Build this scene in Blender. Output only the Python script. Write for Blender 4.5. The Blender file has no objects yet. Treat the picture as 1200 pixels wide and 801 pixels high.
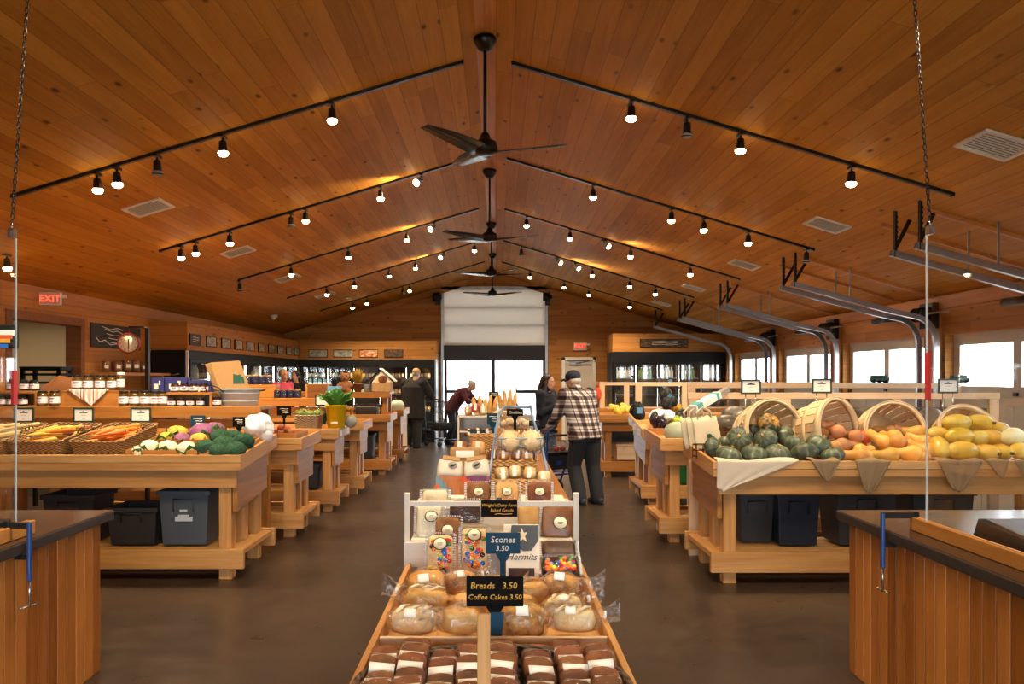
import bpy, bmesh, math, random
from mathutils import Vector, Matrix, Euler, noise as mnoise
R = random.Random(7)
SC = bpy.context.scene
COL = SC.collection
PI = math.pi
F, CX, CY, EYE = 933.0, 582.0, 440.0, 1.62
RIDGE, SLOPE, RX = 4.245, 0.297, -0.09
WL, WR, YF, YN = -5.4, 5.45, 20.15, -3.2
def zc(x): return RIDGE - SLOPE*abs(x-RX)
def P(px, py, Y): return Vector(((px-CX)*Y/F, Y, EYE-(py-CY)*Y/F))
def XX(px, Y): return (px-CX)*Y/F
def ZZ(py, Y): return EYE-(py-CY)*Y/F
ORD = ['first','second','third','fourth','fifth','sixth','seventh','eighth','ninth','tenth','eleventh','twelfth',
       'thirteenth','fourteenth','fifteenth','sixteenth','seventeenth','eighteenth','nineteenth','twentieth']
def nth(i): return ORD[i] if i < len(ORD) else 'twenty-'+ORD[i-20]

# ---------------------------------------------------------------- objects
def tag(o, label=None, cat=None, group=None, kind=None):
    if label: o['label'] = label
    if cat: o['category'] = cat
    if group: o['group'] = group
    if kind: o['kind'] = kind
    return o
def thing(name, label, cat, loc=(0,0,0), rz=0.0, group=None, rot=None):
    o = bpy.data.objects.new(name, None); COL.objects.link(o)
    o.empty_display_size = .05
    o.location = loc; o.rotation_euler = rot if rot else (0,0,rz)
    return tag(o, label, cat, group)
def local(o):
    return Matrix.LocRotScale(o.location, o.rotation_euler, o.scale)
def WM(o):
    M = local(o)
    while o.parent: o = o.parent; M = local(o) @ M
    return M
KIDS = {}
def dup(o, loc=None, rz=None, label=None, group=None, rot=None, scale=None, parent=None):
    c = o.copy(); COL.objects.link(c)
    if parent: c.parent = parent; KIDS.setdefault(parent.name, []).append(c)
    for k in KIDS.get(o.name, []): dup(k, parent=c)
    if loc is not None: c.location = loc
    if rz is not None: c.rotation_euler = (0,0,rz)
    if rot is not None: c.rotation_euler = rot
    if scale is not None: c.scale = (scale,)*3 if not hasattr(scale,'__len__') else scale
    if label: c['label'] = label
    if group: c['group'] = group
    return c
def link(o, parent):
    if parent:
        o.parent = parent; KIDS.setdefault(parent.name, []).append(o)
    COL.objects.link(o); return o

class MB:
    def __init__(s, M=None):
        s.v=[]; s.f=[]; s.mi=[]; s.sm=[]; s.M=M or Matrix(); s.m=0
    def add(s, vs, fs, smooth=False, M=None):
        n=len(s.v); T = s.M @ M if M is not None else s.M
        s.v += [T @ Vector(p) for p in vs]
        for f in fs:
            s.f.append([n+i for i in f]); s.mi.append(s.m); s.sm.append(smooth)
        return s
    def bb(s, x0,y0,z0,x1,y1,z1, M=None):
        x0,x1=min(x0,x1),max(x0,x1); y0,y1=min(y0,y1),max(y0,y1); z0,z1=min(z0,z1),max(z0,z1)
        return s.add([(x0,y0,z0),(x1,y0,z0),(x1,y1,z0),(x0,y1,z0),(x0,y0,z1),(x1,y0,z1),(x1,y1,z1),(x0,y1,z1)],
            [(3,2,1,0),(4,5,6,7),(0,1,5,4),(1,2,6,5),(2,3,7,6),(3,0,4,7)], False, M)
    def box(s, c, d, rot=None):
        M = Matrix.Translation(c)
        if rot is not None: M = M @ (rot if isinstance(rot, Matrix) else Euler(rot).to_matrix().to_4x4())
        return s.bb(-d[0]/2,-d[1]/2,-d[2]/2,d[0]/2,d[1]/2,d[2]/2, M)
    def hexa(s, bottom, top):   # four bottom points and four top points, both counterclockwise from above
        return s.add(list(bottom)+list(top), [(3,2,1,0),(4,5,6,7),(0,1,5,4),(1,2,6,5),(2,3,7,6),(3,0,4,7)])
    def prism(s, poly, axis, a, b):   # poly extruded along axis
        def p3(u,v,w): return {'X':(w,u,v),'Y':(u,w,v),'Z':(u,v,w)}[axis]
        n=len(poly)
        vs=[p3(u,v,a) for u,v in poly]+[p3(u,v,b) for u,v in poly]
        fs=[tuple(range(n-1,-1,-1)), tuple(range(n,2*n))]+[(i,(i+1)%n,n+(i+1)%n,n+i) for i in range(n)]
        return s.add(vs,fs)
    def loft(s, rings, caps=True, smooth=True, closed=True):
        n=len(rings[0]); vs=[p for r in rings for p in r]; fs=[]
        for k in range(len(rings)-1):
            for i in range(n if closed else n-1):
                j=(i+1)%n; fs.append((k*n+i,k*n+j,(k+1)*n+j,(k+1)*n+i))
        if caps:
            fs.append(tuple(range(n-1,-1,-1))); fs.append(tuple((len(rings)-1)*n+i for i in range(n)))
        return s.add(vs,fs,smooth)
    def tube(s, pts, r, seg=8, up=(0,0,1), caps=True, smooth=True):
        pts=[Vector(p) for p in pts]; rings=[]
        for i,p in enumerate(pts):
            a=pts[max(i-1,0)]; b=pts[min(i+1,len(pts)-1)]
            t=(b-a).normalized(); u=Vector(up)
            if abs(t.dot(u))>.95: u=Vector((1,0,0)) if abs(t.x)<.9 else Vector((0,1,0))
            x=t.cross(u).normalized(); y=x.cross(t).normalized()
            rr=r[i] if hasattr(r,'__len__') else r
            ra,rb=rr if hasattr(rr,'__len__') else (rr,rr)
            rings.append([p+x*(ra*math.cos(2*PI*k/seg))-y*(rb*math.sin(2*PI*k/seg)) for k in range(seg)])
        return s.loft(rings,caps,smooth)
    def lathe(s, prof, seg=20, c=(0,0,0), M=None, smooth=True, rib=None, caps=True):
        vs=[];fs=[];n=seg
        for r,z in prof:
            for k in range(seg):
                a=2*PI*k/seg; q=r*(rib(a,z) if rib else 1)
                vs.append((c[0]+q*math.cos(a),c[1]+q*math.sin(a),c[2]+z))
        for j in range(len(prof)-1):
            for i in range(n):
                k=(i+1)%n; fs.append((j*n+i,j*n+k,(j+1)*n+k,(j+1)*n+i))
        if caps:
            fs.append(tuple(range(n-1,-1,-1))); fs.append(tuple((len(prof)-1)*n+i for i in range(n)))
        return s.add(vs,fs,smooth,M)
    def ball(s, c, r, seg=16, rings=10, M=None, fn=None):
        if not hasattr(r,'__len__'): r=(r,r,r)
        vs=[(0,0,-1)];
        for j in range(1,rings):
            t=-PI/2+PI*j/rings
            for k in range(seg):
                a=2*PI*k/seg; vs.append((math.cos(t)*math.cos(a),math.cos(t)*math.sin(a),math.sin(t)))
        vs.append((0,0,1)); fs=[]; L=len(vs)-1
        for k in range(seg):
            fs.append((0,1+(k+1)%seg,1+k)); fs.append((L,L-seg+k,L-seg+(k+1)%seg))
        for j in range(rings-2):
            for k in range(seg):
                a=1+j*seg+k;b=1+j*seg+(k+1)%seg; fs.append((a,b,b+seg,a+seg))
        out=[]
        for p in vs:
            q=Vector(p); g=fn(q) if fn else 1
            out.append((c[0]+q.x*r[0]*g,c[1]+q.y*r[1]*g,c[2]+q.z*r[2]*g))
        return s.add(out,fs,True,M)
    def sheet(s, fn, nu, nv, smooth=True):
        vs=[fn(i/nu,j/nv) for j in range(nv+1) for i in range(nu+1)]
        fs=[(j*(nu+1)+i,j*(nu+1)+i+1,(j+1)*(nu+1)+i+1,(j+1)*(nu+1)+i) for j in range(nv) for i in range(nu)]
        return s.add(vs,fs,smooth)
    def build(s, name, mat, parent=None, world=False, bevel=0, subsurf=0, solid=0, label=None, kind=None, remesh=0, smoothit=0):
        me=bpy.data.meshes.new(name)
        v=s.v
        if world and parent:
            I=WM(parent).inverted(); v=[I@p for p in v]
        me.from_pydata([tuple(p) for p in v],[],s.f)
        mats=mat if isinstance(mat,(list,tuple)) else [mat]
        for m in mats: me.materials.append(m)
        me.polygons.foreach_set('material_index',s.mi); me.polygons.foreach_set('use_smooth',s.sm)
        me.update()
        o=bpy.data.objects.new(name,me)
        if solid:
            d=o.modifiers.new('t','SOLIDIFY'); d.thickness=solid; d.offset=0
        if remesh:
            d=o.modifiers.new('r','REMESH'); d.mode='VOXEL'; d.voxel_size=remesh; d.use_smooth_shade=True
            if smoothit:
                d=o.modifiers.new('s','SMOOTH'); d.iterations=smoothit; d.factor=.5
        if bevel:
            d=o.modifiers.new('b','BEVEL'); d.width=bevel; d.segments=2; d.limit_method='ANGLE'; d.angle_limit=.9
        if subsurf:
            d=o.modifiers.new('u','SUBSURF'); d.levels=subsurf; d.render_levels=subsurf
        link(o,parent)
        if label: o['label']=label
        if kind: o['kind']=kind
        return o
def struct(name, mb, mat, label=None, **k):
    o=mb.build(name,mat,**k); o['kind']='structure'
    if label: o['label']=label
    return o
def text_mesh(name, txt, mat, size, M, parent, depth=.0006, shear=0.0, align='CENTER', bold=0.0, space=1.0):
    cu=bpy.data.curves.new(name,'FONT'); cu.body=txt; cu.size=size; cu.extrude=depth; cu.shear=shear
    cu.align_x=align; cu.align_y='CENTER'; cu.offset=bold; cu.resolution_u=2; cu.space_character=space
    t=bpy.data.objects.new(name,cu); COL.objects.link(t)
    me=bpy.data.meshes.new_from_object(t.evaluated_get(bpy.context.evaluated_depsgraph_get()))
    bpy.data.objects.remove(t); bpy.data.curves.remove(cu)
    me.transform(M); me.materials.clear(); me.materials.append(mat)
    o=bpy.data.objects.new(name,me); return link(o,parent)
FACE = Matrix.Rotation(PI/2,4,'X')     # text lying in XY turned to face -Y
def axis_mat(a, loc=(0,0,0), roll=0.0):  # matrix turning +Z to direction a
    a=Vector(a).normalized()
    return Matrix.Translation(loc) @ a.to_track_quat('Z','Y').to_matrix().to_4x4() @ Matrix.Rotation(roll,4,'Z')
def axis_eul(a, roll=0.0): return axis_mat(a,(0,0,0),roll).to_euler()

# ---------------------------------------------------------------- materials
def s2l(c):
    if isinstance(c,str):
        c=c.lstrip('#'); c=[int(c[i:i+2],16)/255 for i in (0,2,4)]
    return tuple(x/12.92 if x<=.04045 else ((x+.055)/1.055)**2.4 for x in c)+(1,)
class NT:
    def __init__(s,name):
        s.m=bpy.data.materials.new(name); s.m.use_nodes=True; s.t=s.m.node_tree; s.n=s.t.nodes; s.n.clear()
        s.out=s.n.new('ShaderNodeOutputMaterial')
    def N(s,typ,**k):
        nd=s.n.new('ShaderNode'+typ)
        for a,b in k.items(): setattr(nd,a,b)
        return nd
    def L(s,a,b): s.t.links.new(a,b)
    def val(s,sock,v):
        if isinstance(v,bpy.types.NodeSocket): s.L(v,sock)
        else: sock.default_value=v
    def math(s,op,a,b=None,c=None):
        nd=s.N('Math',operation=op); s.val(nd.inputs[0],a)
        if b is not None: s.val(nd.inputs[1],b)
        if c is not None: s.val(nd.inputs[2],c)
        return nd.outputs[0]
    def mix(s,f,a,b,bt='MIX'):
        nd=s.N('MixRGB',blend_type=bt); s.val(nd.inputs[0],f); s.val(nd.inputs[1],a); s.val(nd.inputs[2],b); return nd.outputs[0]
    def ramp(s,f,stops,interp='LINEAR'):
        nd=s.N('ValToRGB'); cr=nd.color_ramp; cr.interpolation=interp
        while len(cr.elements)<len(stops): cr.elements.new(.5)
        for e,(p,c) in zip(cr.elements,stops): e.position=p; e.color=c if len(c)==4 else tuple(c)+(1,)
        s.L(f,nd.inputs[0]); return nd.outputs[0]
    def coords(s): return s.N('TexCoord').outputs['Object']
    def mapping(s,v,scale=(1,1,1),loc=(0,0,0),rot=(0,0,0)):
        nd=s.N('Mapping'); s.L(v,nd.inputs[0]); nd.inputs['Scale'].default_value=scale
        s.val(nd.inputs['Location'],loc); nd.inputs['Rotation'].default_value=rot; return nd.outputs[0]
    def noise(s,v,scale=5,detail=3,rough=.5,dist=0,w=None):
        nd=s.N('TexNoise'); 
        if w is not None: nd.noise_dimensions='4D'; s.val(nd.inputs['W'],w)
        s.L(v,nd.inputs['Vector']); nd.inputs['Scale'].default_value=scale; nd.inputs['Detail'].default_value=detail
        nd.inputs['Roughness'].default_value=rough; nd.inputs['Distortion'].default_value=dist; return nd.outputs['Fac']
    def bump(s,h,strength=.3,dist=.01):
        nd=s.N('Bump'); nd.inputs['Strength'].default_value=strength; nd.inputs['Distance'].default_value=dist
        s.L(h,nd.inputs['Height']); return nd.outputs[0]
    def bsdf(s,color,rough=.5,metal=0,normal=None,**k):
        nd=s.N('BsdfPrincipled'); s.val(nd.inputs['Base Color'],color); s.val(nd.inputs['Roughness'],rough)
        nd.inputs['Metallic'].default_value=metal
        if normal is not None: s.L(normal,nd.inputs['Normal'])
        for a,b in k.items(): s.val(nd.inputs[a.replace('_',' ')],b)
        s.L(nd.outputs[0],s.out.inputs[0]); return nd
M = {}
def pbr(name,col,rough=.5,metal=0,var=0.0,nscale=0,namt=.15,bump=0,spec=None,**k):
    t=NT(name); c=s2l(col); csock=c
    if nscale:
        n=t.noise(t.coords(),nscale,4,.6)
        csock=t.mix(t.math('MULTIPLY',n,1.0),tuple(x*(1-namt) for x in c[:3])+(1,),tuple(min(1,x*(1+namt)) for x in c[:3])+(1,))
    if var:
        oi=t.N('ObjectInfo').outputs['Random']
        h=t.N('HueSaturation'); t.L(t.math('MULTIPLY_ADD',oi,var*.12,.5-var*.06),h.inputs['Hue'])
        oi2=t.math('FRACT',t.math('MULTIPLY',oi,7.31))
        t.L(t.math('MULTIPLY_ADD',oi2,var*.9,1-var*.45),h.inputs['Value']); t.val(h.inputs['Color'],csock); csock=h.outputs[0]
    nrm=None
    if bump: nrm=t.bump(t.noise(t.coords(),nscale*3 or 40,3),bump,.004)
    b=t.bsdf(csock,rough,metal,nrm,**k)
    if spec is not None: b.inputs['Specular IOR Level'].default_value=spec
    M[name]=t.m; return t.m
def emit(name,col,st):
    t=NT(name); e=t.N('Emission'); e.inputs[0].default_value=s2l(col); e.inputs[1].default_value=st; t.L(e.outputs[0],t.out.inputs[0]); M[name]=t.m
def wood(name,dark,light,axis='X',rough=.5,knots=1.0,grain=1.0,spec=.35,varb=.35):
    """boards: grain along axis; every separate board of the mesh gets its own tone"""
    t=NT(name); co=t.coords(); ax='XYZ'.index(axis)
    isl=t.N('NewGeometry').outputs['Random Per Island']; oi=t.N('ObjectInfo').outputs['Random']
    w=t.math('MULTIPLY',t.math('ADD',isl,oi),37.0)
    sc=[9.0]*3; sc[ax]=.55
    g1=t.noise(t.mapping(co,tuple(sc)),1.6,5,.62,.6,w)
    sc2=[60.0]*3; sc2[ax]=1.2
    g2=t.noise(t.mapping(co,tuple(sc2)),1.5,2,.5,0,w)
    f=t.math('ADD',t.math('MULTIPLY',g1,.75*grain),t.math('MULTIPLY',g2,.3))
    f=t.math('ADD',f,t.math('MULTIPLY_ADD',isl,varb,-varb*.5-.02))
    col=t.ramp(f,[(.22,s2l(dark)),(.75,s2l(light))])
    if knots:
        sk=[3.6]*3; sk[ax]=1.5
        vo=t.N('TexVoronoi',voronoi_dimensions='4D'); t.L(t.mapping(co,tuple(sk)),vo.inputs['Vector']); t.L(w,vo.inputs['W']); vo.inputs['Scale'].default_value=1.3
        k=t.ramp(vo.outputs['Distance'],[(.05,(1,1,1,1)),(.14,(0,0,0,1))])
        dk=tuple(x*.22 for x in s2l(dark)[:3])+(1,)
        col=t.mix(t.math('MULTIPLY',k,.8*knots),col,dk)
    b=t.bsdf(col,rough,0,t.bump(f,.12,.003)); b.inputs['Specular IOR Level'].default_value=spec
    M[name]=t.m; return t.m
def planks(name,dark,light,along,across,width=.14,length=2.6,rough=.5,groove=.05,knots=1.0,spec=.3,vsc=1.0):
    """plank lining: boards run along one axis, laid side by side across the other"""
    t=NT(name); co=t.coords(); sp=t.N('SeparateXYZ'); t.L(co,sp.inputs[0])
    u=sp.outputs['XYZ'.index(along)]; v=sp.outputs['XYZ'.index(across)]
    q=t.math('DIVIDE',v,width); row=t.math('FLOOR',q); fr=t.math('FRACT',q)
    wn=t.N('TexWhiteNoise',noise_dimensions='1D'); t.L(row,wn.inputs['W']); rv=wn.outputs['Value']
    uu=t.math('MULTIPLY_ADD',rv,length,u); colm=t.math('DIVIDE',uu,length); cell=t.math('FLOOR',colm); fu=t.math('FRACT',colm)
    cb=t.N('CombineXYZ'); t.L(row,cb.inputs[0]); t.L(cell,cb.inputs[1])
    wn2=t.N('TexWhiteNoise',noise_dimensions='2D'); t.L(cb.outputs[0],wn2.inputs['Vector']); tone=wn2.outputs['Value']
    cv=t.N('CombineXYZ'); t.L(t.math('MULTIPLY',u,.6),cv.inputs[0]); t.L(t.math('MULTIPLY',v,9.0),cv.inputs[1])
    g=t.noise(cv.outputs[0],1.7,5,.62,.5,t.math('MULTIPLY',tone,90.0))
    cv2=t.N('CombineXYZ'); t.L(t.math('MULTIPLY',u,1.4),cv2.inputs[0]); t.L(t.math('MULTIPLY',v,70.0),cv2.inputs[1])
    g2=t.noise(cv2.outputs[0],1.5,2,.5)
    f=t.math('ADD',t.math('MULTIPLY',g,.6),t.math('MULTIPLY',g2,.22)); f=t.math('ADD',f,t.math('MULTIPLY_ADD',tone,.42*vsc,-.12*vsc))
    col=t.ramp(f,[(.25,s2l(dark)),(.85,s2l(light))])
    dk=tuple(x*.2 for x in s2l(dark)[:3])+(1,)
    if knots:
        ck=t.N('CombineXYZ'); t.L(t.math('MULTIPLY',u,1.5),ck.inputs[0]); t.L(t.math('MULTIPLY',v,3.6),ck.inputs[1]); t.L(t.math('MULTIPLY',tone,50.0),ck.inputs[2])
        vo=t.N('TexVoronoi'); t.L(ck.outputs[0],vo.inputs['Vector']); vo.inputs['Scale'].default_value=1.7
        k=t.ramp(vo.outputs['Distance'],[(.05,(1,1,1,1)),(.15,(0,0,0,1))])
        col=t.mix(t.math('MULTIPLY',k,.75*knots),col,dk)
    e=t.math('MINIMUM',fr,t.math('SUBTRACT',1.0,fr)); gv=t.math('LESS_THAN',e,groove)
    eu=t.math('LESS_THAN',t.math('MULTIPLY',fu,length),.006)
    gv=t.math('MAXIMUM',gv,eu)
    col=t.mix(t.math('MULTIPLY',gv,.38),col,dk)
    h=t.math('SUBTRACT',t.math('MULTIPLY',f,.3),t.math('MULTIPLY',gv,.5))
    b=t.bsdf(col,rough,0,t.bump(h,.3,.006)); b.inputs['Specular IOR Level'].default_value=spec
    M[name]=t.m; return t.m
def clear(name,tint=(1,1,1),refl=.1,rough=.03,haze=0.0,bump=0,bscale=40,graz=.5):
    """clear film or sheet: see-through with a reflecting skin"""
    t=NT(name); tr=t.N('BsdfTransparent'); tr.inputs[0].default_value=tuple(tint)+(1,)
    gl=t.N('BsdfGlossy'); gl.inputs['Roughness'].default_value=rough; gl.inputs['Color'].default_value=(1,1,1,1)
    lw=t.N('LayerWeight'); lw.inputs[0].default_value=.25
    if bump:
        nr=t.bump(t.noise(t.coords(),bscale,2,.5,1.5),bump,.01); t.L(nr,gl.inputs['Normal']); t.L(nr,lw.inputs['Normal'])
    mx=t.N('MixShader'); t.L(t.math('MULTIPLY_ADD',lw.outputs['Fresnel'],graz,refl),mx.inputs[0])
    t.L(tr.outputs[0],mx.inputs[1]); t.L(gl.outputs[0],mx.inputs[2]); last=mx.outputs[0]
    if haze:
        df=t.N('BsdfDiffuse'); df.inputs[0].default_value=(.85,.85,.85,1); m2=t.N('MixShader')
        if bump:
            hz=t.ramp(t.noise(t.coords(),bscale*.6,3,.6,2.0),[(.52,(0,0,0,1)),(.66,(1,1,1,1))])
            t.L(t.math('MULTIPLY',hz,haze*2),m2.inputs[0])
        else: m2.inputs[0].default_value=haze
        t.L(last,m2.inputs[1]); t.L(df.outputs[0],m2.inputs[2]); last=m2.outputs[0]
    t.L(last,t.out.inputs[0]); M[name]=t.m; return t.m

# woods
planks('ceiling_pine','#9c621a','#d2943c','Y','X',.135,2.8,.62,.03,spec=.12,vsc=.6,knots=1.25)
planks('wall_pine_x','#9a602a','#cf9450','X','Z',.15,2.6,.55,.03,vsc=.6,spec=.2)
planks('wall_pine_y','#9a6026','#cf9148','Y','Z',.15,2.6,.55,.03,vsc=.6,spec=.2)
for a in 'XYZ':
    wood('pine_'+a,'#a46a32','#dcac6c',a,.5,1.1)
    wood('honey_'+a,'#854e1a','#c48a44',a,.45)
    wood('pale_'+a,'#c9a27a','#ecd3b2',a,.55,.4)
    wood('beam_'+a,'#8f4f1e','#c98746',a,.5)
wood('bead_board','#7c4312','#b87434','Z',.35,.9,varb=.5)
wood('white_wash_X','#d3c6b4','#eee6d8','X',.6,.3)
wood('white_wash_Z','#d3c6b4','#eee6d8','Z',.6,.3)
wood('splint','#c39a6a','#ead0a6','Z',.6,0,varb=.6)
wood('dark_shelf','#5a3212','#8a5526','X',.6,.5)
def floor_mat():
    t=NT('concrete_floor'); co=t.coords()
    a=t.noise(co,.55,5,.6,.4); b=t.noise(co,5,6,.65,.3); f=t.math('ADD',t.math('MULTIPLY',a,.7),t.math('MULTIPLY',b,.35))
    col=t.ramp(f,[(.3,s2l('#261d17')),(.55,s2l('#382c24')),(.8,s2l('#4b3d31'))])
    sp=t.N('SeparateXYZ'); t.L(co,sp.inputs[0])
    gx=t.math('LESS_THAN',t.math('ABSOLUTE',t.math('SUBTRACT',t.math('FRACT',t.math('DIVIDE',t.math('ADD',sp.outputs[0],1.18),3.0)),.5)),.0012)
    gy=t.math('LESS_THAN',t.math('ABSOLUTE',t.math('SUBTRACT',t.math('FRACT',t.math('DIVIDE',t.math('ADD',sp.outputs[1],.6),3.4)),.5)),.0012)
    g=t.math('MAXIMUM',gx,gy); col=t.mix(t.math('MULTIPLY',g,.7),col,s2l('#1c130d'))
    r=t.math('MULTIPLY_ADD',b,.22,.20)
    bs=t.bsdf(col,r,0,t.bump(t.math('SUBTRACT',1.0,g),.1,.003)); bs.inputs['Specular IOR Level'].default_value=.5
    M['concrete_floor']=t.m
floor_mat()
# plain
pbr('black','#0d0d0d',.5,spec=.3); pbr('black_metal','#1a1714',.4,.3); pbr('bronze','#241c17',.35,.6); pbr('blade_dark','#2a211d',.22,spec=.7)
pbr('galv','#9a9c9e',.32,.9,nscale=9,namt=.25); pbr('steel','#b9bbbd',.25,1.0); pbr('chrome','#d8d8d8',.12,1.0)
pbr('white','#e8e4dc',.5); pbr('vent_white','#d9d2c4',.5); pbr('door_white','#cfcac2',.55); pbr('door_beige','#c9bcae',.55)
pbr('slab','#3a2c24',.22,nscale=30,namt=.35); pbr('slab_edge','#2c221c',.55,nscale=60,namt=.6,bump=.5)
pbr('paper','#efece4',.7); pbr('kraft','#a67f4f',.75,nscale=25,namt=.1); pbr('canvas','#cfc3a8',.85,nscale=80,namt=.12)
pbr('green_ink','#1f4a3c',.7); pbr('frame_green','#12382c',.45); pbr('sign_black','#0c0a08',.85,spec=.15); pbr('sign_blue','#1b4056',.7,spec=.2); pbr('chalk','#e8e2cf',.9); pbr('chalk_gold','#d9a94a',.8)
pbr('ink','#22201e',.8); pbr('grey_ink','#8e8a84',.8)
pbr('bin_grey','#4a535c',.45); pbr('bin_dark','#2a2a2c',.5); pbr('bin_navy','#16202e',.4); pbr('green_crate','#1f7a3c',.5)
pbr('hall_wall','#a18a68',.8); pbr('beige_wall','#b89a74',.8)
pbr('red','#c4231d',.4); pbr('navy_blue','#17407e',.35); pbr('blue_box','#2b2f6e',.6); pbr('blue_lid','#5a93bd',.5)
pbr('concrete_out','#b5b1a9',.9,nscale=2,namt=.15); pbr('grass_out','#7d8a5a',.9,nscale=6,namt=.3)
pbr('burlap','#8d7455',.95,nscale=160,namt=.4,bump=.4); pbr('linen','#cfc0ab',.95,nscale=160,namt=.15,bump=.2)
clear('acrylic',(.97,.98,.98),.02,.02,graz=.10); clear('window_glass',(.97,.98,.99),.02,.01,graz=.12); clear('cooler_glass',(.85,.86,.87),.08,.03)
clear('clamshell',(.98,.98,.98),.03,.04,.01,.35,60,graz=.45); clear('bag_film',(.98,.98,.98),.045,.07,.085,1.0,26,graz=.45); clear('wrap_film',(.99,.98,.97),.02,.05,0,.9,45,graz=.45); clear('jar_glass',(.93,.94,.92),.08,.04)
emit('lamp_on','#ffe2b0',30); emit('exit_red','#ff5a3c',1.6); emit('panel_glow','#ffe0b0',5.0); emit('cooler_tube','#ffefd2',30.0)
# ================================================================ camera, world
cd=bpy.data.cameras.new('camera'); cam=bpy.data.objects.new('camera',cd); COL.objects.link(cam)
cam.location=(0,0,EYE); cam.rotation_euler=(PI/2,0,0)
cd.sensor_width=36; cd.lens=F*36/1200; cd.shift_x=(600-CX)/1200; cd.shift_y=(CY-400.5)/1200; cd.clip_start=.05; cd.clip_end=400
cd.dof.use_dof=False
SC.camera=cam
w=bpy.data.worlds.new('overcast_sky'); SC.world=w; w.use_nodes=True
bg=w.node_tree.nodes['Background']; bg.inputs[0].default_value=(.93,.97,1.0,1); bg.inputs[1].default_value=11.0
SC.view_settings.view_transform='Standard'; SC.view_settings.look='None'; SC.view_settings.exposure=0.22; SC.view_settings.gamma=1.0
SC.view_settings.use_curve_mapping=False
SC.cycles.use_denoising=True; SC.cycles.transparent_max_bounces=24; SC.cycles.max_bounces=8; SC.cycles.diffuse_bounces=5
SC.cycles.sample_clamp_indirect=6.0
SC.cycles.caustics_reflective=False; SC.cycles.caustics_refractive=False
def portal(loc, sx, sy, direction):
    l=bpy.data.lights.new('daylight_portal','AREA'); l.shape='RECTANGLE'; l.size=sx; l.size_y=sy
    l.cycles.is_portal=True
    o=bpy.data.objects.new('daylight_portal',l); COL.objects.link(o); o.location=loc
    o.rotation_euler=Vector(direction).to_track_quat('-Z','Z').to_euler()

# ================================================================ shell
T=.18
struct('floor', MB().bb(WL-2.8,YN-T,-.1,WR+T,YF+T,0), M['concrete_floor'])
cm=MB()
cm.prism([(RX,RIDGE),(RX,RIDGE+.2),(WL-T,zc(WL-T)+.2),(WL-T,zc(WL-T))],'Y',YN-T,YF+T)
cm.prism([(RX,RIDGE),(WR+T,zc(WR+T)),(WR+T,zc(WR+T)+.2),(RX,RIDGE+.2)],'Y',YN-T,YF+T)
struct('ceiling', cm, M['ceiling_pine'])
# left wall with the doorway
DL0,DL1,DLZ=8.75,10.42,2.36
m=MB(); top=zc(WL)+.05
m.bb(WL-T,YN,0,WL,DL0,top); m.bb(WL-T,DL1,0,WL,YF,top); m.bb(WL-T,DL0,DLZ,WL,DL1,top)
struct('wall_left', m, M['wall_pine_y'])
# small hall behind the doorway
m=MB(); m.bb(-8.1,8.2,0,-8.0,11.6,2.6); m.bb(-8.0,8.2,0,WL-T,8.3,2.6); m.bb(-8.0,11.5,0,WL-T,11.6,2.6); m.bb(-8.1,8.2,2.5,WL-T,11.6,2.62)
struct('wall_hallway', m, M['hall_wall'])
m=MB(); m.bb(WL-.19,DL0,0,WL+.015,DL0+.1,DLZ); m.bb(WL-.19,DL1-.1,0,WL+.015,DL1,DLZ); m.bb(WL-.19,DL0+.1,DLZ-.1,WL+.015,DL1-.1,DLZ)
struct('trim_1', m, M['dark_shelf'], bevel=.004)
# right wall with overhead-door openings
DOORS=[(1.60,3.95),(4.45,6.80),(7.31,9.67),(10.15,12.52),(13.0,15.37),(15.88,18.2)]
DZ=2.12
m=MB(); y=YN
for a,b in DOORS:
    m.bb(WR,y,0,WR+T,a,zc(WR)+.05); m.bb(WR,a,DZ,WR+T,b,zc(WR)+.05); y=b
m.bb(WR,y,0,WR+T,YF,zc(WR)+.05)
struct('wall_right', m, M['wall_pine_y'])
# far wall, gable
OX0,OX1,OZ=-1.36,1.25,3.80
MX0,MX1,MZ=1.72,2.44,2.02
m=MB()
m.prism([(WL,0),(OX0,0),(OX0,zc(OX0)),(WL,zc(WL))],'Y',YF,YF+T)
m.prism([(OX0,OZ),(OX1,OZ),(OX1,zc(OX1)),(RX,RIDGE),(OX0,zc(OX0))],'Y',YF,YF+T)
m.prism([(OX1,0),(MX0,0),(MX0,zc(MX0)),(OX1,zc(OX1))],'Y',YF,YF+T)
m.prism([(MX0,MZ),(MX1,MZ),(MX1,zc(MX1)),(MX0,zc(MX0))],'Y',YF,YF+T)
m.prism([(MX1,0),(WR,0),(WR,zc(WR)),(MX1,zc(MX1))],'Y',YF,YF+T)
struct('wall_far', m, M['wall_pine_x'])
# near wall (behind the camera) with an unseen opening added for foreground light
NX0,NX1,NZ=-2.9,2.9,2.6
m=MB()
m.prism([(WL,0),(NX0,0),(NX0,zc(NX0)),(WL,zc(WL))],'Y',YN-T,YN)
m.prism([(NX0,NZ),(NX1,NZ),(NX1,zc(NX1)),(RX,RIDGE),(NX0,zc(NX0))],'Y',YN-T,YN)
m.prism([(NX1,0),(WR,0),(WR,zc(WR)),(NX1,zc(NX1))],'Y',YN-T,YN)
struct('wall_near', m, M['wall_pine_x'])
m=MB()
for x in (NX0,-1.8,0,1.8,NX1): m.bb(x-.04,YN-.12,0,x+.04,YN-.04,NZ)
m.bb(NX0,YN-.12,NZ-.08,NX1,YN-.04,NZ); m.bb(NX0,YN-.12,0,NX1,YN-.04,.08)
wn=struct('added_window', m, M['bronze'])
MB().bb(NX0,YN-.085,.08,NX1,YN-.08,NZ-.08).build('pane',M['window_glass'],wn)
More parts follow.
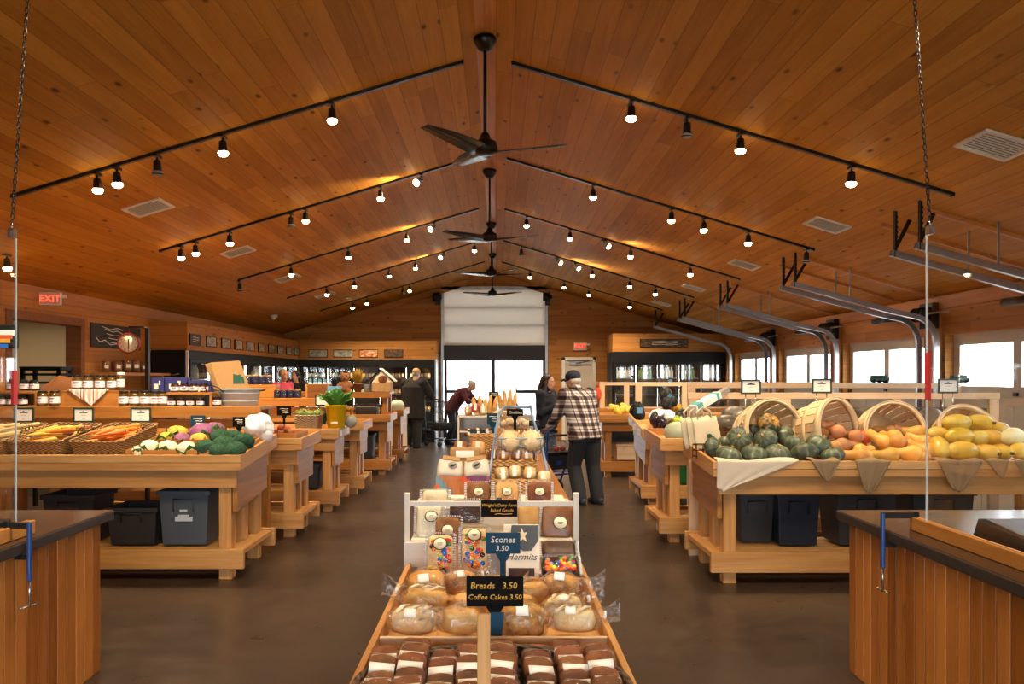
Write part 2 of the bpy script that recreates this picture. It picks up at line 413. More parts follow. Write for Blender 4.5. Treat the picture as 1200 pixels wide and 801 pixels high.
portal((0,YN-.2,NZ/2),NX1-NX0,NZ,(0,1,0))
# outside
struct('ground_outside', MB().bb(-80,-80,-.16,80,120,-.1), M['concrete_out'])
# ceiling ridge and gable trims
m=MB(); m.prism([(RX-.07,RIDGE-.021),(RX,RIDGE-.004),(RX+.07,RIDGE-.021),(RX+.07,RIDGE+.02),(RX-.07,RIDGE+.02)],'Y',YN,YF-.002)
struct('trim_2', m, M['beam_Y'])
for k,(s,xe) in enumerate(((-1,WL),(1,WR))):     # rafter along the gable of the far wall
    m=MB(); m.prism([(RX,RIDGE-.16),(RX,RIDGE-.002),(xe,zc(xe)-.002),(xe,zc(xe)-.16)],'Y',YF-.06,YF-.002)
    struct('trim_%d'%(3+k), m, M['wall_pine_x'])
for k,(xe,sg) in enumerate(((WL,1),(WR,-1))):
    m=MB(); m.bb(xe,YN,zc(xe)-.16,xe+sg*.025,YF-.17,zc(xe)-.005); struct('trim_%d'%(5+k), m, M['beam_Y'])
# posts between the overhead doors, with jamb trim
k=7
ys=[(3.95,4.45),(6.80,7.31),(9.67,10.15),(12.52,13.0),(15.37,15.88)]
for a,b in ys:
    m=MB(); m.bb(WR-.03,a+.06,0,WR-.001,b-.06,zc(WR)-.17); struct('trim_%d'%k, m, M['beam_Z'],bevel=.004); k+=1
# thin conduits across the right ceiling above the door tracks
for y in (7.0,7.75,9.85,10.6,12.75,15.6):
    m=MB(); x0,x1=3.75,5.4
    m.hexa([(x0,y-.02,zc(x0)-.035),(x1,y-.02,zc(x1)-.035),(x1,y+.02,zc(x1)-.035),(x0,y+.02,zc(x0)-.035)],
           [(x0,y-.02,zc(x0)),(x1,y-.02,zc(x1)),(x1,y+.02,zc(x1)),(x0,y+.02,zc(x0))])
    struct('trim_%d'%k, m, M['beam_X']); k+=1

# ================================================================ overhead doors, right wall
for i,(a,b) in enumerate(DOORS):
    d=thing('door_%d'%(i+1),None,None,(WR+.10,(a+b)/2,0)); d['kind']='structure'
    W=b-a; m=MB(); t=.045; w0,w1=1.50,1.985
    x0,x1=WR+.10,WR+.10+t
    for z0,z1 in ((0.0,.463),(.464,.923),(.924,1.383)):
        m.bb(x0,a,z0,x1,b,z1)
        for q in range(4): 
            ya=a+.1+q*(W-.1)/4; m.bb(x0-.008,ya,z0+.09,x0+.001,ya+(W-.1)/4-.1,z1-.09)
    m.bb(x0,a+.005,1.384,x1,b-.005,w0); m.bb(x0,a+.005,w1,x1,b-.005,DZ)
    mid=(a+b)/2
    for ya,yb in ((a+.005,a+.13),(mid-.07,mid+.07),(b-.13,b-.005)): m.bb(x0,ya,w0,x1,yb,w1)
    m.build('panel',M['door_white'],d,world=True,bevel=.003)
    for ya,yb in ((a+.13,mid-.07),(mid+.07,b-.13)):
        MB().bb(x0+.02,ya,w0,x0+.026,yb,w1).build('pane',M['window_glass'],d,world=True)
    m=MB(); m.bb(x0-.03,mid-.03,1.40,x0-.002,mid+.03,1.44); m.bb(x0-.03,a+.02,1.36,x0-.002,a+.08,1.41); m.bb(x0-.03,b-.08,1.36,x0-.002,b-.02,1.41)
    m.build('hinge',M['bronze'],d,world=True)
    portal((WR+.17,mid,(w0+w1)/2),W-.2,w1-w0,(-1,0,0))

t_=NT('door_translucent'); df=t_.N('BsdfDiffuse'); df.inputs[0].default_value=s2l('#e6e2dc'); tl=t_.N('BsdfTranslucent'); tl.inputs[0].default_value=s2l('#f0ece4'); mx=t_.N('MixShader'); mx.inputs[0].default_value=.19; t_.L(df.outputs[0],mx.inputs[1]); t_.L(tl.outputs[0],mx.inputs[2]); t_.L(mx.outputs[0],t_.out.inputs[0]); M['door_translucent']=t_.m
# ================================================================ far entrance: raised white overhead door above glass sliding doors
d=thing('door_7',None,None,(0,YF+.05,0)); d['kind']='structure'
zb=2.44; m=MB(); n=3; h=(OZ-zb)/n
for q in range(n): 
    m.bb(OX0,YF+.06,zb+q*h,OX1,YF+.11,zb+(q+1)*h)
    m.bb(OX0+.03,YF+.056,zb+q*h-.006,OX1-.03,YF+.059,zb+q*h+.006)
m.build('panel',M['door_translucent'],d,world=True)
MB().bb(OX0,YF+.075,2.0,OX1,YF+.11,2.44).build('lintel_panel',M['bronze'],d,world=True)
m=MB(); m.bb(OX0+.01,YF-.02,zb-.05,OX1-.01,YF+.05,zb-.003); m.build('bottom_bar',M['white'],d,world=True)
m=MB(); m.bb(OX0+.03,YF-.05,2.02,OX1-.03,YF+.07,zb-.06); m.build('header',M['bronze'],d,world=True,bevel=.004)
m=MB()
fx=[OX0+.03, XX(550,YF), XX(578,YF), XX(605,YF), OX1-.03-.06]
fw=[.08,.04,.10,.04,.08]
for x,wd in zip(fx,fw): m.bb(x-(wd/2 if wd<.08 or wd==.1 else 0),YF,0,x+(wd/2 if wd<.08 or wd==.1 else wd),YF+.05,2.02)
m.bb(OX0+.05,YF,0,OX1-.05,YF+.05,.10)
m.bb(OX0+.08,YF+.004,1.18,XX(550,YF),YF+.046,1.26); m.bb(XX(605,YF),YF+.004,1.18,OX1-.1,YF+.046,1.26)
m.build('door_frame',M['bronze'],d,world=True)
for a,b in ((fx[0]+.08,fx[1]-.02),(fx[1]+.02,fx[2]-.05),(fx[2]+.05,fx[3]-.02),(fx[3]+.02,fx[4])):
    MB().bb(a,YF+.02,.1,b,YF+.026,2.02).build('pane',M['window_glass'],d,world=True)
portal((0,YF+.2,1.0),2.5,2.0,(0,-1,0))
m=MB()
for x in (OX0-.01,OX1+.01): m.bb(x-.03,YF-.05,0,x+.03,YF-.003,OZ+.03)
m.bb(OX0-.04,YF-.06,OZ-.01,OX1+.04,YF-.003,OZ+.07)
struct('trim_%d'%k, m, M['galv']); k+=1
# drum and shaft box beside the opening
for x,nm in ((XX(513,20),'left'),(XX(642,20),'right')):
    t=thing('door_spring_bracket','dark spring drum bracket at the upper %s corner of the far white overhead door'%nm,'bracket',(x,YF-.16,3.60))
    m=MB(); m.lathe([(.02,-.12),(.11,-.12),(.11,.0),(.06,.02),(.06,.1),(.02,.1)],16,M=Matrix.Rotation(PI/2,4,'Y')); m.build('drum',M['bronze'],t)
    m=MB(); m.bb(-.06,.02,-.2,.06,.155,.12); m.build('bracket_plate',M['bronze'],t,bevel=.005)
# white man door right of the entrance
d=thing('door_8',None,None,((MX0+MX1)/2,YF,0)); d['kind']='structure'
MB().bb(MX0,YF+.02,.0,MX1,YF+.065,MZ).build('panel',M['door_beige'],d,world=True)
m=MB()
for x0,x1 in ((MX0-.07,MX0+.005),(MX1-.005,MX1+.07)): m.bb(x0,YF-.02,0,x1,YF+.03,MZ+.07)
m.bb(MX0-.07,YF-.02,MZ-.005,MX1+.07,YF+.03,MZ+.07); m.build('door_frame',M['white'],d,world=True,bevel=.004)
m=MB(); m.bb(MX0+.12,YF-.03,MZ-.12,MX0+.42,YF+.02,MZ-.05); m.tube([(MX0+.3,YF-.03,MZ-.08),(MX0+.62,YF-.14,MZ-.03),(MX0+.2,YF-.08,MZ-.02)],.012); m.build('door_closer',M['galv'],d,world=True)
m=MB(); m.tube([(MX0+.1,YF+.02,1.0),(MX0+.1,YF-.04,1.0),(MX0+.22,YF-.05,1.0)],.012); m.build('handle',M['steel'],d,world=True)

# ================================================================ soffits (pine boxes above the coolers)
SZ0,SZ1=2.02,2.46
SX=-4.8; SY0=12.35; FY=19.3; SXR=-1.46
struct('soffit_left', MB().bb(WL+.002,SY0,SZ0,SX,YF-.17,SZ1), M['wall_pine_y'])
struct('soffit_far', MB().bb(SX+.002,FY,SZ0,SXR,YF-.17,SZ1), M['wall_pine_x'])
RY=18.9; RXL=XX(718,RY)
struct('soffit_right', MB().bb(RXL,RY,2.19,WR-.002,YF-.17,XX(0,1)*0+2.62), M['wall_pine_x'])

# ================================================================ ceiling fixtures
def slope_rot(x): return math.atan(SLOPE)*(1 if x<RX else -1)
# air vents
V=[('left',174,249),('left',279,299),('left',337,329),('left',381,348),('right',1167,160),('right',969,257),('right',872,305),('right',813,333),('right',775,352)]
cnt={'left':0,'right':0}
for side,px,py in V:
    Y=(RIDGE-EYE-SLOPE*RX*(1 if px<CX else -1)*-1)/((CY-py)/F+SLOPE*abs(px-CX)/F); X=XX(px,Y)
    c=cnt[side]; cnt[side]+=1
    t=thing('ceiling_vent','white square air vent, %s nearest on the %s ceiling slope'%(nth(c) if c else 'the','%s'%side) if c else 'white square air vent nearest the camera on the %s ceiling slope'%side,'vent',(X,Y,zc(X)),group='white vents in the ceiling')
    t.rotation_euler=(0,slope_rot(X)*-1,0)
    s=.19; m=MB()
    for a,b,c2,d2 in ((-s,-s,s,-s+.03),(-s,s-.03,s,s),(-s,-s+.03,-s+.03,s-.03),(s-.03,-s+.03,s,s-.03)): m.bb(a,b,-.018,c2,d2,.0)
    m.build('vent_frame',M['vent_white'],t,bevel=.003)
    m=MB()
    for q in range(9):
        y=-s+.045+q*(2*s-.09)/8; m.box((0,y,-.010),(2*s-.06,.034,.003),(.22,0,0))
    m.build('louver',M['vent_white'],t)
    MB().bb(-s+.03,-s+.03,-.004,s-.03,s-.03,-.001).build('backing',M['grey_ink'],t)
# ceiling fans
FANY=[6.15,10.1,13.6,17.0]
FROT=[(4,118,232),(2,152,212),(175,35,-40),(178,5,-12)]
for i,Y in enumerate(FANY):
    lab=['nearest','second nearest','third','farthest'][i]
    x=RX; t=thing('ceiling_fan','dark three-blade ceiling fan on a long rod, %s along the ridge'%lab,'fan',(x,Y,RIDGE-.02),group='ceiling fans along the ridge')
    dz=-(RIDGE-.02-3.37)
    m=MB(); m.lathe([(.02,-.10),(.05,-.09),(.085,-.03),(.09,0)],20); m.build('canopy',M['bronze'],t)
    m=MB(); m.tube([(0,0,-.09),(0,0,dz+.08)],.014,10); m.build('downrod',M['bronze'],t)
    m=MB(); m.lathe([(.02,dz+.13),(.035,dz+.11),(.05,dz+.07),(.09,dz+.05),(.10,dz+.0),(.085,dz-.035),(.03,dz-.05)],24); m.build('motor',M['bronze'],t)
    for a in FROT[i]:
        a=math.radians(a); m=MB()
        rings=[]
        L=.58
        for q in range(11):
            u=q/10; r=.05+u*L; wd=.15*(1-.5*u)+.03*math.sin(u*PI); tw=.32*(1-u*.6); sw=.05*u*u
            zz=dz-.02+.05*u
            cx,cy=r,-sw
            th=.012*(1-.5*u)
            ring=[]
            for (e,f_) in ((-1,-1),(1,-1),(1,1),(-1,1)):
                yy=e*wd/2; ring.append(Vector((cx,cy+yy*math.cos(tw)-f_*th/2*math.sin(tw),zz+yy*math.sin(tw)+f_*th/2*math.cos(tw))))
            rings.append([Matrix.Rotation(a,3,'Z')@p for p in ring])
        m.loft(rings,True,True); m.build('blade',M['blade_dark'],t)
# track lighting
def spot_light(parent, watts, loc, direc, ang=1.5, blend=.8):
    l=bpy.data.lights.new('lamp_light','SPOT'); l.energy=watts; l.color=(1,.78,.5); l.spot_size=ang; l.spot_blend=blend; l.shadow_soft_size=.04
    o=bpy.data.objects.new('lamp_light',l); COL.objects.link(o); o.parent=parent
    o.location=loc; o.rotation_euler=Vector(direc).to_track_quat('-Z','Y').to_euler()
SPOT_W=135
TRK={ # (side, track): heads as (px, kind)  d = down and lit, u = unlit, t = tilted toward the ridge
 ('L',0):[],('R',0):[],
 ('L',1):[(389,'d'),(261,'d'),(184,'u'),(137,'d'),(114,'d')], ('R',1):[(740,'d'),(805,'u'),(868,'d'),(998,'d')],
 ('L',2):[(494,'t'),(446,'d'),(358,'d'),(341,'u'),(269,'d'),(229,'d'),(212,'d')], ('R',2):[(695,'d'),(787,'d'),(825,'d'),(877,'d'),(945,'u')],
 ('L',3):[(509,'t'),(477,'d'),(408,'d'),(341,'d'),(281,'u')], ('R',3):[(617,'d'),(668,'d'),(708,'t'),(739,'d'),(809,'d')],
 ('L',4):[(556,'d'),(520,'t'),(487,'d'),(456,'d'),(415,'d'),(383,'d')], ('R',4):[(611,'u'),(653,'t'),(674,'t'),(694,'d'),(738,'d'),(768,'d')],
 ('L',5):[(480,'d'),(472,'u'),(430,'d'),(413,'d')], ('R',5):[(621,'d'),(661,'d'),(690,'d'),(738,'d')]}
TY=[3.65,6.5,9.35,12.2,15.05,17.9]
TRK[('L',0)]=[(XX2,'d') for XX2 in (-100,120,330)]; TRK[('R',0)]=[(1132,'d'),(880,'d'),(700,'d')]
PROTO={}
def make_head(kind):
    t=thing('track_spotlight','proto','spotlight',(0,0,0))
    m=MB(); m.bb(-.02,-.05,-.022,.02,.05,0); m.tube([(0,0,-.02),(0,0,-.06)],.008,8); m.build('stem',M['bronze'],t)
    Mx=Matrix.Translation((0,0,-.06)) @ (Euler((0,.95,.6)).to_matrix().to_4x4() if kind=='t' else Euler((.12,0,0)).to_matrix().to_4x4())
    m=MB(); m.lathe([(.012,.02),(.028,.01),(.032,-.03),(.034,-.075),(.048,-.10),(.045,-.10),(.03,-.07)],18,M=Mx,caps=False); m.build('housing',M['galv' if kind=='t' else 'bronze'],t)
    m=MB(); m.ball((0,0,-.086),(.043,.043,.028),16,8,M=Mx); m.build('lamp',M['lamp_on'] if kind!='u' else M['grey_ink'],t)
    return t
TN={0:'track above the camera',1:'nearest track',2:'second track',3:'third track',4:'fourth track',5:'farthest track'}
for (s,k2),heads in TRK.items():
    Y=TY[k2]; x0,x1=(-.28,-3.95) if s=='L' else (.13,3.72)
    sd='left' if s=='L' else 'right'
    t=thing('light_track','black lighting track on the %s ceiling slope, %s'%(sd,TN[k2].replace(' track','') +' from the camera' if k2 else 'above the camera'),'light track',((x0+x1)/2,Y,zc((x0+x1)/2)),group='black lighting tracks')
    m=MB(); m.hexa([(min(x0,x1),Y-.018,zc(min(x0,x1))-.026),(max(x0,x1),Y-.018,zc(max(x0,x1))-.026),(max(x0,x1),Y+.018,zc(max(x0,x1))-.026),(min(x0,x1),Y+.018,zc(min(x0,x1))-.026)],
        [(min(x0,x1),Y-.018,zc(min(x0,x1))),(max(x0,x1),Y-.018,zc(max(x0,x1))),(max(x0,x1),Y+.018,zc(max(x0,x1))),(min(x0,x1),Y+.018,zc(min(x0,x1)))])
    m.build('rail',M['black_metal'],t,world=True)
    for j,xe in enumerate((x0,x1)):
        MB().box((xe,Y,zc(xe)-.014),(.02,.042,.034)).build('end_cap',M['black_metal'],t,world=True)
    hs=sorted(heads,key=lambda h:abs(h[0]-CX))
    for j,(px,kd) in enumerate(hs):
        X=XX(px,Y); st={'d':'lit','u':'unlit dark','t':'ridge-tilted'}[kd]
        lab='%s spotlight, %s from the ridge on the %s %s'%(st,nth(j),sd,TN[k2])
        if kd not in PROTO: PROTO[kd]=h=make_head(kd); h.location=(X,Y,zc(X)-.026); h['label']=lab
        else: h=dup(PROTO[kd],(X,Y,zc(X)-.026),label=lab)
        h['group']='spotlights on the ceiling tracks'
        if kd=='t': h.rotation_euler=(0,0,0 if s=='L' else PI-.8)
        if kd=='d': spot_light(h,SPOT_W,(0,.02,-.20),(0,.12,-1),2.3,1.0)
        elif kd=='t': spot_light(h,SPOT_W*.55,(-.12,-.05,-.13),(-1,-.22,-.12 if s=='L' else -.12),1.1,.9)
# small recessed spot above the left wall, and two more lamps over the right door zone
h=dup(PROTO['d'],(-4.86,7.9,zc(-4.86)-.001),label='single lit spotlight on the ceiling near the left wall'); spot_light(h,SPOT_W*.7,(0,0,-.2),(0,0,-1),2.3,1.0)

# overhead-door tracks on the right
def track_pts(y,z=2.74,x0=3.6):
    zt=lambda x: z-.275*(x-x0)
    pts=[(x0,y,zt(x0)),(4.2,y,zt(4.2)),(4.8,y,zt(4.8))]
    for q in range(9):
        a=.27+(PI/2-.27)*q/8; pts.append((5.06+.30*math.sin(a),y,zt(5.06)-.33+.34*math.cos(a)))
    pts+=[(5.36,y,1.6),(5.36,y,.05)]; return pts
pairs=[('A',6.84,7.27),('B',9.71,10.11),('C',12.56,12.96),('D',15.41,15.84),('E',18.24,None)]
pn={'A':'nearest','B':'second nearest','C':'third','D':'fourth','E':'farthest'}
for nm,a,b in pairs:
    for y,w_ in ((a,'near'),(b,'far')):
        if y is None: continue
        lab='galvanised overhead-door track on the right, %s rail of the %s pair'%(w_,pn[nm]) if b else 'single galvanised overhead-door track farthest along the right wall'
        t=thing('overhead_door_track',lab,'door track',(3.6,y,2.74),group='overhead-door tracks along the right wall')
        m=MB(); pts=track_pts(y)
        prof=[(-.026,-.02),(.026,-.02),(.026,-.012),(-.018,-.012),(-.018,.012),(.026,.012),(.026,.02),(-.026,.02)]
        rings=[]
        for i2,p in enumerate(pts):
            p=Vector(p); q0=Vector(pts[max(i2-1,0)]); q1=Vector(pts[min(i2+1,len(pts)-1)]); tt=(q1-q0).normalized(); n_=Vector((-tt.z,0,tt.x)) if abs(tt.y)<.5 else Vector((0,0,1))
            rings.append([p+n_*u*1.15+Vector((0,1,0))*v_*1.15 for u,v_ in prof])
        m.loft(rings,True,False); m.build('rail',M['galv'],t,world=True)
        if nm in 'ABCD' or True:
            xh=3.64; m=MB(); zt=zc(xh+.05)
            m.bb(xh-.018,y-.004,2.70,xh+.018,y+.004,zt); m.bb(xh-.018,y-.03,2.70,xh-.012,y+.004,zt)
            m.hexa([(xh-.018,y+.02,2.76),(xh+.018,y+.02,2.76),(xh+.018,y+.03,2.76),(xh-.018,y+.03,2.76)],[(xh+.2,y+.16,zc(xh+.2)),(xh+.236,y+.16,zc(xh+.236)),(xh+.236,y+.17,zc(xh+.236)),(xh+.2,y+.17,zc(xh+.2))])
            zz=2.74
            while zz<zt-.06:
                m.bb(xh-.022,y-.008,zz,xh+.022,y-.004,zz+.02); zz+=.045
            m.build('hanger',M['bronze'],t,world=True)
        if nm in 'ABCD':
            m=MB()
            for xq in (4.3,): m.bb(xq-.01,y-.02,2.56,xq+.01,y-.012,zc(xq)); 
            m.build('strut',M['galv'],t,world=True)
# drum boxes and shafts over the posts
for j,(a,b) in enumerate(ys):
    y=(a+b)/2; lab='dark door drum and bearing bracket above the %s post of the right wall'%['nearest','second','third','fourth','fifth'][j]
    t=thing('door_drum_bracket',lab,'bracket',(WR-.03,y,2.36),group='drum brackets over the right wall posts')
    m=MB(); m.bb(-.08,-.15,-.16,0,.15,.16); m.build('bracket_plate',M['bronze'],t,bevel=.006)
    for s in (-1,1):
        m=MB(); m.lathe([(.02,-.06),(.09,-.06),(.09,-.045),(.065,-.04),(.065,.04),(.09,.045),(.09,.06),(.02,.06)],18,M=Matrix.Translation((-.13,s*.08,.02)) @ Matrix.Rotation(PI/2,4,'X')); m.build('drum',M['black_metal'],t)
    m=MB(); m.tube([(-.13,-.6,.02),(-.13,.6,.02)],.013,8); m.build('shaft',M['galv'],t)
    m=MB(); m.tube([(-.13,.62,.02),(-.13,1.25,.02)],.045,12); m.build('spring',M['black_metal'],t)
t=thing('ceiling_camera','small white camera on the left ceiling above the far cooler corner','camera',(-4.66,16.6,zc(-4.66)-.001)); m=MB(); m.lathe([(.05,-.03),(.07,-.02),(.07,0)],16); m.build('mount',M['white'],t); m=MB(); m.ball((0,0,-.05),(.055,.055,.05),14,10); m.build('dome',M['white'],t); m=MB(); m.bb(.02,-.09,-.06,.10,-.02,-.0); m.build('bracket',M['white'],t,bevel=.005)
# exit signs
def exit_sign(loc, rz, lab):
    t=thing('exit_sign',lab,'exit sign',loc,rz,group=None)
    m=MB(); m.bb(-.16,-.03,-.1,.16,.03,.1); m.build('housing',M['white'],t,bevel=.006)
    m=MB(); m.bb(-.145,-.033,-.085,.145,-.0305,.085); m.build('face_plate',M['exit_face'],t)
    text_mesh('lettering','EXIT',M['exit_red'],.15,Matrix.Translation((0,-.034,0)) @ FACE,t,bold=.004)
    m=MB(); m.bb(-.02,.03,.05,.02,.11,.08); m.bb(.15,-.02,.02,.24,.02,.07); m.build('mount',M['white'],t)
    if rz: t.scale=(.72,.72,.72)
    return t
pbr('exit_face','#e9a08c',.5)
exit_sign((WL+.2,9.28,2.515),.25,'lit red exit sign above the left doorway')
exit_sign((XX(680.5,20),YF-.05,ZZ(405.5,20.1)),0,'lit red exit sign above the white door in the far wall')
# ================================================================ checkout counters, acrylic screens
def counter(side):
    s=-1 if side=='left' else 1
    xi=-2.19 if s<0 else 1.95; xo=xi+s*.95; y0,y1=1.2,4.38
    t=thing('checkout_counter','bead-board checkout counter with dark stone top, on the %s'%side,'counter',(xi,y1,0))
    m=MB(); y=y1; n=0
    while y>y0+.09:
        m.bb(xi,y-.083,.0,xi-s*.012,y-.003,.815); y-=.086
    for q in range(10): x=xi-s*.0+s*(.003+q*.086); m.bb(x,y1,.0,x+s*.08,y1+.012,.815)
    m.build('bead_board',M['bead_board'],t,world=True,bevel=.004)
    m=MB(); m.bb(xi+s*.002,y0,.0,xo,y1-.002,.812); m.build('body',M['dark_shelf'],t,world=True)
    m=MB(); m.bb(xi-s*.055,y0-.05,.816,xo+s*.05,y1+.07,.868); m.build('countertop',M['slab_edge'],t,world=True,bevel=.006)
    m=MB(); m.bb(xi-s*.050,y0-.045,.8685,xo+s*.045,y1+.065,.871); m.build('top_surface',M['slab'],t,world=True)
    return t
counter('left'); counter('right')
def screen(side):
    s=-1 if side=='left' else 1
    x=-2.215 if s<0 else 2.03; ye=3.67 if s<0 else 3.76; zt=2.28 if s<0 else 2.31
    t=thing('acrylic_screen','hanging clear acrylic screen above the %s checkout counter'%side,'screen',(x,ye,.9))
    MB().bb(x-.003,1.4,.93,x+.003,ye,zt).build('sheet',M['acrylic'],t,world=True)
    m=MB(); m.bb(x-.0035,ye-.004,.93,x+.0035,ye+.001,zt); m.build('polished_edge',M['edge_light'],t,world=True)
    zr=(ZZ(468,ye),ZZ(413,ye)) if s>0 else (ZZ(474,ye),ZZ(434,ye))
    m=MB(); m.bb(x-.006,ye-.03,zr[0],x+.006,ye+.003,zr[1]); m.build('red_tape',M['red'],t,world=True,label='red tape on the edge')
    m=MB(); m.bb(x-.02,1.4,.872,x-.0045,ye+.12,.935); m.bb(x+.0045,1.4,.872,x+.02,ye+.12,.935); m.build('wooden_rail',M['honey_Y'],t,world=True,bevel=.003)
    m=MB(); m.bb(x-.012,ye-.045,zt-.03,x+.012,ye-.01,zt+.012); m.tube([(x,ye-.03,zt+.01),(x,ye-.03,zt+.035)],.004,6); m.build('clip',M['steel'],t,world=True)
    xc=x-s*.09; top=Vector((xc,ye-.03,zc(xc))); bot=Vector((x,ye-.03,zt+.03))
    c=thing('hanging_chain','steel chain holding up the acrylic screen on the %s'%side,'chain',bot)
    d=(top-bot); L=d.length; n=int(L/.026); m=MB()
    for i in range(n):
        p=bot+d*((i+.5)/n); pts=[]
        for q in range(9):
            a=2*PI*q/8; pts.append(Vector((.0075*math.cos(a),0,.018*math.sin(a))))
        Rz=Matrix.Rotation(0 if i%2 else PI/2,3,'Z'); pts=[p+Rz@v for v in pts]
        m.tube(pts,.0026,5,up=(Rz@Vector((0,1,0))),caps=False)
    m.build('links',M['bronze'],c,world=True)
    # clamp
    yc=3.60 if s<0 else ye+.10
    k=thing('bar_clamp','blue bar clamp holding the screen rail to the %s counter edge'%side,'clamp',(x-s*.075,yc,.87))
    xx=xi=(-2.19 if s<0 else 1.95)-s*.078
    m=MB(); m.bb(xx-.008,yc-.012,.69,xx+.008,yc+.012,.955); m.build('bar_grip',M['navy_blue'],k,world=True,bevel=.005)
    m=MB(); m.bb(xx-.006,yc-.008,.93,x+s*.015,yc+.008,.958); m.bb(x-.01,yc-.012,.937,x+.01,yc+.012,.962); m.bb(xx-.006,yc-.008,.79,xx+s*.065,yc+.008,.813); m.build('jaw',M['black_metal'],k,world=True)
    m=MB(); m.tube([(xx,yc,.70),(xx,yc,.575)],.006,8); m.build('screw',M['steel'],k,world=True)
    m=MB(); m.tube([(xx-.005,yc-.06,.585),(xx+.005,yc+.06,.575)],.004,6); m.ball((xx-.005,yc-.06,.585),.007,8,6); m.ball((xx+.005,yc+.06,.575),.007,8,6); m.build('handle',M['steel'],k,world=True)
t_=NT('edge_light'); b_=t_.bsdf((.8,.88,.9,1),.1); b_.inputs['Transmission Weight'].default_value=.3; M['edge_light']=t_.m
screen('left'); screen('right')
# card terminal tray on right counter
t=thing('label_printer','flat black scale on the right checkout counter beside the screen','scale',(2.42,3.52,.871))
m=MB(); m.hexa([(-.2,-.25,0),(.2,-.25,0),(.2,.2,0),(-.2,.2,0)],[(-.19,-.24,.05),(.19,-.24,.05),(.18,.19,.085),(-.18,.19,.085)]); m.build('body',M['black'],t,bevel=.008)
m=MB(); m.hexa([(-.17,-.2,.052),(.17,-.2,.052),(.16,.15,.082),(-.16,.15,.082)],[(-.17,-.2,.058),(.17,-.2,.058),(.16,.15,.088),(-.16,.15,.088)]); m.build('weigh_plate',M['steel'],t,bevel=.003)
t['category']='scale'; t.name='counter_scale'
# register display
t=thing('register_display','register display pole with coloured screen on the left checkout counter','display',(-2.52,4.0,.871))
m=MB(); m.lathe([(.07,0),(.07,.02),(.02,.03),(.015,.95)],16); m.build('pole',M['black'],t)
m=MB(); m.box((.03,-.01,.945),(.17,.03,.12),(0,0,.15)); m.build('screen_housing',M['black'],t,bevel=.006)
m=MB(); 
for i,(c,z) in enumerate((('#fff6d8',.975),('#e85a2a',.955),('#f0a93a',.935),('#3a6fb8',.91))):
    emit('scr%d'%i,c,1.0)
    m.m=i; m.box((.03+.003,-.0275,z-.012),(.15-.02*i,.002,.02 if i else .028),(0,0,.15))
m.build('coloured_screen',[M['scr%d'%i] for i in range(4)],t)
t=thing('touch_monitor','back to back touch monitors on the left checkout counter','monitor',(-2.50,3.60,.871))
m=MB(); m.box((-.01,0,.38),(.03,.05,.76)); m.build('stand',M['black'],t,bevel=.004); m=MB(); m.box((0,0,.01),(.2,.2,.019)); m.build('base',M['black'],t,bevel=.004)
m=MB(); m.box((-.07,-.03,.80),(.16,.02,.16),(0,.05,.25)); m.box((.09,-.03,.79),(.12,.02,.13),(0,.1,-.5)); m.build('monitor_housing',M['black'],t,bevel=.004)
emit('scr_white','#e6f2ff',1.3)
m=MB(); m.box((-.068,-.042,.80),(.145,.004,.145),(0,.05,.25)); m.box((.086,-.041,.79),(.105,.004,.115),(0,.1,-.5)); m.build('screen',M['scr_white'],t)

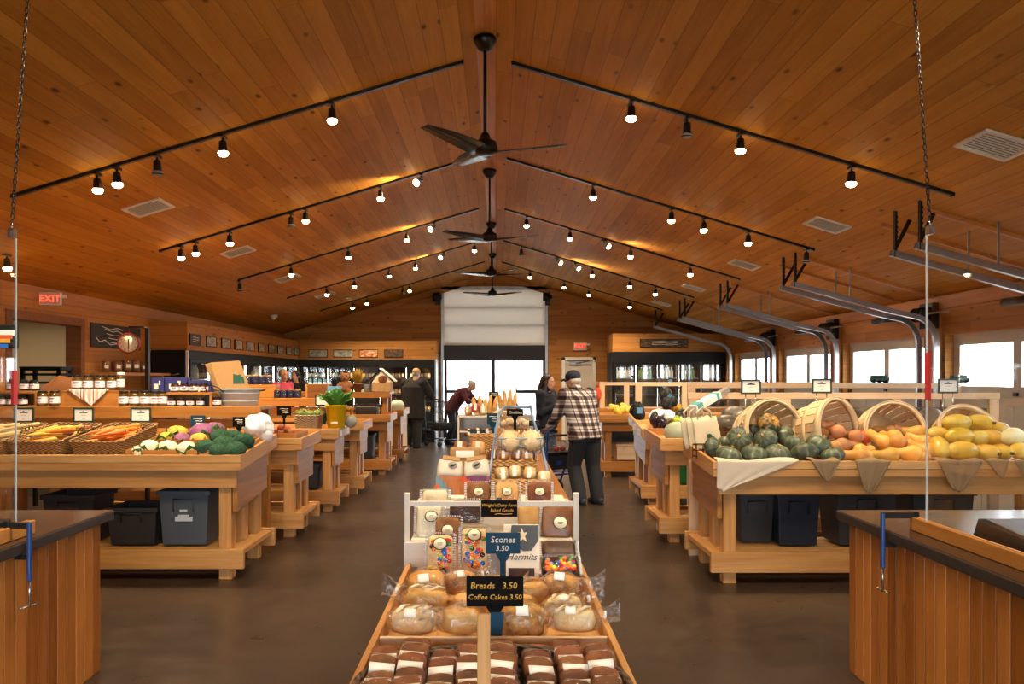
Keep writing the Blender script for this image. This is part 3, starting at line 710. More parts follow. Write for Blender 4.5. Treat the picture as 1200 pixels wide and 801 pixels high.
# ================================================================ produce tables
def produce_table(label, xa, xb, y0, y1, zf, zb, wx='pine', lip=.12, group='slatted pine produce tables', sidelegs=1, tagboard=False):
    """xa aisle edge, xb wall edge; front lip faces the camera"""
    s=1 if xb>xa else -1
    t=thing('produce_table',label,'produce table',((xa+xb)/2,(y0+y1)/2,0),group=group)
    A,B=min(xa,xb),max(xa,xb)
    wX,wY,wZ=M[wx+'_X'],M[wx+'_Y'],M[wx+'_Z']
    m=MB(); m.bb(A,y0,zf-lip,B,y0+.03,zf-lip/2-.002); m.bb(A,y0,zf-lip/2+.001,B,y0+.03,zf); m.build('front_lip',wX,t,world=True,bevel=.003)
    m=MB(); m.bb(A,y1-.03,zb-lip,B,y1,zb); m.build('back_lip',wX,t,world=True,bevel=.003)
    for x in (xa,xb-s*.03):
        x0,x1=min(x,x+s*.03),max(x,x+s*.03)
        m=MB(); m.hexa([(x0,y0+.031,zf-lip),(x1,y0+.031,zf-lip),(x1,y1-.031,zb-lip),(x0,y1-.031,zb-lip)],[(x0,y0+.031,zf),(x1,y0+.031,zf),(x1,y1-.031,zb),(x0,y1-.031,zb)])
        m.build('side_lip',wY,t,world=True,bevel=.003)
    m=MB(); n=6; 
    for q in range(n):
        a=y0+.031+(y1-y0-.062)*q/n; b=y0+.031+(y1-y0-.062)*(q+1)/n-.006
        za=zf-lip+.05+(zb-zf)*(a-y0)/(y1-y0); zb2=zf-lip+.05+(zb-zf)*(b-y0)/(y1-y0)
        m.hexa([(A+.031,a,za-.02),(B-.031,a,za-.02),(B-.031,b,zb2-.02),(A+.031,b,zb2-.02)],[(A+.031,a,za),(B-.031,a,za),(B-.031,b,zb2),(A+.031,b,zb2)])
    m.build('tray_slats',wX,t,world=True)
    ya,yb=y0+.07,y1-.07; zt=zf-lip-.001
    def zlow(y): return zf-lip+(zb-zf)*(y-y0)/(y1-y0)-.003
    m=MB(); m.bb(A+.06,ya,zt-.145,B-.06,ya+.04,zt); m.build('front_apron',wX,t,world=True,bevel=.003)
    m=MB(); m.bb(A+.06,yb-.04,zlow(yb-.04)-.145,B-.06,yb,zlow(yb-.04)); m.build('back_apron',wX,t,world=True,bevel=.003)
    for x in (A+.06,B-.10):
        m=MB(); m.hexa([(x,ya+.041,zt-.34),(x+.04,ya+.041,zt-.34),(x+.04,yb-.041,zlow(yb)-.34),(x,yb-.041,zlow(yb)-.34)],[(x,ya+.041,zlow(ya+.04)),(x+.04,ya+.041,zlow(ya+.04)),(x+.04,yb-.041,zlow(yb-.04)),(x,yb-.041,zlow(yb-.04))])
        m.build('side_apron',M['honey_Y'],t,world=True,bevel=.003)
    for x in (A+.11,B-.21):
        for y in (ya+.045,yb-.145):
            m=MB(); m.bb(x,y,0,x+.10,y+.10,zlow(y)-.002); m.build('leg',wZ,t,world=True,bevel=.004)
    zs=.235
    m=MB(); m.bb(A-.0,ya-.01,zs-.14,B,ya+.035,zs+.015); m.build('front_shelf_beam',wX,t,world=True,bevel=.003)
    m=MB(); m.bb(A,yb-.035,zs-.14,B,yb+.01,zs+.015); m.build('back_shelf_beam',wX,t,world=True,bevel=.003)
    m=MB(); n=int((B-A)/.3)
    xx=A+.24
    for p_,q_ in ((A+.02,A+.105),(B-.105,B-.02)): MB().bb(p_,ya+.036,zs-.04,q_,yb-.036,zs).build('shelf_end_board',wY,t,world=True,bevel=.002)
    m=MB(); 
    yy=ya+.15; 
    while yy<yb-.26:
        m.bb(A+.106,yy,zs-.03,B-.106,yy+.125,zs); yy+=.135
    m.build('shelf_slats',wX,t,world=True)
    if sidelegs:
        m=MB(); ym=(ya+yb)/2; xs=A+.115 if s>0 else B-.205
        m.bb(xs,ym-.045,zs+.001,xs+.09,ym+.045,zlow(ym)-.34); m.build('middle_post',wZ,t,world=True,bevel=.003)
    if tagboard:
        x=xa-s*.004; m=MB()
        for q in range(3):
            a=y0+.06+q*(y1-y0-.1)/3; b=a+(y1-y0-.1)/3-.05
            za=zf-lip*.9+(zb-zf)*(a-y0)/(y1-y0); 
            m.bb(min(x,x-s*.003),a,za+.01,max(x,x-s*.003),b,za+.08)
        m.build('price_strip',M['paper'],t,world=True)
    return t
LT1=produce_table('long front-left pine produce table holding carrots, cauliflower and broccoli',-2.0,-4.7,6.22,7.26,1.0,1.09)
LT1b=produce_table('pine produce table right behind the front-left vegetable table',-1.93,-4.6,7.88,8.75,1.0,1.02)
LT2=produce_table('pine produce table on the left under the yellow bucket',-1.87,-4.6,9.4,10.15,.995,1.0,tagboard=True)
LT2b=produce_table('pine produce table on the left behind the yellow bucket',-1.80,-4.6,10.75,11.55,1.0,1.0)
LT3=produce_table('pine produce table on the left holding a dark crate underneath',-1.72,-4.4,12.9,13.75,.99,1.0,wx='honey')
LT4=produce_table('farthest pine produce table on the left with a melon',-1.72,-4.4,14.7,15.7,.99,1.0,wx='honey')
RT1=produce_table('long front-right pine produce table piled with squash',1.66,4.75,6.1,7.10,.965,1.04)
RT1b=produce_table('pine produce table on the right just behind the squash table',1.57,4.7,7.62,8.5,1.02,1.06)
RT2=produce_table('pine produce table on the right with eggplants and limes',1.80,4.6,9.85,10.9,.965,1.10,tagboard=True)
RT3=produce_table('farthest pine produce table on the right with yellow squash',1.62,4.6,12.6,13.7,1.0,1.06,wx='honey',tagboard=True)

# riser shelves between left tables
def riser(label,xa,xb,y0,y1,z,board=.1,wx='honey',two=True):
    s=1 if xb>xa else -1; A,B=min(xa,xb),max(xa,xb)
    t=thing('riser_shelf',label,'shelf',((A+B)/2,(y0+y1)/2,0),group='riser shelves behind the left tables')
    m=MB(); m.bb(A,y0,z-board,B,y0+.035,z); m.build('front_board',M[wx+'_X'],t,world=True,bevel=.003)
    if two:
        m=MB(); m.bb(A,y0+.04,z-.20,B,y0+.07,z-.115); m.build('lower_board',M[wx+'_X'],t,world=True,bevel=.003)
    m=MB(); yy=y0+.036
    while yy<y1-.05: m.bb(A,yy,z-.03,B,min(yy+.12,y1),z-.001); yy+=.125
    m.build('shelf_boards',M[wx+'_X'],t,world=True)
    for x in (A+.05,B-.14):
        m=MB(); m.bb(x,y0+.08,0,x+.09,y0+.17,z-.031); m.build('post',M[wx+'_Z'],t,world=True,bevel=.003)
        m=MB(); m.bb(x,y1-.1,0,x+.09,y1-.01,z-.031); m.build('post',M[wx+'_Z'],t,world=True,bevel=.003)
    return t
LR1=riser('riser shelf of jars behind the front-left vegetable table',-2.17,-4.75,7.30,7.84,1.335)
LR2=riser('riser shelf on the left carrying the framed sign near the yellow bucket',-2.05,-4.6,10.19,10.7,1.33)
LR3=riser('riser shelf on the left carrying the birdhouse basket',-1.85,-4.3,13.79,14.4,1.335,two=False)
# divider frames on the right (sneeze guard) between the trays
def frame(label,xa,xb,y,z0,z1,posts,glass=True,w=.085):
    t=thing('divider_frame',label,'divider',(xa,y,0),group='pine divider frames')
    m=MB(); m.bb(xa,y,z1-.055,xb,y+.05,z1); m.build('top_rail',M['pale_X'],t,world=True,bevel=.003)
    m=MB(); m.bb(xa,y,z0-.1,xb,y+.05,z0); m.build('bottom_rail',M['pale_X'],t,world=True,bevel=.003)
    for q,x in enumerate(posts):
        m=MB(); m.bb(x,y+.002,z0 if q not in (0,len(posts)-1) else 0.0,x+w,y+.048,z1-.056); m.build('post',M['pale_Z'],t,world=True,bevel=.003)
    if glass:
        for a,b in zip(posts[:-1],posts[1:]):
            MB().bb(a+w,y+.022,z0,b,y+.026,z1-.056).build('pane',M['acrylic'],t,world=True)
    return t
y=7.17; frame('pine divider frame directly behind the squash baskets',XX(806,y),XX(1172,y),y,1.06,ZZ(460,y),[XX(808,y),XX(916,y),XX(1045,y),XX(1160,y)])
y=8.56; frame('longer pine divider frame under the windows, behind the squash table',XX(806,y),XX(1085,y)+.3,y,1.08,ZZ(448.5,y),[XX(806,y),XX(960,y),XX(1085,y)+.2])
y=10.95; frame('pine divider frame behind the eggplant table',XX(745,y),XX(808,y)+2,y,1.12,ZZ(447.5,y),[XX(745,y),XX(808,y)-.1,XX(808,y)+1.9])
y=13.75; frame('farthest pine divider frame on the right',XX(703,y),XX(752,y)+2,y,1.08,ZZ(447.5,y),[XX(703,y),XX(752,y)-.3,XX(752,y)+1.9])

# storage bins under the tables
def bin_(name,label,mat,x,y,z,w,d,h,lid=False,logo=False,rz=0,group='plastic bins under the produce tables',taper=.88):
    t=thing(name,label,'bin',(x,y,z),rz,group)
    a,b=w/2,d/2; m=MB(); k=taper
    def ring(sx,sy,zz): return [Vector((p*sx,q*sy,zz)) for p,q in ((-1,-1),(1,-1),(1,1),(-1,1))]
    m.loft([ring(a*k,b*k,0),ring(a,b,h),ring(a-.012,b-.012,h),ring(a*k-.012,b*k-.012,.012)],True,False); m.build('tub',mat,t,bevel=.006)
    m=MB()
    for p,q,r,s_ in ((-a-.015,-b-.015,a+.015,-b),(-a-.015,b,a+.015,b+.015),(-a-.015,-b,-a,b),(a,-b,a+.015,b)): m.bb(p,q,h-.035,r,s_,h)
    m.build('rim',mat,t,bevel=.003)
    m=MB(); m.tube([(-.08,-b*.985-.004,h*.62),(-.08,-b-.008,h*.85),(.08,-b-.008,h*.85),(.08,-b*.985-.004,h*.62)],.006,6); m.build('handle',mat,t)
    if lid:
        m=MB(); m.bb(-a-.01,-b-.01,h+.001,a+.01,b+.01,h+.02); m.build('lid',mat,t,bevel=.004)
    if logo:
        zz=h*.48; yy=-b*(k+(1-k)*.48)-.0035; m=MB(); m.box((0,yy-.001,zz),(.14,.003,.035),(-.09,0,0)); m.box((0,yy-.007,zz+.07),(.06,.003,.014),(-.09,0,0)); m.box((0,yy-.003,zz+.028),(.09,.003,.015),(-.09,0,0)); m.build('logo',M['bin_logo'],t)
    return t
pbr('bin_logo','#b9c6d2',.5)
Y=6.62; zs=.252
bin_('storage_bin','grey plastic bin with pale logo under the front-left table',M['bin_grey'],XX(226,Y),Y,zs,.40,.4,.44,logo=True)
bin_('storage_bin','dark low plastic bin left of the grey logo bin',M['bin_dark'],XX(166,Y),Y,zs,.40,.38,.30)
bin_('storage_bin','dark plastic bin under the left table, half hidden by counter',M['bin_dark'],XX(92,Y),Y+.02,zs,.42,.36,.40)
Y=6.6
bin_('storage_bin','navy plastic bin with lid under the squash table',M['bin_navy'],XX(926,Y),Y,zs,.34,.4,.42,lid=True)
bin_('storage_bin','black plastic bin left of the navy bin under the squash table',M['bin_dark'],XX(884,Y),Y+.12,zs,.28,.4,.40)
bin_('storage_bin','wide black plastic bin near the right counter corner',M['bin_dark'],XX(1003,Y),Y,zs,.48,.4,.44)
bin_('storage_bin','black plastic bin behind the right checkout counter',M['bin_dark'],XX(1090,Y),Y,zs,.5,.4,.44)
bin_('produce_crate','green plastic crate under the eggplant table',M['green_crate'],XX(793,10.2),10.25,zs,.34,.36,.26,taper=.95)
bin_('produce_crate','dark crate in the opening under the third left table',M['bin_dark'],XX(425,13.3),13.3,zs,.38,.36,.40,taper=.95)
bin_('produce_crate','pale wooden crate under the farthest right table',M['pale_X'],XX(735,13.1),13.1,zs,.4,.36,.26,taper=.97)
bin_('storage_bin','dark bin with handle under the bucket table on the left',M['bin_dark'],XX(362,9.75),9.78,zs,.3,.34,.3)
# ================================================================ squash on the right
def veg_mat(name,stops,scale=6,rough=.4,ribs=0,aniso=None,var=.5,bumpn=.1,spec=.4):
    t=NT(name); co=t.coords(); f=t.noise(co if not aniso else t.mapping(co,aniso),scale,4,.6,.3,t.math('MULTIPLY',t.N('ObjectInfo').outputs['Random'],30.0))
    if ribs:
        sp=t.N('SeparateXYZ'); t.L(co,sp.inputs[0])
        a=t.math('ARCTAN2',sp.outputs[1],sp.outputs[0]); st=t.math('SINE',t.math('MULTIPLY',a,float(ribs)))
        f=t.math('ADD',f,t.math('MULTIPLY',t.math('POWER',t.math('ABSOLUTE',st),6.0),-.15))
    col=t.ramp(f,[(p,s2l(c)) for p,c in stops])
    oi=t.N('ObjectInfo').outputs['Random']; h=t.N('HueSaturation'); t.L(t.math('MULTIPLY_ADD',t.math('FRACT',t.math('MULTIPLY',oi,5.3)),var,1-var/2),h.inputs['Value']); t.L(t.math('MULTIPLY_ADD',oi,.02,.49),h.inputs['Hue']); t.val(h.inputs['Color'],col)
    b=t.bsdf(h.outputs[0],rough,0,t.bump(f,bumpn,.004)); b.inputs['Specular IOR Level'].default_value=spec; M[name]=t.m
veg_mat('kabocha',[(.16,'#a3aa8c'),(.34,'#5c6650'),(.56,'#3a4334'),(.8,'#6d745c')],14,.45,5)
veg_mat('kabocha_patch',[(.48,'#2c3b26'),(.6,'#c98a3a'),(.75,'#e0a850')],9,.5)
veg_mat('butternut',[(.25,'#c17c30'),(.55,'#dca04c'),(.8,'#e8b76a')],6,.45)
veg_mat('butternut_brown',[(.25,'#8f5a34'),(.55,'#bd8250'),(.8,'#d8a878')],6,.5)
veg_mat('spaghetti',[(.22,'#b58a2a'),(.45,'#dcb43c'),(.8,'#f0d878')],5,.35,var=.3)
veg_mat('spaghetti_pale',[(.25,'#cfc68a'),(.55,'#ece6b8'),(.8,'#f6f2d6')],5,.35,var=.2)
pbr('squash_stem','#b39a62',.8,nscale=40,namt=.3); pbr('dark_stem','#6a5838',.8)
def kabocha():
    t=thing('kabocha_squash','p','squash')
    m=MB(); n=10
    def fn(q):
        a=math.atan2(q.y,q.x); rr=math.hypot(q.x,q.y)
        return (1-.07*abs(math.sin(a*n/2))**.7*0-.055*(1-abs(math.sin(a*n/2)))**1.5*rr)*(1-.22*math.exp(-(rr*4)**2)*(1 if q.z>0 else .6))
    m.ball((0,0,0),(.105,.105,.074),40,16,fn=fn); m.build('rind',M['kabocha'],t)
    m=MB(); m.lathe([(.018,.052),(.010,.066),(.011,.080),(.014,.084)],10); m.build('stem',M['squash_stem'],t)
    return t
def butternut(mat):
    t=thing('butternut_squash','p','squash'); L=.23
    pr=[(.004,-.115),(.028,-.110),(.048,-.095),(.060,-.070),(.062,-.045),(.054,-.018),(.042,.005),(.037,.03),(.037,.06),(.040,.085),(.036,.104),(.018,.113),(.006,.114)]
    m=MB(); m.lathe(pr,20); m.build('rind',M[mat],t)
    m=MB(); m.lathe([(.014,.112),(.011,.122),(.013,.128)],10); m.build('stem',M['squash_stem'],t); return t
def spaghetti(mat):
    t=thing('spaghetti_squash','p','squash')
    m=MB(); m.ball((0,0,0),(.072,.072,.118),24,16,fn=lambda q:1-.02*abs(math.sin(5*math.atan2(q.y,q.x)))); m.build('rind',M[mat],t)
    m=MB(); m.lathe([(.016,.112),(.011,.126),(.014,.134)],10); m.build('stem',M['dark_stem'],t); return t
def place_all(lst, maker_by_kind, labeler, group):
    protos={}; lst=sorted(lst,key=lambda q:q[0])
    out=[]
    for i,(px,py,Y,kind,rot,sc) in enumerate(lst):
        loc=P(px,py,Y); lab=labeler(i,kind,len(lst))
        if kind not in protos:
            t=protos[kind]=maker_by_kind[kind](); t.location=loc; t.rotation_euler=rot; t.scale=(sc,)*3; t['label']=lab; t['group']=group
        else: t=dup(protos[kind],loc,rot=rot,scale=sc,label=lab,group=group)
        out.append(t)
    return out
def tilt(): return (R.uniform(-.3,.5),R.uniform(-.3,.3),R.uniform(0,6))
kb=[(836,524.6,6.5,'k',(1.3,.2,.6),.85),(851,518.6,6.65,'k',(.3,.1,2),.72),(867,514,6.6,'k',(1.2,.0,-.4),1.05),(854,533.5,6.29,'k',(.35,.1,1),1.0),
 (884,532.5,6.29,'k',(.3,0,2.1),1.0),(911,532,6.30,'k',(.35,-.1,.4),1.0),(943,530.5,6.31,'k',(.5,.1,3),1.05),(901,496.5,6.62,'p',(1.0,-.1,.3),.95),
 (897,515,6.45,'k',(.5,-.9,.2),.95),(921,512,6.62,'k',(1.4,.3,.9),.95),(931,520,6.5,'k',(.2,0,1.9),.9),(961,521.5,6.42,'k',(.45,.2,.7),1.05),(976,534,6.28,'k',(.25,.1,4),.9),
 (884,507,6.72,'k',(.9,.4,2.2),.8)]
def kab_patch():
    t=kabocha(); bpy.data.objects[KIDS[t.name][0].name].data.materials[0]=M['kabocha_patch']; return t
place_all(kb,{'k':kabocha,'p':kab_patch},lambda i,k,n:('orange-spotted' if k=='p' else 'green')+' kabocha squash in the right-hand pile, %s from the left'%nth(i),'kabocha squash piled on the right table')
def hz(a,el=0.0,roll=0.0): # long axis pointing along heading a (0 = right, PI/2 = away), raised by el
    return axis_eul((math.cos(a)*math.cos(el),math.sin(a)*math.cos(el),math.sin(el)),roll)
bt=[(965,497.7,6.72,'b',hz(.2),.85),(978,505,6.60,'b',hz(PI/2+.1),.95),(964,507,6.66,'b',hz(1.3),.8),(991,509.5,6.62,'b',hz(.3),.9),(1003,511,6.48,'b',hz(PI/2-.4),.95),
 (994,521.5,6.40,'b',hz(.15),1.0),(979,523,6.42,'b',hz(1.2),.85),
 (1031,515,6.52,'n',hz(2.3,.5),1.1),(1036,503.5,6.72,'b',hz(2.5),.8),(1043,511,6.52,'n',hz(PI/2+.2),1.0),(1050,503,6.74,'b',hz(1.0),.8),(1068,506,6.68,'n',hz(2.7,.1),1.05),
 (1056,517,6.45,'n',hz(.6),1.05),(1077,515.5,6.6,'n',hz(2.2,.3),1.0),(1080,526,6.40,'n',hz(2.4,.35),1.2),(1060,531,6.28,'n',hz(PI-.35),1.1),(1036,533,6.27,'n',hz(PI-.1),1.0),
 (1013,527,6.36,'n',hz(.4),.85),(1000,533.5,6.27,'n',hz(2.6),1.05),(1019,534,6.28,'n',hz(.7),.85),(1074,536,6.25,'n',hz(2.8),.9)]
place_all(bt,{'b':lambda:butternut('butternut_brown'),'n':lambda:butternut('butternut')},lambda i,k,n:('brown' if k=='b' else 'tan')+' butternut squash in the heap, %s from the left'%nth(i),'butternut squash heaped on the right table')
sp=[(1121,494.7,6.62,'s',hz(-.1),1.0),(1147,494.7,6.62,'s',hz(-.9),.95),(1124.5,510.5,6.45,'s',hz(-.05),1.0),(1146,513,6.48,'s',hz(.3),.9),(1161,512,6.5,'s',hz(-1.1),.9),(1169,504,6.66,'s',hz(.2),1.0),
 (1187,511.5,6.42,'w',hz(.5),1.05),(1101,524,6.34,'s',hz(1.4,.6),1.0),(1128,528,6.28,'s',hz(0),1.08),(1155,530,6.28,'s',hz(-1.2),.95),(1173,529.5,6.28,'s',hz(-1.4),.9),(1194,528,6.28,'s',hz(.8),.95),(1099,508,6.6,'s',hz(.1),.85),(1210,524,6.4,'s',hz(.4),1.0)]
place_all(sp,{'s':lambda:spaghetti('spaghetti'),'w':lambda:spaghetti('spaghetti_pale')},lambda i,k,n:('pale cream' if k=='w' else 'yellow')+' spaghetti squash, %s from the left in its heap'%nth(i),'spaghetti squash heaped on the right table')
# red squash glimpsed between the baskets
t=thing('red_squash','small red-orange squash wedged between the second and third bushel baskets','squash',P(1012.5,513,6.62))
m=MB(); m.ball((0,0,0),(.06,.06,.07),20,12,fn=lambda q:1-.04*abs(math.sin(5*math.atan2(q.y,q.x)))); pbr('red_rind','#c2481e',.4); m.build('rind',M['red_rind'],t); m=MB(); m.lathe([(.01,.06),(.008,.085),(.011,.09)],8); m.build('stem',M['dark_stem'],t)
# pale gourds on the far table end
t=thing('pale_gourd','big pale green gourd at the end of the second right tray','squash',P(795,509,7.85))
m=MB(); m.ball((0,0,0),(.15,.12,.12),24,14,M=Euler((0,.5,.2)).to_matrix().to_4x4()); veg_mat('pale_gourd',[(.3,'#9fae94'),(.6,'#c6cfb8'),(.8,'#dfe2cf')],5,.4); m.build('rind',M['pale_gourd'],t); m=MB(); m.tube([(-.1,0,.1),(-.12,0,.15)],.012,8); m.build('stem',M['dark_stem'],t)

# bushel baskets
def bushel(axis,loc,label,R0=.268,R1=.21,Lb=.30,roll=0.0):
    t=thing('bushel_basket',label,'basket',loc,group='tipped bushel baskets on the squash table',rot=axis_eul(axis,roll))
    n=22; m=MB()
    for k in range(n):          # staves
        a0=2*PI*(k+.06)/n; a1=2*PI*(k+.94)/n
        def pt(a,z,dr): 
            u=(z+Lb)/Lb; r=R1+(R0-R1)*math.sin(u*PI/2)**.8+dr; return Vector((r*math.cos(a),r*math.sin(a),z))
        rings=[]
        for q in range(7):
            z=-Lb+Lb*q/6; rings.append([pt(a0,z,0),pt(a1,z,0),pt(a1,z,.006),pt(a0,z,.006)])
        m.loft(rings,True,False)
    m.build('staves',M['splint'],t)
    m=MB(); m.lathe([(.01,-Lb),(R1+.004,-Lb),(R1+.004,-Lb+.01),(.01,-Lb+.01)],n,caps=False); m.build('bottom',M['splint'],t)
    for nm,z,h in (('rim_hoop',-.045,.05),('middle_band',-.18,.035),('lower_band',-.30,.035)):
        u=(z+Lb)/Lb; r=R1+(R0-R1)*math.sin(max(u,0.02)*PI/2)**.8; m=MB(); m.lathe([(r+.007,z),(r+.014,z),(r+.017,z+h),(r+.008,z+h),(r+.007,z)],32,caps=False)
        if nm=='rim_hoop': m.lathe([(r-.004,z),(r-.012,z),(r-.010,z+h),(r+.002,z+h),(r-.004,z)],32,caps=False)
        m.build(nm,M['splint'],t)
    for s in (0,PI):
        m=MB(); pts=[]
        for q in range(9):
            a=s+(-.35+.7*q/8); pts.append((( R0+.02+.05*math.sin(q/8*PI))*math.cos(a),(R0+.02+.05*math.sin(q/8*PI))*math.sin(a),-.03+.0*q))
        m.tube(pts,.004,6); m.build('wire_handle',M['galv'],t)
    return t
bushel((.27,-.94,.20),P(909,505,6.62),'tipped bushel basket spilling green kabocha squash')
bushel((.54,-.83,.14),P(984,504,6.60),'tipped bushel basket of brown butternut squash')
bushel((.10,-.97,.2),P(1051,508,6.62),'tipped bushel basket spilling tan butternut squash')
bushel((.05,-.88,.5),P(1139,508,6.74),'tipped bushel basket behind the yellow spaghetti squash')

# burlap cloths over the lip
def drape(label,pl,pr_,tip,y,ztop,mat,cat='cloth',group='cloths hanging over the squash table lip',inw=.10,tipw=.02,solid=.003):
    """cloth from the top of the lip (pixel x range) hanging to a tip"""
    xl,xr=XX(pl,y),XX(pr_,y); xt=XX(tip[0],y); zt=ZZ(tip[1],y-.02)
    t=thing('burlap_cloth',label,cat,((xl+xr)/2,y,ztop),group=group)
    ph=R.uniform(0,6)
    def fn(u,v):
        if v<.3:
            k=v/.3; x=xl+(xr-xl)*u; yy=y+inw*(1-k)-.007*k; z=ztop+.004+.012*math.sin(u*7+ph)*(1-k)+.004
        else:
            k=(v-.3)/.7; x=(xl+(xr-xl)*u)*(1-k)+(xt+tipw*(u-.5)*2)*k; z=ztop+.006-(ztop-zt)*k*(1-.25*abs(u-.5)*k); yy=y-.009-.012*abs(math.sin(u*9+ph+k))*k**.5
        return Vector((x,yy,z))
    m=MB(); m.sheet(fn,22,20); m.build('fabric',mat,t,world=True,solid=solid)
    return t
y=6.095; zl=.966
drape('cream linen cloth hanging from the left corner of the squash table',840,936,(847,577),y,zl,M['linen'],tipw=.05)
drape('small tan burlap corner hanging below the kabocha pile',950,984,(969,566),y,zl,M['burlap'])
drape('tan burlap triangle hanging below the butternut heap',1002,1044,(1017,580),y,zl,M['burlap'],tipw=.035)
drape('wide burlap triangle hanging below the spaghetti squash',1098,1152,(1122,578),y,zl,M['burlap'],tipw=.05)
drape('burlap corner second from the right edge of the photo',1155,1182,(1173,562),y,zl,M['burlap'])
drape('burlap corner at the right edge of the photo',1188,1224,(1203,565),y,zl,M['burlap'])

# framed price cards on wire stands
def card(label,px,py,Y,w,h,zbase,mat='frame_green',name='price_sign',group='framed price cards'):
    c=P(px,py,Y); t=thing(name,label,'sign',(c.x,Y,zbase),group=group)
    H=c.z-zbase; m=MB()
    for a,b,cc,d in ((-w/2,-h/2,w/2,-h/2+.016),(-w/2,h/2-.016,w/2,h/2),(-w/2,-h/2+.016,-w/2+.014,h/2-.016),(w/2-.014,-h/2+.016,w/2,h/2-.016)): m.bb(a,-.008,H+b,cc,.008,H+d)
    m.build('frame',M[mat],t,bevel=.002)
    m=MB(); m.bb(-w/2+.013,-.003,H-h/2+.015,w/2-.013,.003,H+h/2-.015); m.build('card',M['paper'],t)
    m=MB(); m.prism([(-w*.2,H+h*.13),(w*.2,H+h*.13),(w*.2,H+h*.2),(w*.05,H+h*.22),(0,H+h*.28),(-w*.08,H+h*.22),(-w*.2,H+h*.2)],'Y',-.0042,-.0031)
    m.build('logo',M['ink'],t)
    m=MB(); m.bb(-w*.12,-.004,H-h*.03,w*.12,-.0031,H-h*.01); m.bb(-w*.05,-.004,H-h*.27,w*.08,-.0031,H-h*.25); m.build('small_print',M['grey_ink'],t)
    if H>h/2+.02:
        for x in (-.045,.045):
            m=MB(); m.tube([(x,.004,0),(x,.004,H-h/2+.01)],.004,6); m.build('wire_leg',M['steel'],t)
    return t
W_,H_=.185,.135
card('green-framed price card among the parsnips, leftmost on the left table',28,486,7.24,W_,H_,1.0)
card('green-framed price card above the yellow carrot basket',98,486,7.24,W_,H_,1.0)
card('green-framed price card above the orange carrot basket',165,486,7.24,W_,H_,1.0)
card('green-framed price card standing behind the kabocha squash',880,453,7.0,.175,.13,.96)
card('green-framed price card standing behind the brown butternut squash',963,452,7.0,.175,.13,.96)
card('green-framed price card standing behind the spaghetti squash',1111,452,7.0,.175,.13,.96)
card('black-framed price card above the yellow bucket on the left',378,469,10.12,.185,.135,.96,'sign_black')
def green_truck(label,px,py,Y):
    c=P(px,py,Y); t=thing('green_clip',label,'clip',(c.x,Y+.025,1.5325 if Y>8 else c.z-.04),group='dark green clips on the divider rail')
    t.location.z=ZZ(448.5,8.56)+.001; t.location.y=8.585
    m=MB(); m.bb(-.10,-.03,.02,.10,.03,.055); m.bb(-.09,-.028,.055,.07,.028,.085); m.build('body',M['frame_green'],t,bevel=.006)
    m=MB()
    for x in (-.065,0,.065): m.lathe([(.018,-.034),(.018,.034)],12,M=Matrix.Translation((x,0,.018)) @ Matrix.Rotation(PI/2,4,'X'))
    m.build('feet',M['black'],t)
green_truck('small dark green holder standing on the divider rail above the tan butternuts',1035,450,8.5)
green_truck('small dark green holder on the divider rail beside the rightmost price card',1130,450,8.5)

# tote bags and bag-roll holder at the left end of the squash table
for j,(px,dy,rz) in enumerate(((832,0,.12),(824,.05,.22),(817,.1,.3))):
    Y=6.80+dy; c=P(px,521,Y)
    t=thing('tote_bag',['front canvas tote bag with green emblem beside the kabochas','middle canvas tote bag of the three beside the kabochas','rearmost canvas tote bag of the three beside the kabochas'][j],'bag',(c.x,Y,1.0),0,'canvas tote bags',rot=(-.18,-.13,rz))
    m=MB(); w,h,d=.115,.27,.03
    rings=[]
    for q in range(7):
        u=q/6; ww=w*(1.0-.06*u); dd=d*(1.1-u*.75)/2
        rings.append([Vector((ww*sx,dd*sy+.004*math.sin(u*6+sx),h*u)) for sx,sy in ((-1,-.6),(-.9,-1),(-.3,-1.1),(.3,-1.1),(.9,-1),(1,-.6),(1,.6),(.9,1),(-.9,1),(-1,.6))])
    m.loft(rings,True,True); m.build('bag_body',M['canvas'],t)
    if j==0:
        m=MB(); m.prism([(-.01,.05),(.055,.05),(.055,.09),(.03,.10),(.03,.115),(.01,.125),(-.01,.12)],'Y',-.0225,-.0195); m.build('emblem',M['green_ink'],t)
    for sy in (-1,1):
        m=MB(); pts=[(-.06,sy*.008,h-.01),(-.055,sy*.012,h+.05),(0,sy*.014,h+.085),(.055,sy*.012,h+.05),(.06,sy*.008,h-.01)]; m.tube(pts,(.006),6); m.build('strap',M['canvas'],t)
Y=6.9; a=P(812,479,Y); b=P(852,456,Y+.25)
t=thing('bag_roll_holder','white printed box of produce bags tilted above the tote bags','bag roll',a)
d=(b-a); Mx=axis_mat(d,a)
m=MB(); L=d.length*.72; m.bb(-.042,-.03,.0,.042,.03,L,M=Mx); m.build('box',M['paper'],t,world=True,bevel=.004)
pbr('teal_print','#4ea3a6',.6)
m=MB(); m.bb(-.0435,-.032,.02,.0435,.032,.09,M=Mx); m.bb(-.0435,-.032,L-.06,.0435,.032,L-.03,M=Mx); m.build('teal_print',M['teal_print'],t,world=True)
m=MB(); m.bb(-.026,-.02,L,.026,.02,d.length,M=Mx); m.build('core_end',M['grey_ink'],t,world=True); m=MB(); m.tube([a+Vector((0,.03,0)),Vector((a.x,a.y+.06,1.0))],.008,8); m.build('stand',M['grey_ink'],t,world=True)
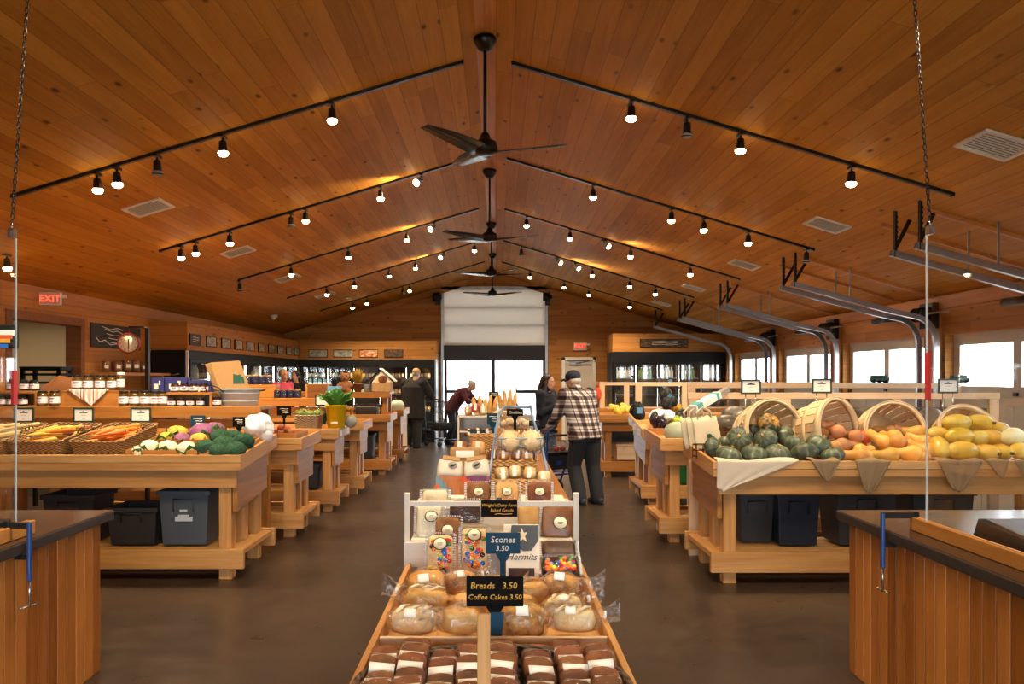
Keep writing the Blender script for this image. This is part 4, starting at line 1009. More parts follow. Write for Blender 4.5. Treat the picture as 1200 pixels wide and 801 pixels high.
# dark wire scoop by the totes
t=thing('wire_basket','black wire ring stand beside the tote bags','wire stand',(XX(823,6.55),6.62,.935))
for z in (.02,.07,.115):
    m=MB(); m.tube([(.06*math.cos(2*PI*q/16),.05*math.sin(2*PI*q/16),z) for q in range(17)],.004,6,caps=False); m.build('ring',M['black_metal'],t)
m=MB(); 
for q in range(6): m.tube([(.06*math.cos(q),.05*math.sin(q),0),(.06*math.cos(q),.05*math.sin(q),.115)],.003,5)
m.build('uprights',M['black_metal'],t)

# ================================================================ left vegetables
def wicker_mat(name,dk,lt):
    t=NT(name); co=t.coords(); sp=t.N('SeparateXYZ'); t.L(co,sp.inputs[0])
    a=t.math('SINE',t.math('MULTIPLY',t.math('ADD',sp.outputs[0],sp.outputs[1]),130.0)); b=t.math('SINE',t.math('MULTIPLY',sp.outputs[2],300.0))
    f=t.math('MULTIPLY_ADD',t.math('MULTIPLY',a,b),.5,.5); n=t.noise(co,30,2); g=t.math('ADD',t.math('MULTIPLY',f,.7),t.math('MULTIPLY',n,.4))
    t.bsdf(t.ramp(g,[(.38,s2l(dk)),(.68,s2l(lt))]),.6,0,t.bump(f,.8,.008)); M[name]=t.m
wicker_mat('wicker_brown','#4e341c','#a57f4e'); wicker_mat('wicker_grey','#6e5d46','#b7a284'); wicker_mat('wicker_tan','#9a6e3a','#d8b078'); wicker_mat('wicker_dark','#2a1b10','#6b4a2c')
def rrect(w,d,r,n=5):
    pts=[]
    for cx,cy,a0 in ((w-r,d-r,0),(-w+r,d-r,PI/2),(-w+r,-d+r,PI),(w-r,-d+r,3*PI/2)):
        for q in range(n): a=a0+PI/2*q/(n-1); pts.append((cx+r*math.cos(a),cy+r*math.sin(a)))
    return pts
def wicker(name,label,loc,w,d,h,mat,rz=0,rot=None,group=None,flare=1.15,handles=True,rr=.05,cat='basket'):
    t=thing(name,label,cat,loc,rz,group,rot); a,b=w/2,d/2; m=MB()
    def ring(k,z,o=0): return [Vector((x*k,y*k,z)) for x,y in rrect(a+o,b+o,min(rr,a*.9,b*.9))]
    m.loft([ring(1/flare,0),ring((1+1/flare)/2,h/2),ring(1,h),ring(1,h,-.012),ring((1+1/flare)/2,h/2,-.012),ring(1/flare,.012,-.012)],True,False); m.build('basket_body',mat,t)
    m=MB(); pts=[Vector((x,y,h)) for x,y in rrect(a-.004,b-.004,min(rr,a*.9,b*.9),7)]; pts.append(pts[0]); m.tube(pts,.010,7,caps=False); m.build('rim',mat,t)
    if handles:
        for s in (-1,1):
            m=MB(); m.tube([(s*(a-.005),-.05,h),(s*(a+.01),-.04,h+.05),(s*(a+.01),.04,h+.05),(s*(a-.005),.05,h)],.007,6); m.build('handle',mat,t)
    return t
def trayz(y,zf=1.0,zb=1.09,y0=6.22,y1=7.26,lip=.12): return zf-lip+.05+(zb-zf)*(y-y0)/(y1-y0)
pitch=math.atan2(.09,1.04)
VB=[]
for px,w,mat,lab in ((3,.46,'wicker_brown','wicker basket of parsnips at the left edge'),(68,.46,'wicker_brown','wicker basket of yellow and purple carrots'),(137,.45,'wicker_brown','wicker basket of orange carrots')):
    Y=6.66; x=XX(px,Y); t=wicker('wicker_basket',lab,(x,Y,trayz(Y)+.012),w,.62,.14,M[mat],rot=(pitch+.10,0,-.12),group='wicker vegetable baskets',flare=1.12); t.location.z+=.03; VB.append((t,x,Y))
pbr('carrot','#e07a24',.45,var=.18,nscale=20,namt=.15); pbr('carrot_yellow','#e3b044',.45,var=.2,nscale=20); pbr('carrot_purple','#8c4038',.5,var=.5,nscale=20); pbr('parsnip','#cfb07c',.55,var=.4,nscale=20,namt=.2); pbr('green_top','#5a7a34',.6,var=.5); pbr('leaf_green','#3f6b2c',.55,var=.5,nscale=15,namt=.3); pbr('leaf_dark','#25512e',.5,var=.4,nscale=15,namt=.3)
def root(name,cat,mat,L,r):
    t=thing(name,'p',cat); m=MB(); pr=[(.002,-L/2),(r*.35,-L*.4),(r*.6,-L*.15),(r*.85,L*.2),(r,L*.4),(r*.8,L*.48),(r*.3,L*.5)]
    m.lathe(pr,10); m.build('root',M[mat],t); m=MB(); m.lathe([(r*.35,L*.49),(r*.2,L*.56)],7); m.build('stem_stub',M['green_top'],t); return t
protos={}
def scatter(bi,kinds,n,label,group,head,spread):
    t,x,Y=VB[bi]; Mb=WM(t)
    for i in range(n):
        k=R.choice(kinds); lay=i/n
        u,v=R.uniform(-.15,.15),R.uniform(-.19,.22)
        u*=1-.4*lay; v*=1-.35*lay
        p=Mb@Vector((u,v,.07+.10*lay+R.uniform(0,.012)))
        rot=hz(head+R.uniform(-spread,spread),R.uniform(-.05,.22),R.uniform(0,6)); sc=R.uniform(.85,1.15)
        if k not in protos:
            o=protos[k]=root(*k); o.location=p; o.rotation_euler=rot; o['group']=group[k[2]]; o['label']=label[k[2]]
        else: o=dup(protos[k],p,rot=rot,scale=sc,label=label[k[2]],group=group[k[2]])
scatter(2,[('carrot','carrot','carrot',.18,.021)],46,{'carrot':'orange carrot piled in the right-hand wicker basket'},{'carrot':'orange carrots in the wicker basket'},1.0,.5)
scatter(1,[('carrot','carrot','carrot_yellow',.2,.018),('carrot','carrot','carrot_yellow',.2,.018),('carrot','carrot','carrot_purple',.2,.018),('carrot','carrot','carrot',.21,.019)],36,
  {'carrot_yellow':'yellow carrot piled in the middle wicker basket','carrot_purple':'purple-red carrot piled in the middle wicker basket','carrot':'orange carrot mixed among yellow carrots in middle wicker basket'},
  {'carrot_yellow':'yellow carrots in the middle basket','carrot_purple':'purple carrots in the middle basket','carrot':'orange carrots in the middle basket'},.45,.4)
scatter(0,[('parsnip','parsnip','parsnip',.30,.016)],34,{'parsnip':'pale thin parsnip piled in the left-edge wicker basket'},{'parsnip':'parsnips in the left-edge basket'},.5,.35)
# cauliflower, broccoli
veg_mat('curd_white',[(.3,'#d9caa0'),(.6,'#efe4c4'),(.85,'#f8f1dc')],24,.75,var=.12,bumpn=.3); veg_mat('curd_yellow',[(.3,'#c08a2c'),(.6,'#e2b046'),(.85,'#edc766')],24,.75,var=.2,bumpn=.3)
veg_mat('curd_purple',[(.3,'#6d3a5e'),(.6,'#93587f'),(.85,'#ab7598')],24,.75,var=.2,bumpn=.3); veg_mat('broccoli_head',[(.3,'#1f3a28'),(.6,'#355640'),(.85,'#4f7258')],60,.85,var=.25,bumpn=.5,spec=.15)
def lumpy(mat,name,cat,r,leaves='leaf_green',flat=.8,fine=1):
    t=thing(name,'p',cat); m=MB()
    def fn(q):
        v=q.normalized()*3.2*fine; return 1+.13*abs(mnoise.noise(v*1.4))+.10*mnoise.noise(v*2.8+Vector((3,1,2)))+.05*mnoise.noise(v*7)
    m.ball((0,0,0),(r,r,r*flat),40,24,fn=fn); m.build('head',M[mat],t)
    if leaves:
        for k in range(5):
            a=2*PI*k/5+.3; m=MB()
            def lf(u,v):
                w=(u-.5)*2*.055*math.sin(PI*min(v*.9+.12,1)); rr=r*(.35+.75*math.sin(v*1.7)); z=-r*flat*.9+v*r*1.25
                return Vector((rr*math.cos(a)-w*math.sin(a),rr*math.sin(a)+w*math.cos(a),z+.008*math.sin(u*12)))
            m.sheet(lf,6,8); m.build('leaf',M[leaves],t,solid=.003)
    else:
        m=MB(); m.lathe([(r*.35,-r*1.15),(r*.4,-r*.5)],10); m.build('stalk',M['green_top'],t)
    return t
cf=[(176,524.5,6.36,'w',(.3,.2,.5),1.0),(197,525,6.36,'w',(.2,-.2,2),1.0),(218,527,6.34,'w',(.1,.3,4),1.05),(163,530,6.31,'w',(.2,.6,1),.75),
 (208,508.5,6.92,'y',(.2,.1,1),1.05),(194,514.5,6.75,'y',(.2,.3,3),.85),(214,516,6.72,'v',(.3,.1,1),.8),(236,507.5,6.92,'v',(.3,.2,5),1.1),(251,505,7.0,'v',(.1,.2,2.5),1.0),(233,515.5,6.74,'y',(.2,0,.4),.85)]
place_all(cf,{'w':lambda:lumpy('curd_white','cauliflower','cauliflower',.075),'y':lambda:lumpy('curd_yellow','cauliflower','cauliflower',.085),'v':lambda:lumpy('curd_purple','cauliflower','cauliflower',.095)},
  lambda i,k,n:{'w':'white','y':'yellow','v':'purple'}[k]+' cauliflower on the front-left table, %s from the left of the cauliflowers'%nth(i),'cauliflowers on the front-left table')
br=[(259,513,6.62,'b',(.4,.1,.5),1.0),(274,513,6.66,'b',(.3,.3,2),.95),(285,518,6.52,'b',(.4,.4,3),1.05),(264,522,6.42,'b',(.5,-.1,1),1.1),(242,526.5,6.34,'b',(.4,-.4,4),1.05),(275,528,6.32,'b',(.4,.2,5),1.0),(257,530,6.30,'b',(.5,0,1.6),.95)]
place_all(br,{'b':lambda:lumpy('broccoli_head','broccoli','broccoli',.085,None,.78,1.6)},lambda i,k,n:'dark green broccoli crown in the pile, %s from the left'%nth(i),'broccoli crowns piled on the front-left table')
# thin crates holding them
def crate(label,x0,x1,y0,y1,h,zf,wd='honey',name='vegetable_crate',group='thin wooden vegetable crates'):
    z0,z1=zf(y0),zf(y1); t=thing(name,label,'crate',((x0+x1)/2,(y0+y1)/2,(z0+z1)/2),group=group)
    m=MB(); m.bb(x0,y0,z0,x1,y0+.012,z0+h); m.build('front_board',M[wd+'_X'],t,world=True)
    m=MB(); m.bb(x0,y1-.012,z1,x1,y1,z1+h); m.build('back_board',M[wd+'_X'],t,world=True)
    for x in (x0,x1-.012):
        m=MB(); m.hexa([(x,y0+.0125,z0),(x+.012,y0+.0125,z0),(x+.012,y1-.0125,z1),(x,y1-.0125,z1)],[(x,y0+.0125,z0+h),(x+.012,y0+.0125,z0+h),(x+.012,y1-.0125,z1+h),(x,y1-.0125,z1+h)]); m.build('side_board',M[wd+'_Y'],t,world=True)
    m=MB(); m.hexa([(x0+.012,y0+.012,z0+.001),(x1-.012,y0+.012,z0+.001),(x1-.012,y1-.012,z1+.001),(x0+.012,y1-.012,z1+.001)],[(x0+.012,y0+.012,z0+.008),(x1-.012,y0+.012,z0+.008),(x1-.012,y1-.012,z1+.008),(x0+.012,y1-.012,z1+.008)]); m.build('bottom',M[wd+'_X'],t,world=True)
    return t
tz=lambda y:trayz(y)+.001
crate('thin crate under the white cauliflowers',-2.92,-2.36,6.265,6.62,.10,tz)
crate('thin crate under the yellow and purple cauliflowers',-2.92,-2.36,6.64,7.2,.12,tz)
crate('thin crate under the broccoli crowns',-2.34,-2.035,6.265,6.85,.10,tz)
# leek on the tray behind the carrots
t=thing('leek','white and green leek lying behind the carrot baskets','leek',(XX(112,7.1),7.12,trayz(7.12)+.10)); m=MB(); m.tube([(-.12,0,0),(-.02,0,.012),(.08,-.01,.0),(.19,-.04,-.02)],[.02,.016,.013,.014],10); m.build('stalk',M['parsnip'],t)
m=MB(); 
for q in range(4): m.tube([(-.11,0,0),(-.2,.02*(q-1.5),.02),(-.32,.05*(q-1.5),.01)],[(.012,.004),(.014,.003),(.004,.002)],6)
m.build('leaves',M['leaf_green'],t)
# white plastic bag on the corner
pbr('white_bag','#f2f2f4',.35,bump=.6,nscale=9,namt=.06)
def crumple(c,r,mat,name,label,cat,seed=0,parent=None,fn2=None):
    t=thing(name,label,cat,c); m=MB()
    def fn(q):
        v=q*1.7+Vector((seed,0,0)); a=math.atan2(q.y,q.x); return (1+.26*mnoise.noise(v)+.05*math.sin(7*a+2*q.z+seed)+.035*math.sin(13*a-3*q.z)+.05*mnoise.noise(v*4))*(1-.18*max(q.z,0))
    m.ball((0,0,0),r,44,28,fn=fn); m.build('bag_film',mat,t); return t
t=crumple(P(302,497,6.98),(.14,.11,.105),M['white_bag'],'plastic_bag','white crumpled plastic bag at the back corner of the broccoli table','bag',3)
m=MB(); m.lathe([(.05,-.15),(.065,-.09),(.07,-.05)],12,c=(.07,0,0)); m.build('lower_roll',M['white_bag'],t)
# small chalk signs on stakes
def stake(label,px,py,Y,w,h,zb,mat,txt=None,tsz=.03,name='chalk_sign',thick=.008,tmat='chalk',lean=0.0):
    c=P(px,py,Y); t=thing(name,label,'sign',(c.x,Y,zb)); H=c.z-zb; m=MB()
    m.box((0,0,H),(w,thick,h)); m.build('board',M[mat],t,bevel=.003)
    m=MB(); m.prism([(-.012,0),(.012,0),(.012,H-h/2-.03),(.03,H-h/2),(-.03,H-h/2),(-.012,H-h/2-.03)],'Y',-.005,.005); m.build('stake',M[mat],t)
    if txt:
        for k,(s_,dx,dz,sz) in enumerate(txt): text_mesh('lettering',s_,M[tmat],sz,Matrix.Translation((dx,-thick/2-.0012,H+dz)) @ FACE,t,shear=.1,bold=sz*.002)
    else:
        m=MB(); 
        for k in range(3): m.tube([(-w*.3+.02*k,-thick/2-.001,H+h*.2-k*h*.2),(-w*.1,-thick/2-.001,H+h*.23-k*h*.2),(w*.15,-thick/2-.001,H+h*.18-k*h*.2),(w*.3,-thick/2-.001,H+h*.22-k*h*.2)],.003,5)
        m.build('chalk_marks',M[tmat],t)
    return t
stake('blue chalk sign on a stake above the purple cauliflowers',232,493,7.1,.13,.10,trayz(7.1)+.01,'sign_blue')
stake('small black chalk sign on a stake above the broccoli',280,494,6.9,.11,.085,trayz(6.9)+.005,'sign_black')
stake('black chalk sign on a stake in the second left tray',333,481,8.3,.15,.10,.95,'sign_black')

# ---------------------------------------------------------------- second left trays
pbr('bucket_yellow','#f4cc0e',.35); pbr('galv_tub','#b4c2cc',.45,.2,nscale=14,namt=.2)
pbr('leaf_bright','#4f8a34',.5,nscale=15,namt=.3)
Y=9.62; c=P(394,502,Y)
t=thing('yellow_bucket','yellow plastic bucket of leafy greens on the second left table','bucket',(c.x,Y,.99))
m=MB(); m.lathe([(.10,0),(.125,.26),(.133,.26),(.133,.277),(.12,.277),(.095,.01)],28); m.build('bucket_body',M['bucket_yellow'],t)
m=MB(); m.bb(-.04,-.117,.055,.04,-.103,.078); m.build('label_strip',M['paper'],t)
def greens(parent,c,n,h,spread,mat,lw=.05):
    m=MB()
    for k in range(n):
        a=R.uniform(0,2*PI); e=R.uniform(.1,1)*spread; hh=h*R.uniform(.6,1.1)
        base=Vector(c)+Vector((R.uniform(-.04,.04),R.uniform(-.04,.04),0)); tip=base+Vector((e*math.cos(a),e*math.sin(a),hh)); side=Vector((-math.sin(a),math.cos(a),0))
        def lf(u,v,base=base,tip=tip,side=side,a=a):
            w=(u-.5)*2*lw*(math.sin(PI*v**1.5) if v>.05 else .04); p=base.lerp(tip,v); p.z-=.12*h*v**3*e/spread*2; return p+side*w+Vector((0,0,.01*math.sin(u*9+v*14)))
        m.sheet(lf,4,7)
    return m.build('leaves',M[mat],parent,solid=.002)
greens(t,(0,0,.24),110,.23,.21,'leaf_bright',.035)
Y=9.66; c=P(362,500,Y)
t=wicker('wicker_basket','greyish wicker basket of green beans left of the yellow bucket',(c.x,Y,.93),.30,.34,.21,M['wicker_grey'],handles=False)
m=MB()
for k in range(70):
    x,y_=R.uniform(-.13,.13),R.uniform(-.15,.15); m.tube([(x-.04,y_,.21+R.uniform(0,.05)),(x,y_+.01,.225+R.uniform(0,.06)),(x+.04,y_+R.uniform(-.03,.03),.21+R.uniform(0,.05))],.005,5)
pbr('bean','#93a552',.5,nscale=30,namt=.3); m.build('bean_pile',M['bean'],t,kind='stuff')
# greens and gourd beside
t=thing('leafy_bunch','dark leafy bunch lying between the bean basket and the bucket','greens',P(376,489,9.9)); t.location.z=1.12; greens(t,(0,0,-.1),22,.17,.16,'leaf_dark',.03)
t=thing('grey_gourd','grey-green gourd right of the yellow bucket','squash',P(411,492,9.75)); m=MB(); m.ball((0,0,0),(.08,.07,.095),18,12,fn=lambda q:1-.35*max(q.z,0)); pbr('grey_gourd','#9ea093',.5,nscale=12,namt=.3); m.build('rind',M['grey_gourd'],t); m=MB(); m.tube([(0,0,.055),(.005,0,.13)],.01,8); m.build('stem',M['dark_stem'],t)
# onions/sweet potatoes in tray 1b
pbr('sweet_potato','#a8563a',.6,var=.6,nscale=15,namt=.2); pbr('orange_root','#c9602c',.55,var=.4)
t=thing('sweet_potato','reddish sweet potato in the tray behind the white plastic bag','sweet potato',P(336,503,8.1)); m=MB(); m.ball((0,0,0),(.06,.04,.035),16,10,fn=lambda q:1-.35*abs(q.x)**3); m.build('root',M['sweet_potato'],t); m=MB(); m.tube([(.055,0,0),(.085,0,.005)],[.008,.002],6); m.build('tip',M['sweet_potato'],t)
t['group']='sweet potatoes behind the white bag'
SPT=t
for k,(px,py) in enumerate(((322,506),(329,507),(341,506),(330,501),(346,508),(316,507))): dup(SPT,P(px,py,8.06+.01*k),rot=(R.uniform(0,1),R.uniform(-.3,.3),R.uniform(0,3)),label='reddish sweet potato in the tray behind the white plastic bag')
SPT['label']='reddish sweet potato in the tray behind the white plastic bag'
crate('wooden crate with sweet potatoes behind the white plastic bag',-2.32,-1.99,7.92,8.4,.10,lambda y:.95)
# ================================================================ bakery display in the middle aisle
BX0,BX1=-.415,.395
t=thing('bakery_table','honey-coloured wooden bakery display table nearest the camera','table',(0,2.8,0),group=None)
zr=.755
for x in (BX0,BX1-.022):
    m=MB(); m.bb(x,1.9,zr-.15,x+.022,3.66,zr); m.build('side_board',M['pine_Y'],t,world=True,bevel=.003)
m=MB(); m.bb(BX0+.0225,2.655,zr-.075,BX1-.0225,2.675,zr-.008); m.build('front_divider',M['pale_X'],t,world=True,bevel=.003)
m=MB(); m.bb(BX0+.0225,3.40,zr-.08,BX1-.0225,3.418,zr+.0); m.build('rear_divider',M['pine_X'],t,world=True,bevel=.003)
m=MB(); m.bb(BX0+.0225,1.9,zr-.148,BX1-.0225,1.92,zr); m.bb(BX0+.0225,3.64,zr-.148,BX1-.0225,3.66,zr-.05); m.build('end_board',M['pine_X'],t,world=True,bevel=.003)
m=MB(); m.bb(BX0+.023,1.925,zr-.125,BX1-.023,2.653,zr-.105); m.bb(BX0+.023,2.677,zr-.09,BX1-.023,3.398,zr-.07); m.bb(BX0+.023,3.42,zr-.09,BX1-.023,3.638,zr-.07); m.build('tray_bottom',M['pine_Y'],t,world=True)
for x in (BX0+.03,BX1-.10):
    for y in (2.0,3.5): m=MB(); m.bb(x,y,0,x+.07,y+.07,zr-.151); m.build('leg',M['honey_Z'],t,world=True,bevel=.003)
m=MB(); m.bb(BX0+.03,2.08,.28,BX1-.03,3.49,.31); m.build('low_shelf',M['honey_Y'],t,world=True)
for x in (BX0+.001,BX1-.0215):
    m=MB(); m.bb(x,2.0,zr-.26,x+.02,3.57,zr-.151); m.build('apron',M['honey_Y'],t,world=True)

# food materials
veg_mat('crust',[(.25,'#b8752f'),(.5,'#e0a85c'),(.8,'#f2cf92')],9,.6,var=.25); veg_mat('crust_pale',[(.25,'#e0b468'),(.5,'#f4d9a4'),(.8,'#fdecc8')],8,.65,var=.15)
veg_mat('crust_seed',[(.3,'#8a5426'),(.5,'#c48848'),(.75,'#e4b274')],38,.65,var=.2,bumpn=.4); veg_mat('crust_dark',[(.3,'#5e351a'),(.5,'#8a5228'),(.8,'#b57a44')],10,.6,var=.2)
veg_mat('brownie',[(.3,'#5c2f14'),(.55,'#8f5226'),(.8,'#b5773d')],14,.6,var=.5); veg_mat('choc',[(.3,'#2a140b'),(.6,'#4a2716'),(.85,'#5f3620')],12,.45,var=.3)
veg_mat('cookie',[(.3,'#d0a062'),(.55,'#f0cc92'),(.8,'#fbe6bc')],16,.7,var=.1); veg_mat('cream',[(.3,'#d8c39a'),(.6,'#eadcbd'),(.85,'#f6eedc')],6,.5,var=.1)
pbr('label_cream','#efe3c0',.6); pbr('label_ring','#4a3524',.6)
for k,c in enumerate(('#d8261c','#f07a1a','#f4cf1e','#2f9e3a','#1f66c8','#4a2a18')): pbr('candy%d'%k,c,.25)
CANDY=[M['candy%d'%k] for k in range(6)]

def loaf(kind):
    t=thing('bagged_bread','p','bread'); m=MB()
    W,D,H={'long':(.088,.05,.055),'round':(.082,.072,.058),'pale':(.09,.052,.054),'seed':(.086,.066,.064)}[kind]
    def fn(q):
        f=1+.07*mnoise.noise(q*2.2+Vector((len(kind),0,0)))+.025*mnoise.noise(q*7)
        if q.z<-.3: f*=1
        return f
    m.ball((0,0,0),(W,D,H),32,18,fn=lambda q:fn(q)*(1/max(abs(q.x),abs(q.y)*.9,abs(q.z),.72)**.5*.86)*(1 if q.z>-.55 else .55/abs(q.z)))
    m.build('loaf',M[{'long':'crust','round':'crust','pale':'crust_pale','seed':'crust_seed'}[kind]],t)
    if kind in('pale','long'):
        m=MB()
        for k in range(3):
            x=(k-1)*W*.45; m.tube([(x-.02,-D*.55,H*.86),(x,0,H*1.01),(x+.02,D*.55,H*.86)],[(.004,.003),(.009,.004),(.004,.003)],6)
        m.build('score_cuts',M['cream'],t)
    m=MB()
    def fb(q):
        v=q*2.4+Vector((W*90,0,0)); return fn(q)*(1.05+.13*abs(mnoise.noise(v*1.3))+.06*abs(mnoise.noise(v*3)))
    m.ball((0,0,.001),(W,D,H),36,20,fn=lambda q:fb(q)*(1 if q.z>-.55 else .55/abs(q.z)))
    # gathered tail
    rings=[]
    for q in range(7):
        u=q/6; r=.03*(1-u)**1.5+.010+.045*max(u-.35,0); cx=W*.95+u*.085
        rings.append([Vector((cx,r*math.cos(2*PI*k/18)*(1+.25*math.sin(k*2.1+q)),H*.25+u*.035+r*math.sin(2*PI*k/18)*(1+.25*math.cos(k*1.7+q)))) for k in range(18)])
    m.loft(rings,False,True); m.build('plastic_bag',M['bag_film'],t)
    m=MB(); m.lathe([(.014,-.004),(.014,.004)],10,M=Matrix.Translation((W*.95+.03,0,H*.25+.014)) @ Matrix.Rotation(PI/2,4,'Y')); m.build('tie',M['paper'],t)
    m=MB(); a=.35; m.sheet(lambda u,v:Vector((-W*.35+u*.04,-math.sin(.4+v*.5)*D*1.2,math.cos(.4+v*.5)*H*1.2)),4,4); m.build('label',M['paper'],t,solid=.001)
    return t
BL=[(484,727,2.84,'pale',.05,1.0,0),(540,728,2.83,'round',.2,.95,PI),(612,727,2.84,'seed',.1,1.08,.0),(673,727,2.84,'pale',-.15,.95,0),
 (500,704,3.04,'long',-.1,1.05,PI),(550,709,3.06,'round',.5,.9,0),(606,710,3.05,'round',-.4,.9,PI),(660,711,3.04,'pale',.25,.9,0),
 (500,686,3.27,'round',.1,1.1,0),(540,683,3.28,'seed',.3,.85,0),(625,696,3.24,'round',.5,.95,PI),(657,690,3.27,'seed',-.1,1.05,0),(575,690,3.27,'long',.1,.9,0)]
PL={}
rowname={0:'front row',1:'middle row',2:'back row'}
rows=[[b for b in BL if b[1]>720],[b for b in BL if 700<b[1]<=720],[b for b in BL if b[1]<=700]]
for ri,rw in enumerate(rows):
    rw.sort(key=lambda b:b[0])
    for j,(px,py,Y,k,rz,sc,fl) in enumerate(rw):
        lab='plastic-bagged %s loaf in the bread tray, %s from left in the %s'%({'pale':'pale white','round':'round','seed':'seeded brown','long':'golden'}[k],nth(j),rowname[ri])
        p=P(px,py,Y); rot=(R.uniform(-.1,.25),R.uniform(-.1,.1),rz+fl)
        if k not in PL: o=PL[k]=loaf(k); o.location=p; o.rotation_euler=rot; o.scale=(sc,)*3; o['label']=lab; o['group']='bagged loaves in the bread tray'
        else: o=dup(PL[k],p,rot=rot,scale=sc,label=lab,group='bagged loaves in the bread tray')
# brownie packs in the dark oval basket
pbr('wrap_label','#f8f4ec',.5)
ob=thing('oval_basket','wide dark wicker basket holding wrapped cake slices at the table front','basket',(-.012,2.235,.645))
m=MB()
def ov(a,b,z):
    a*=.965; z*=.75; return [Vector((a*math.cos(2*PI*k/40),b*math.sin(2*PI*k/40),z)) for k in range(40)]
m.loft([ov(.30,.24,0),ov(.36,.285,.07),ov(.405,.315,.145),ov(.393,.303,.145),ov(.35,.275,.07),ov(.29,.23,.012)],True,True); m.build('basket_body',M['wicker_dark'],ob)
m=MB(); m.tube([v for v in ov(.40,.31,.147)]+[ov(.40,.31,.147)[0]],.011,7,caps=False); m.build('rim',M['wicker_dark'],ob)
def pack():
    t=thing('wrapped_cake_slice','p','cake'); m=MB()
    m.ball((0,0,0),(.052,.046,.027),20,12,fn=lambda q:1/max(abs(q.x),abs(q.y),abs(q.z))**.72*.86); m.build('cake',M['brownie'],t)
    m=MB(); m.ball((0,0,0),(.0545,.0485,.0295),24,14,fn=lambda q:(1/max(abs(q.x),abs(q.y),abs(q.z))**.72*.87)*(1+.03*mnoise.noise(q*6))); m.build('plastic_wrap',M['wrap_film'],t)
    m=MB(); m.sheet(lambda u,v:Vector((-.037+.074*u,-.049+(.034*max(v-.4,0)*1.67),-.004+.036*min(v*2.5,1)+.003*(v>.4))),2,8); m.build('label',M['wrap_label'],t,solid=.001)
    return t
PK=pack(); first=True
cols=[452,485,520,552,588,630,668,700]
ys_=[(757,2.52),(768,2.44),(779,2.36),(790,2.28),(801,2.20),(812,2.12)]
for c,px in enumerate(cols):
    for r_,(py,Y) in enumerate(ys_):
        p=P(px+R.uniform(-3,3),py+R.uniform(-2,2),Y); p.x=XX(px,2.42)+R.uniform(-.004,.004); p.z=.738+.010*math.sin(c*2.1)+R.uniform(-.004,.004)+(.014 if r_ in(1,2) else 0)
        if abs(p.x+.012)>.30 and r_==0: continue
        lab='wrapped brown cake slice in the dark basket, %s column from left, %s row from back'%(nth(c),nth(r_))
        rot=(.42+R.uniform(-.08,.08),R.uniform(-.12,.12),R.uniform(-.15,.15))
        if first: o=PK; first=False; o.location=p; o.rotation_euler=rot; o['label']=lab; o['group']='wrapped cake slices in the dark basket'
        else: o=dup(PK,p,rot=rot,label=lab,group='wrapped cake slices in the dark basket')
        q=p.copy(); q.z-=.045; 
        if c in(1,3,4,6) and r_ in(0,5): dup(PK,q+Vector((0,.012,-.004)),rot=(.3,R.uniform(-.1,.1),R.uniform(-.2,.2)),label='wrapped cake slice under the top layer, %s column from left, %s row'%(nth(c),'back' if r_==0 else 'front'),group='wrapped cake slices in the dark basket')
# wooden slat and signs
t=thing('wooden_stake','pale wooden slat standing upright at the front end of the bakery table','stake',(XX(567,1.885),1.888,.60)); m=MB(); m.bb(-.0155,-.008,-.60,.0155,.008,ZZ(719,1.885)-.60); m.build('slat',M['pine_Z'],t,bevel=.002); m=MB(); m.bb(-.03,-.02,-.60,.03,-.0085,-.54); m.build('foot_block',M['honey_X'],t)
stake('black sign reading Breads 3.50, Coffee Cakes 3.50',580,692.5,2.72,.195,.103,.66,'sign_black',[('Breads   3.50',-.004,.02,.030),('Coffee Cakes 3.50',.0,-.019,.0245)],name='price_sign',tmat='chalk_gold')['category']='sign'
m=MB()
t2=[o for o in bpy.data.objects if o.get('label','')=='black sign reading Breads 3.50, Coffee Cakes 3.50'][0]
m.prism([(-.018,-.0),(.018,-.0),(.032,.155),(-.026,.155)],'Y',-.0085,-.0055); m.build('blue_support',M['sign_blue'],t2)
stake('blue sign reading Scones 3.50 on a stake',589.5,636,3.22,.14,.086,.69,'sign_blue',[('Scones',0,.014,.036),('3.50',-.004,-.021,.030)],name='price_sign')
# ---- white stand with clamshells
WX0,WX1,WY=-.428,.382,3.70
ws=thing('display_stand','white-washed wooden display stand for clamshell cakes','stand',(0,WY+.3,0))
for x in (WX0,WX1-.024):
    m=MB(); m.bb(x,WY+.0,.70,x+.024,WY+.024,1.075); m.build('front_post',M['white_wash_Z'],ws,world=True,bevel=.003)
    m=MB(); m.bb(x,WY+.62,0,x+.03,WY+.65,.95); m.build('rear_post',M['white_wash_Z'],ws,world=True,bevel=.003)
    m=MB(); m.bb(x+.002,WY-.012,.0,x+.03,WY-.001,.70); m.build('front_leg',M['white_wash_Z'],ws,world=True)
m=MB(); m.bb(WX0+.0245,WY+.004,1.012,WX1-.0245,WY+.02,1.036); m.build('top_rail',M['white_wash_X'],ws,world=True,bevel=.002)
m=MB(); m.bb(WX0,WY-.016,.735,BX0+.13,WY-.002,.85); m.build('low_board',M['white_wash_X'],ws,world=True,bevel=.002)
m=MB(); m.bb(WX0+.0245,WY+.001,.83,WX1-.0245,WY+.62,.85); m.build('shelf',M['white_wash_X'],ws,world=True,bevel=.002)
m=MB(); m.bb(WX0+.0245,WY+.22,.851,WX1-.0245,WY+.24,.955); m.build('riser_board',M['white_wash_X'],ws,world=True)
m=MB(); m.bb(WX0+.0245,WY+.22,.956,WX1-.0245,WY+.64,.97); m.build('upper_shelf',M['white_wash_X'],ws,world=True)

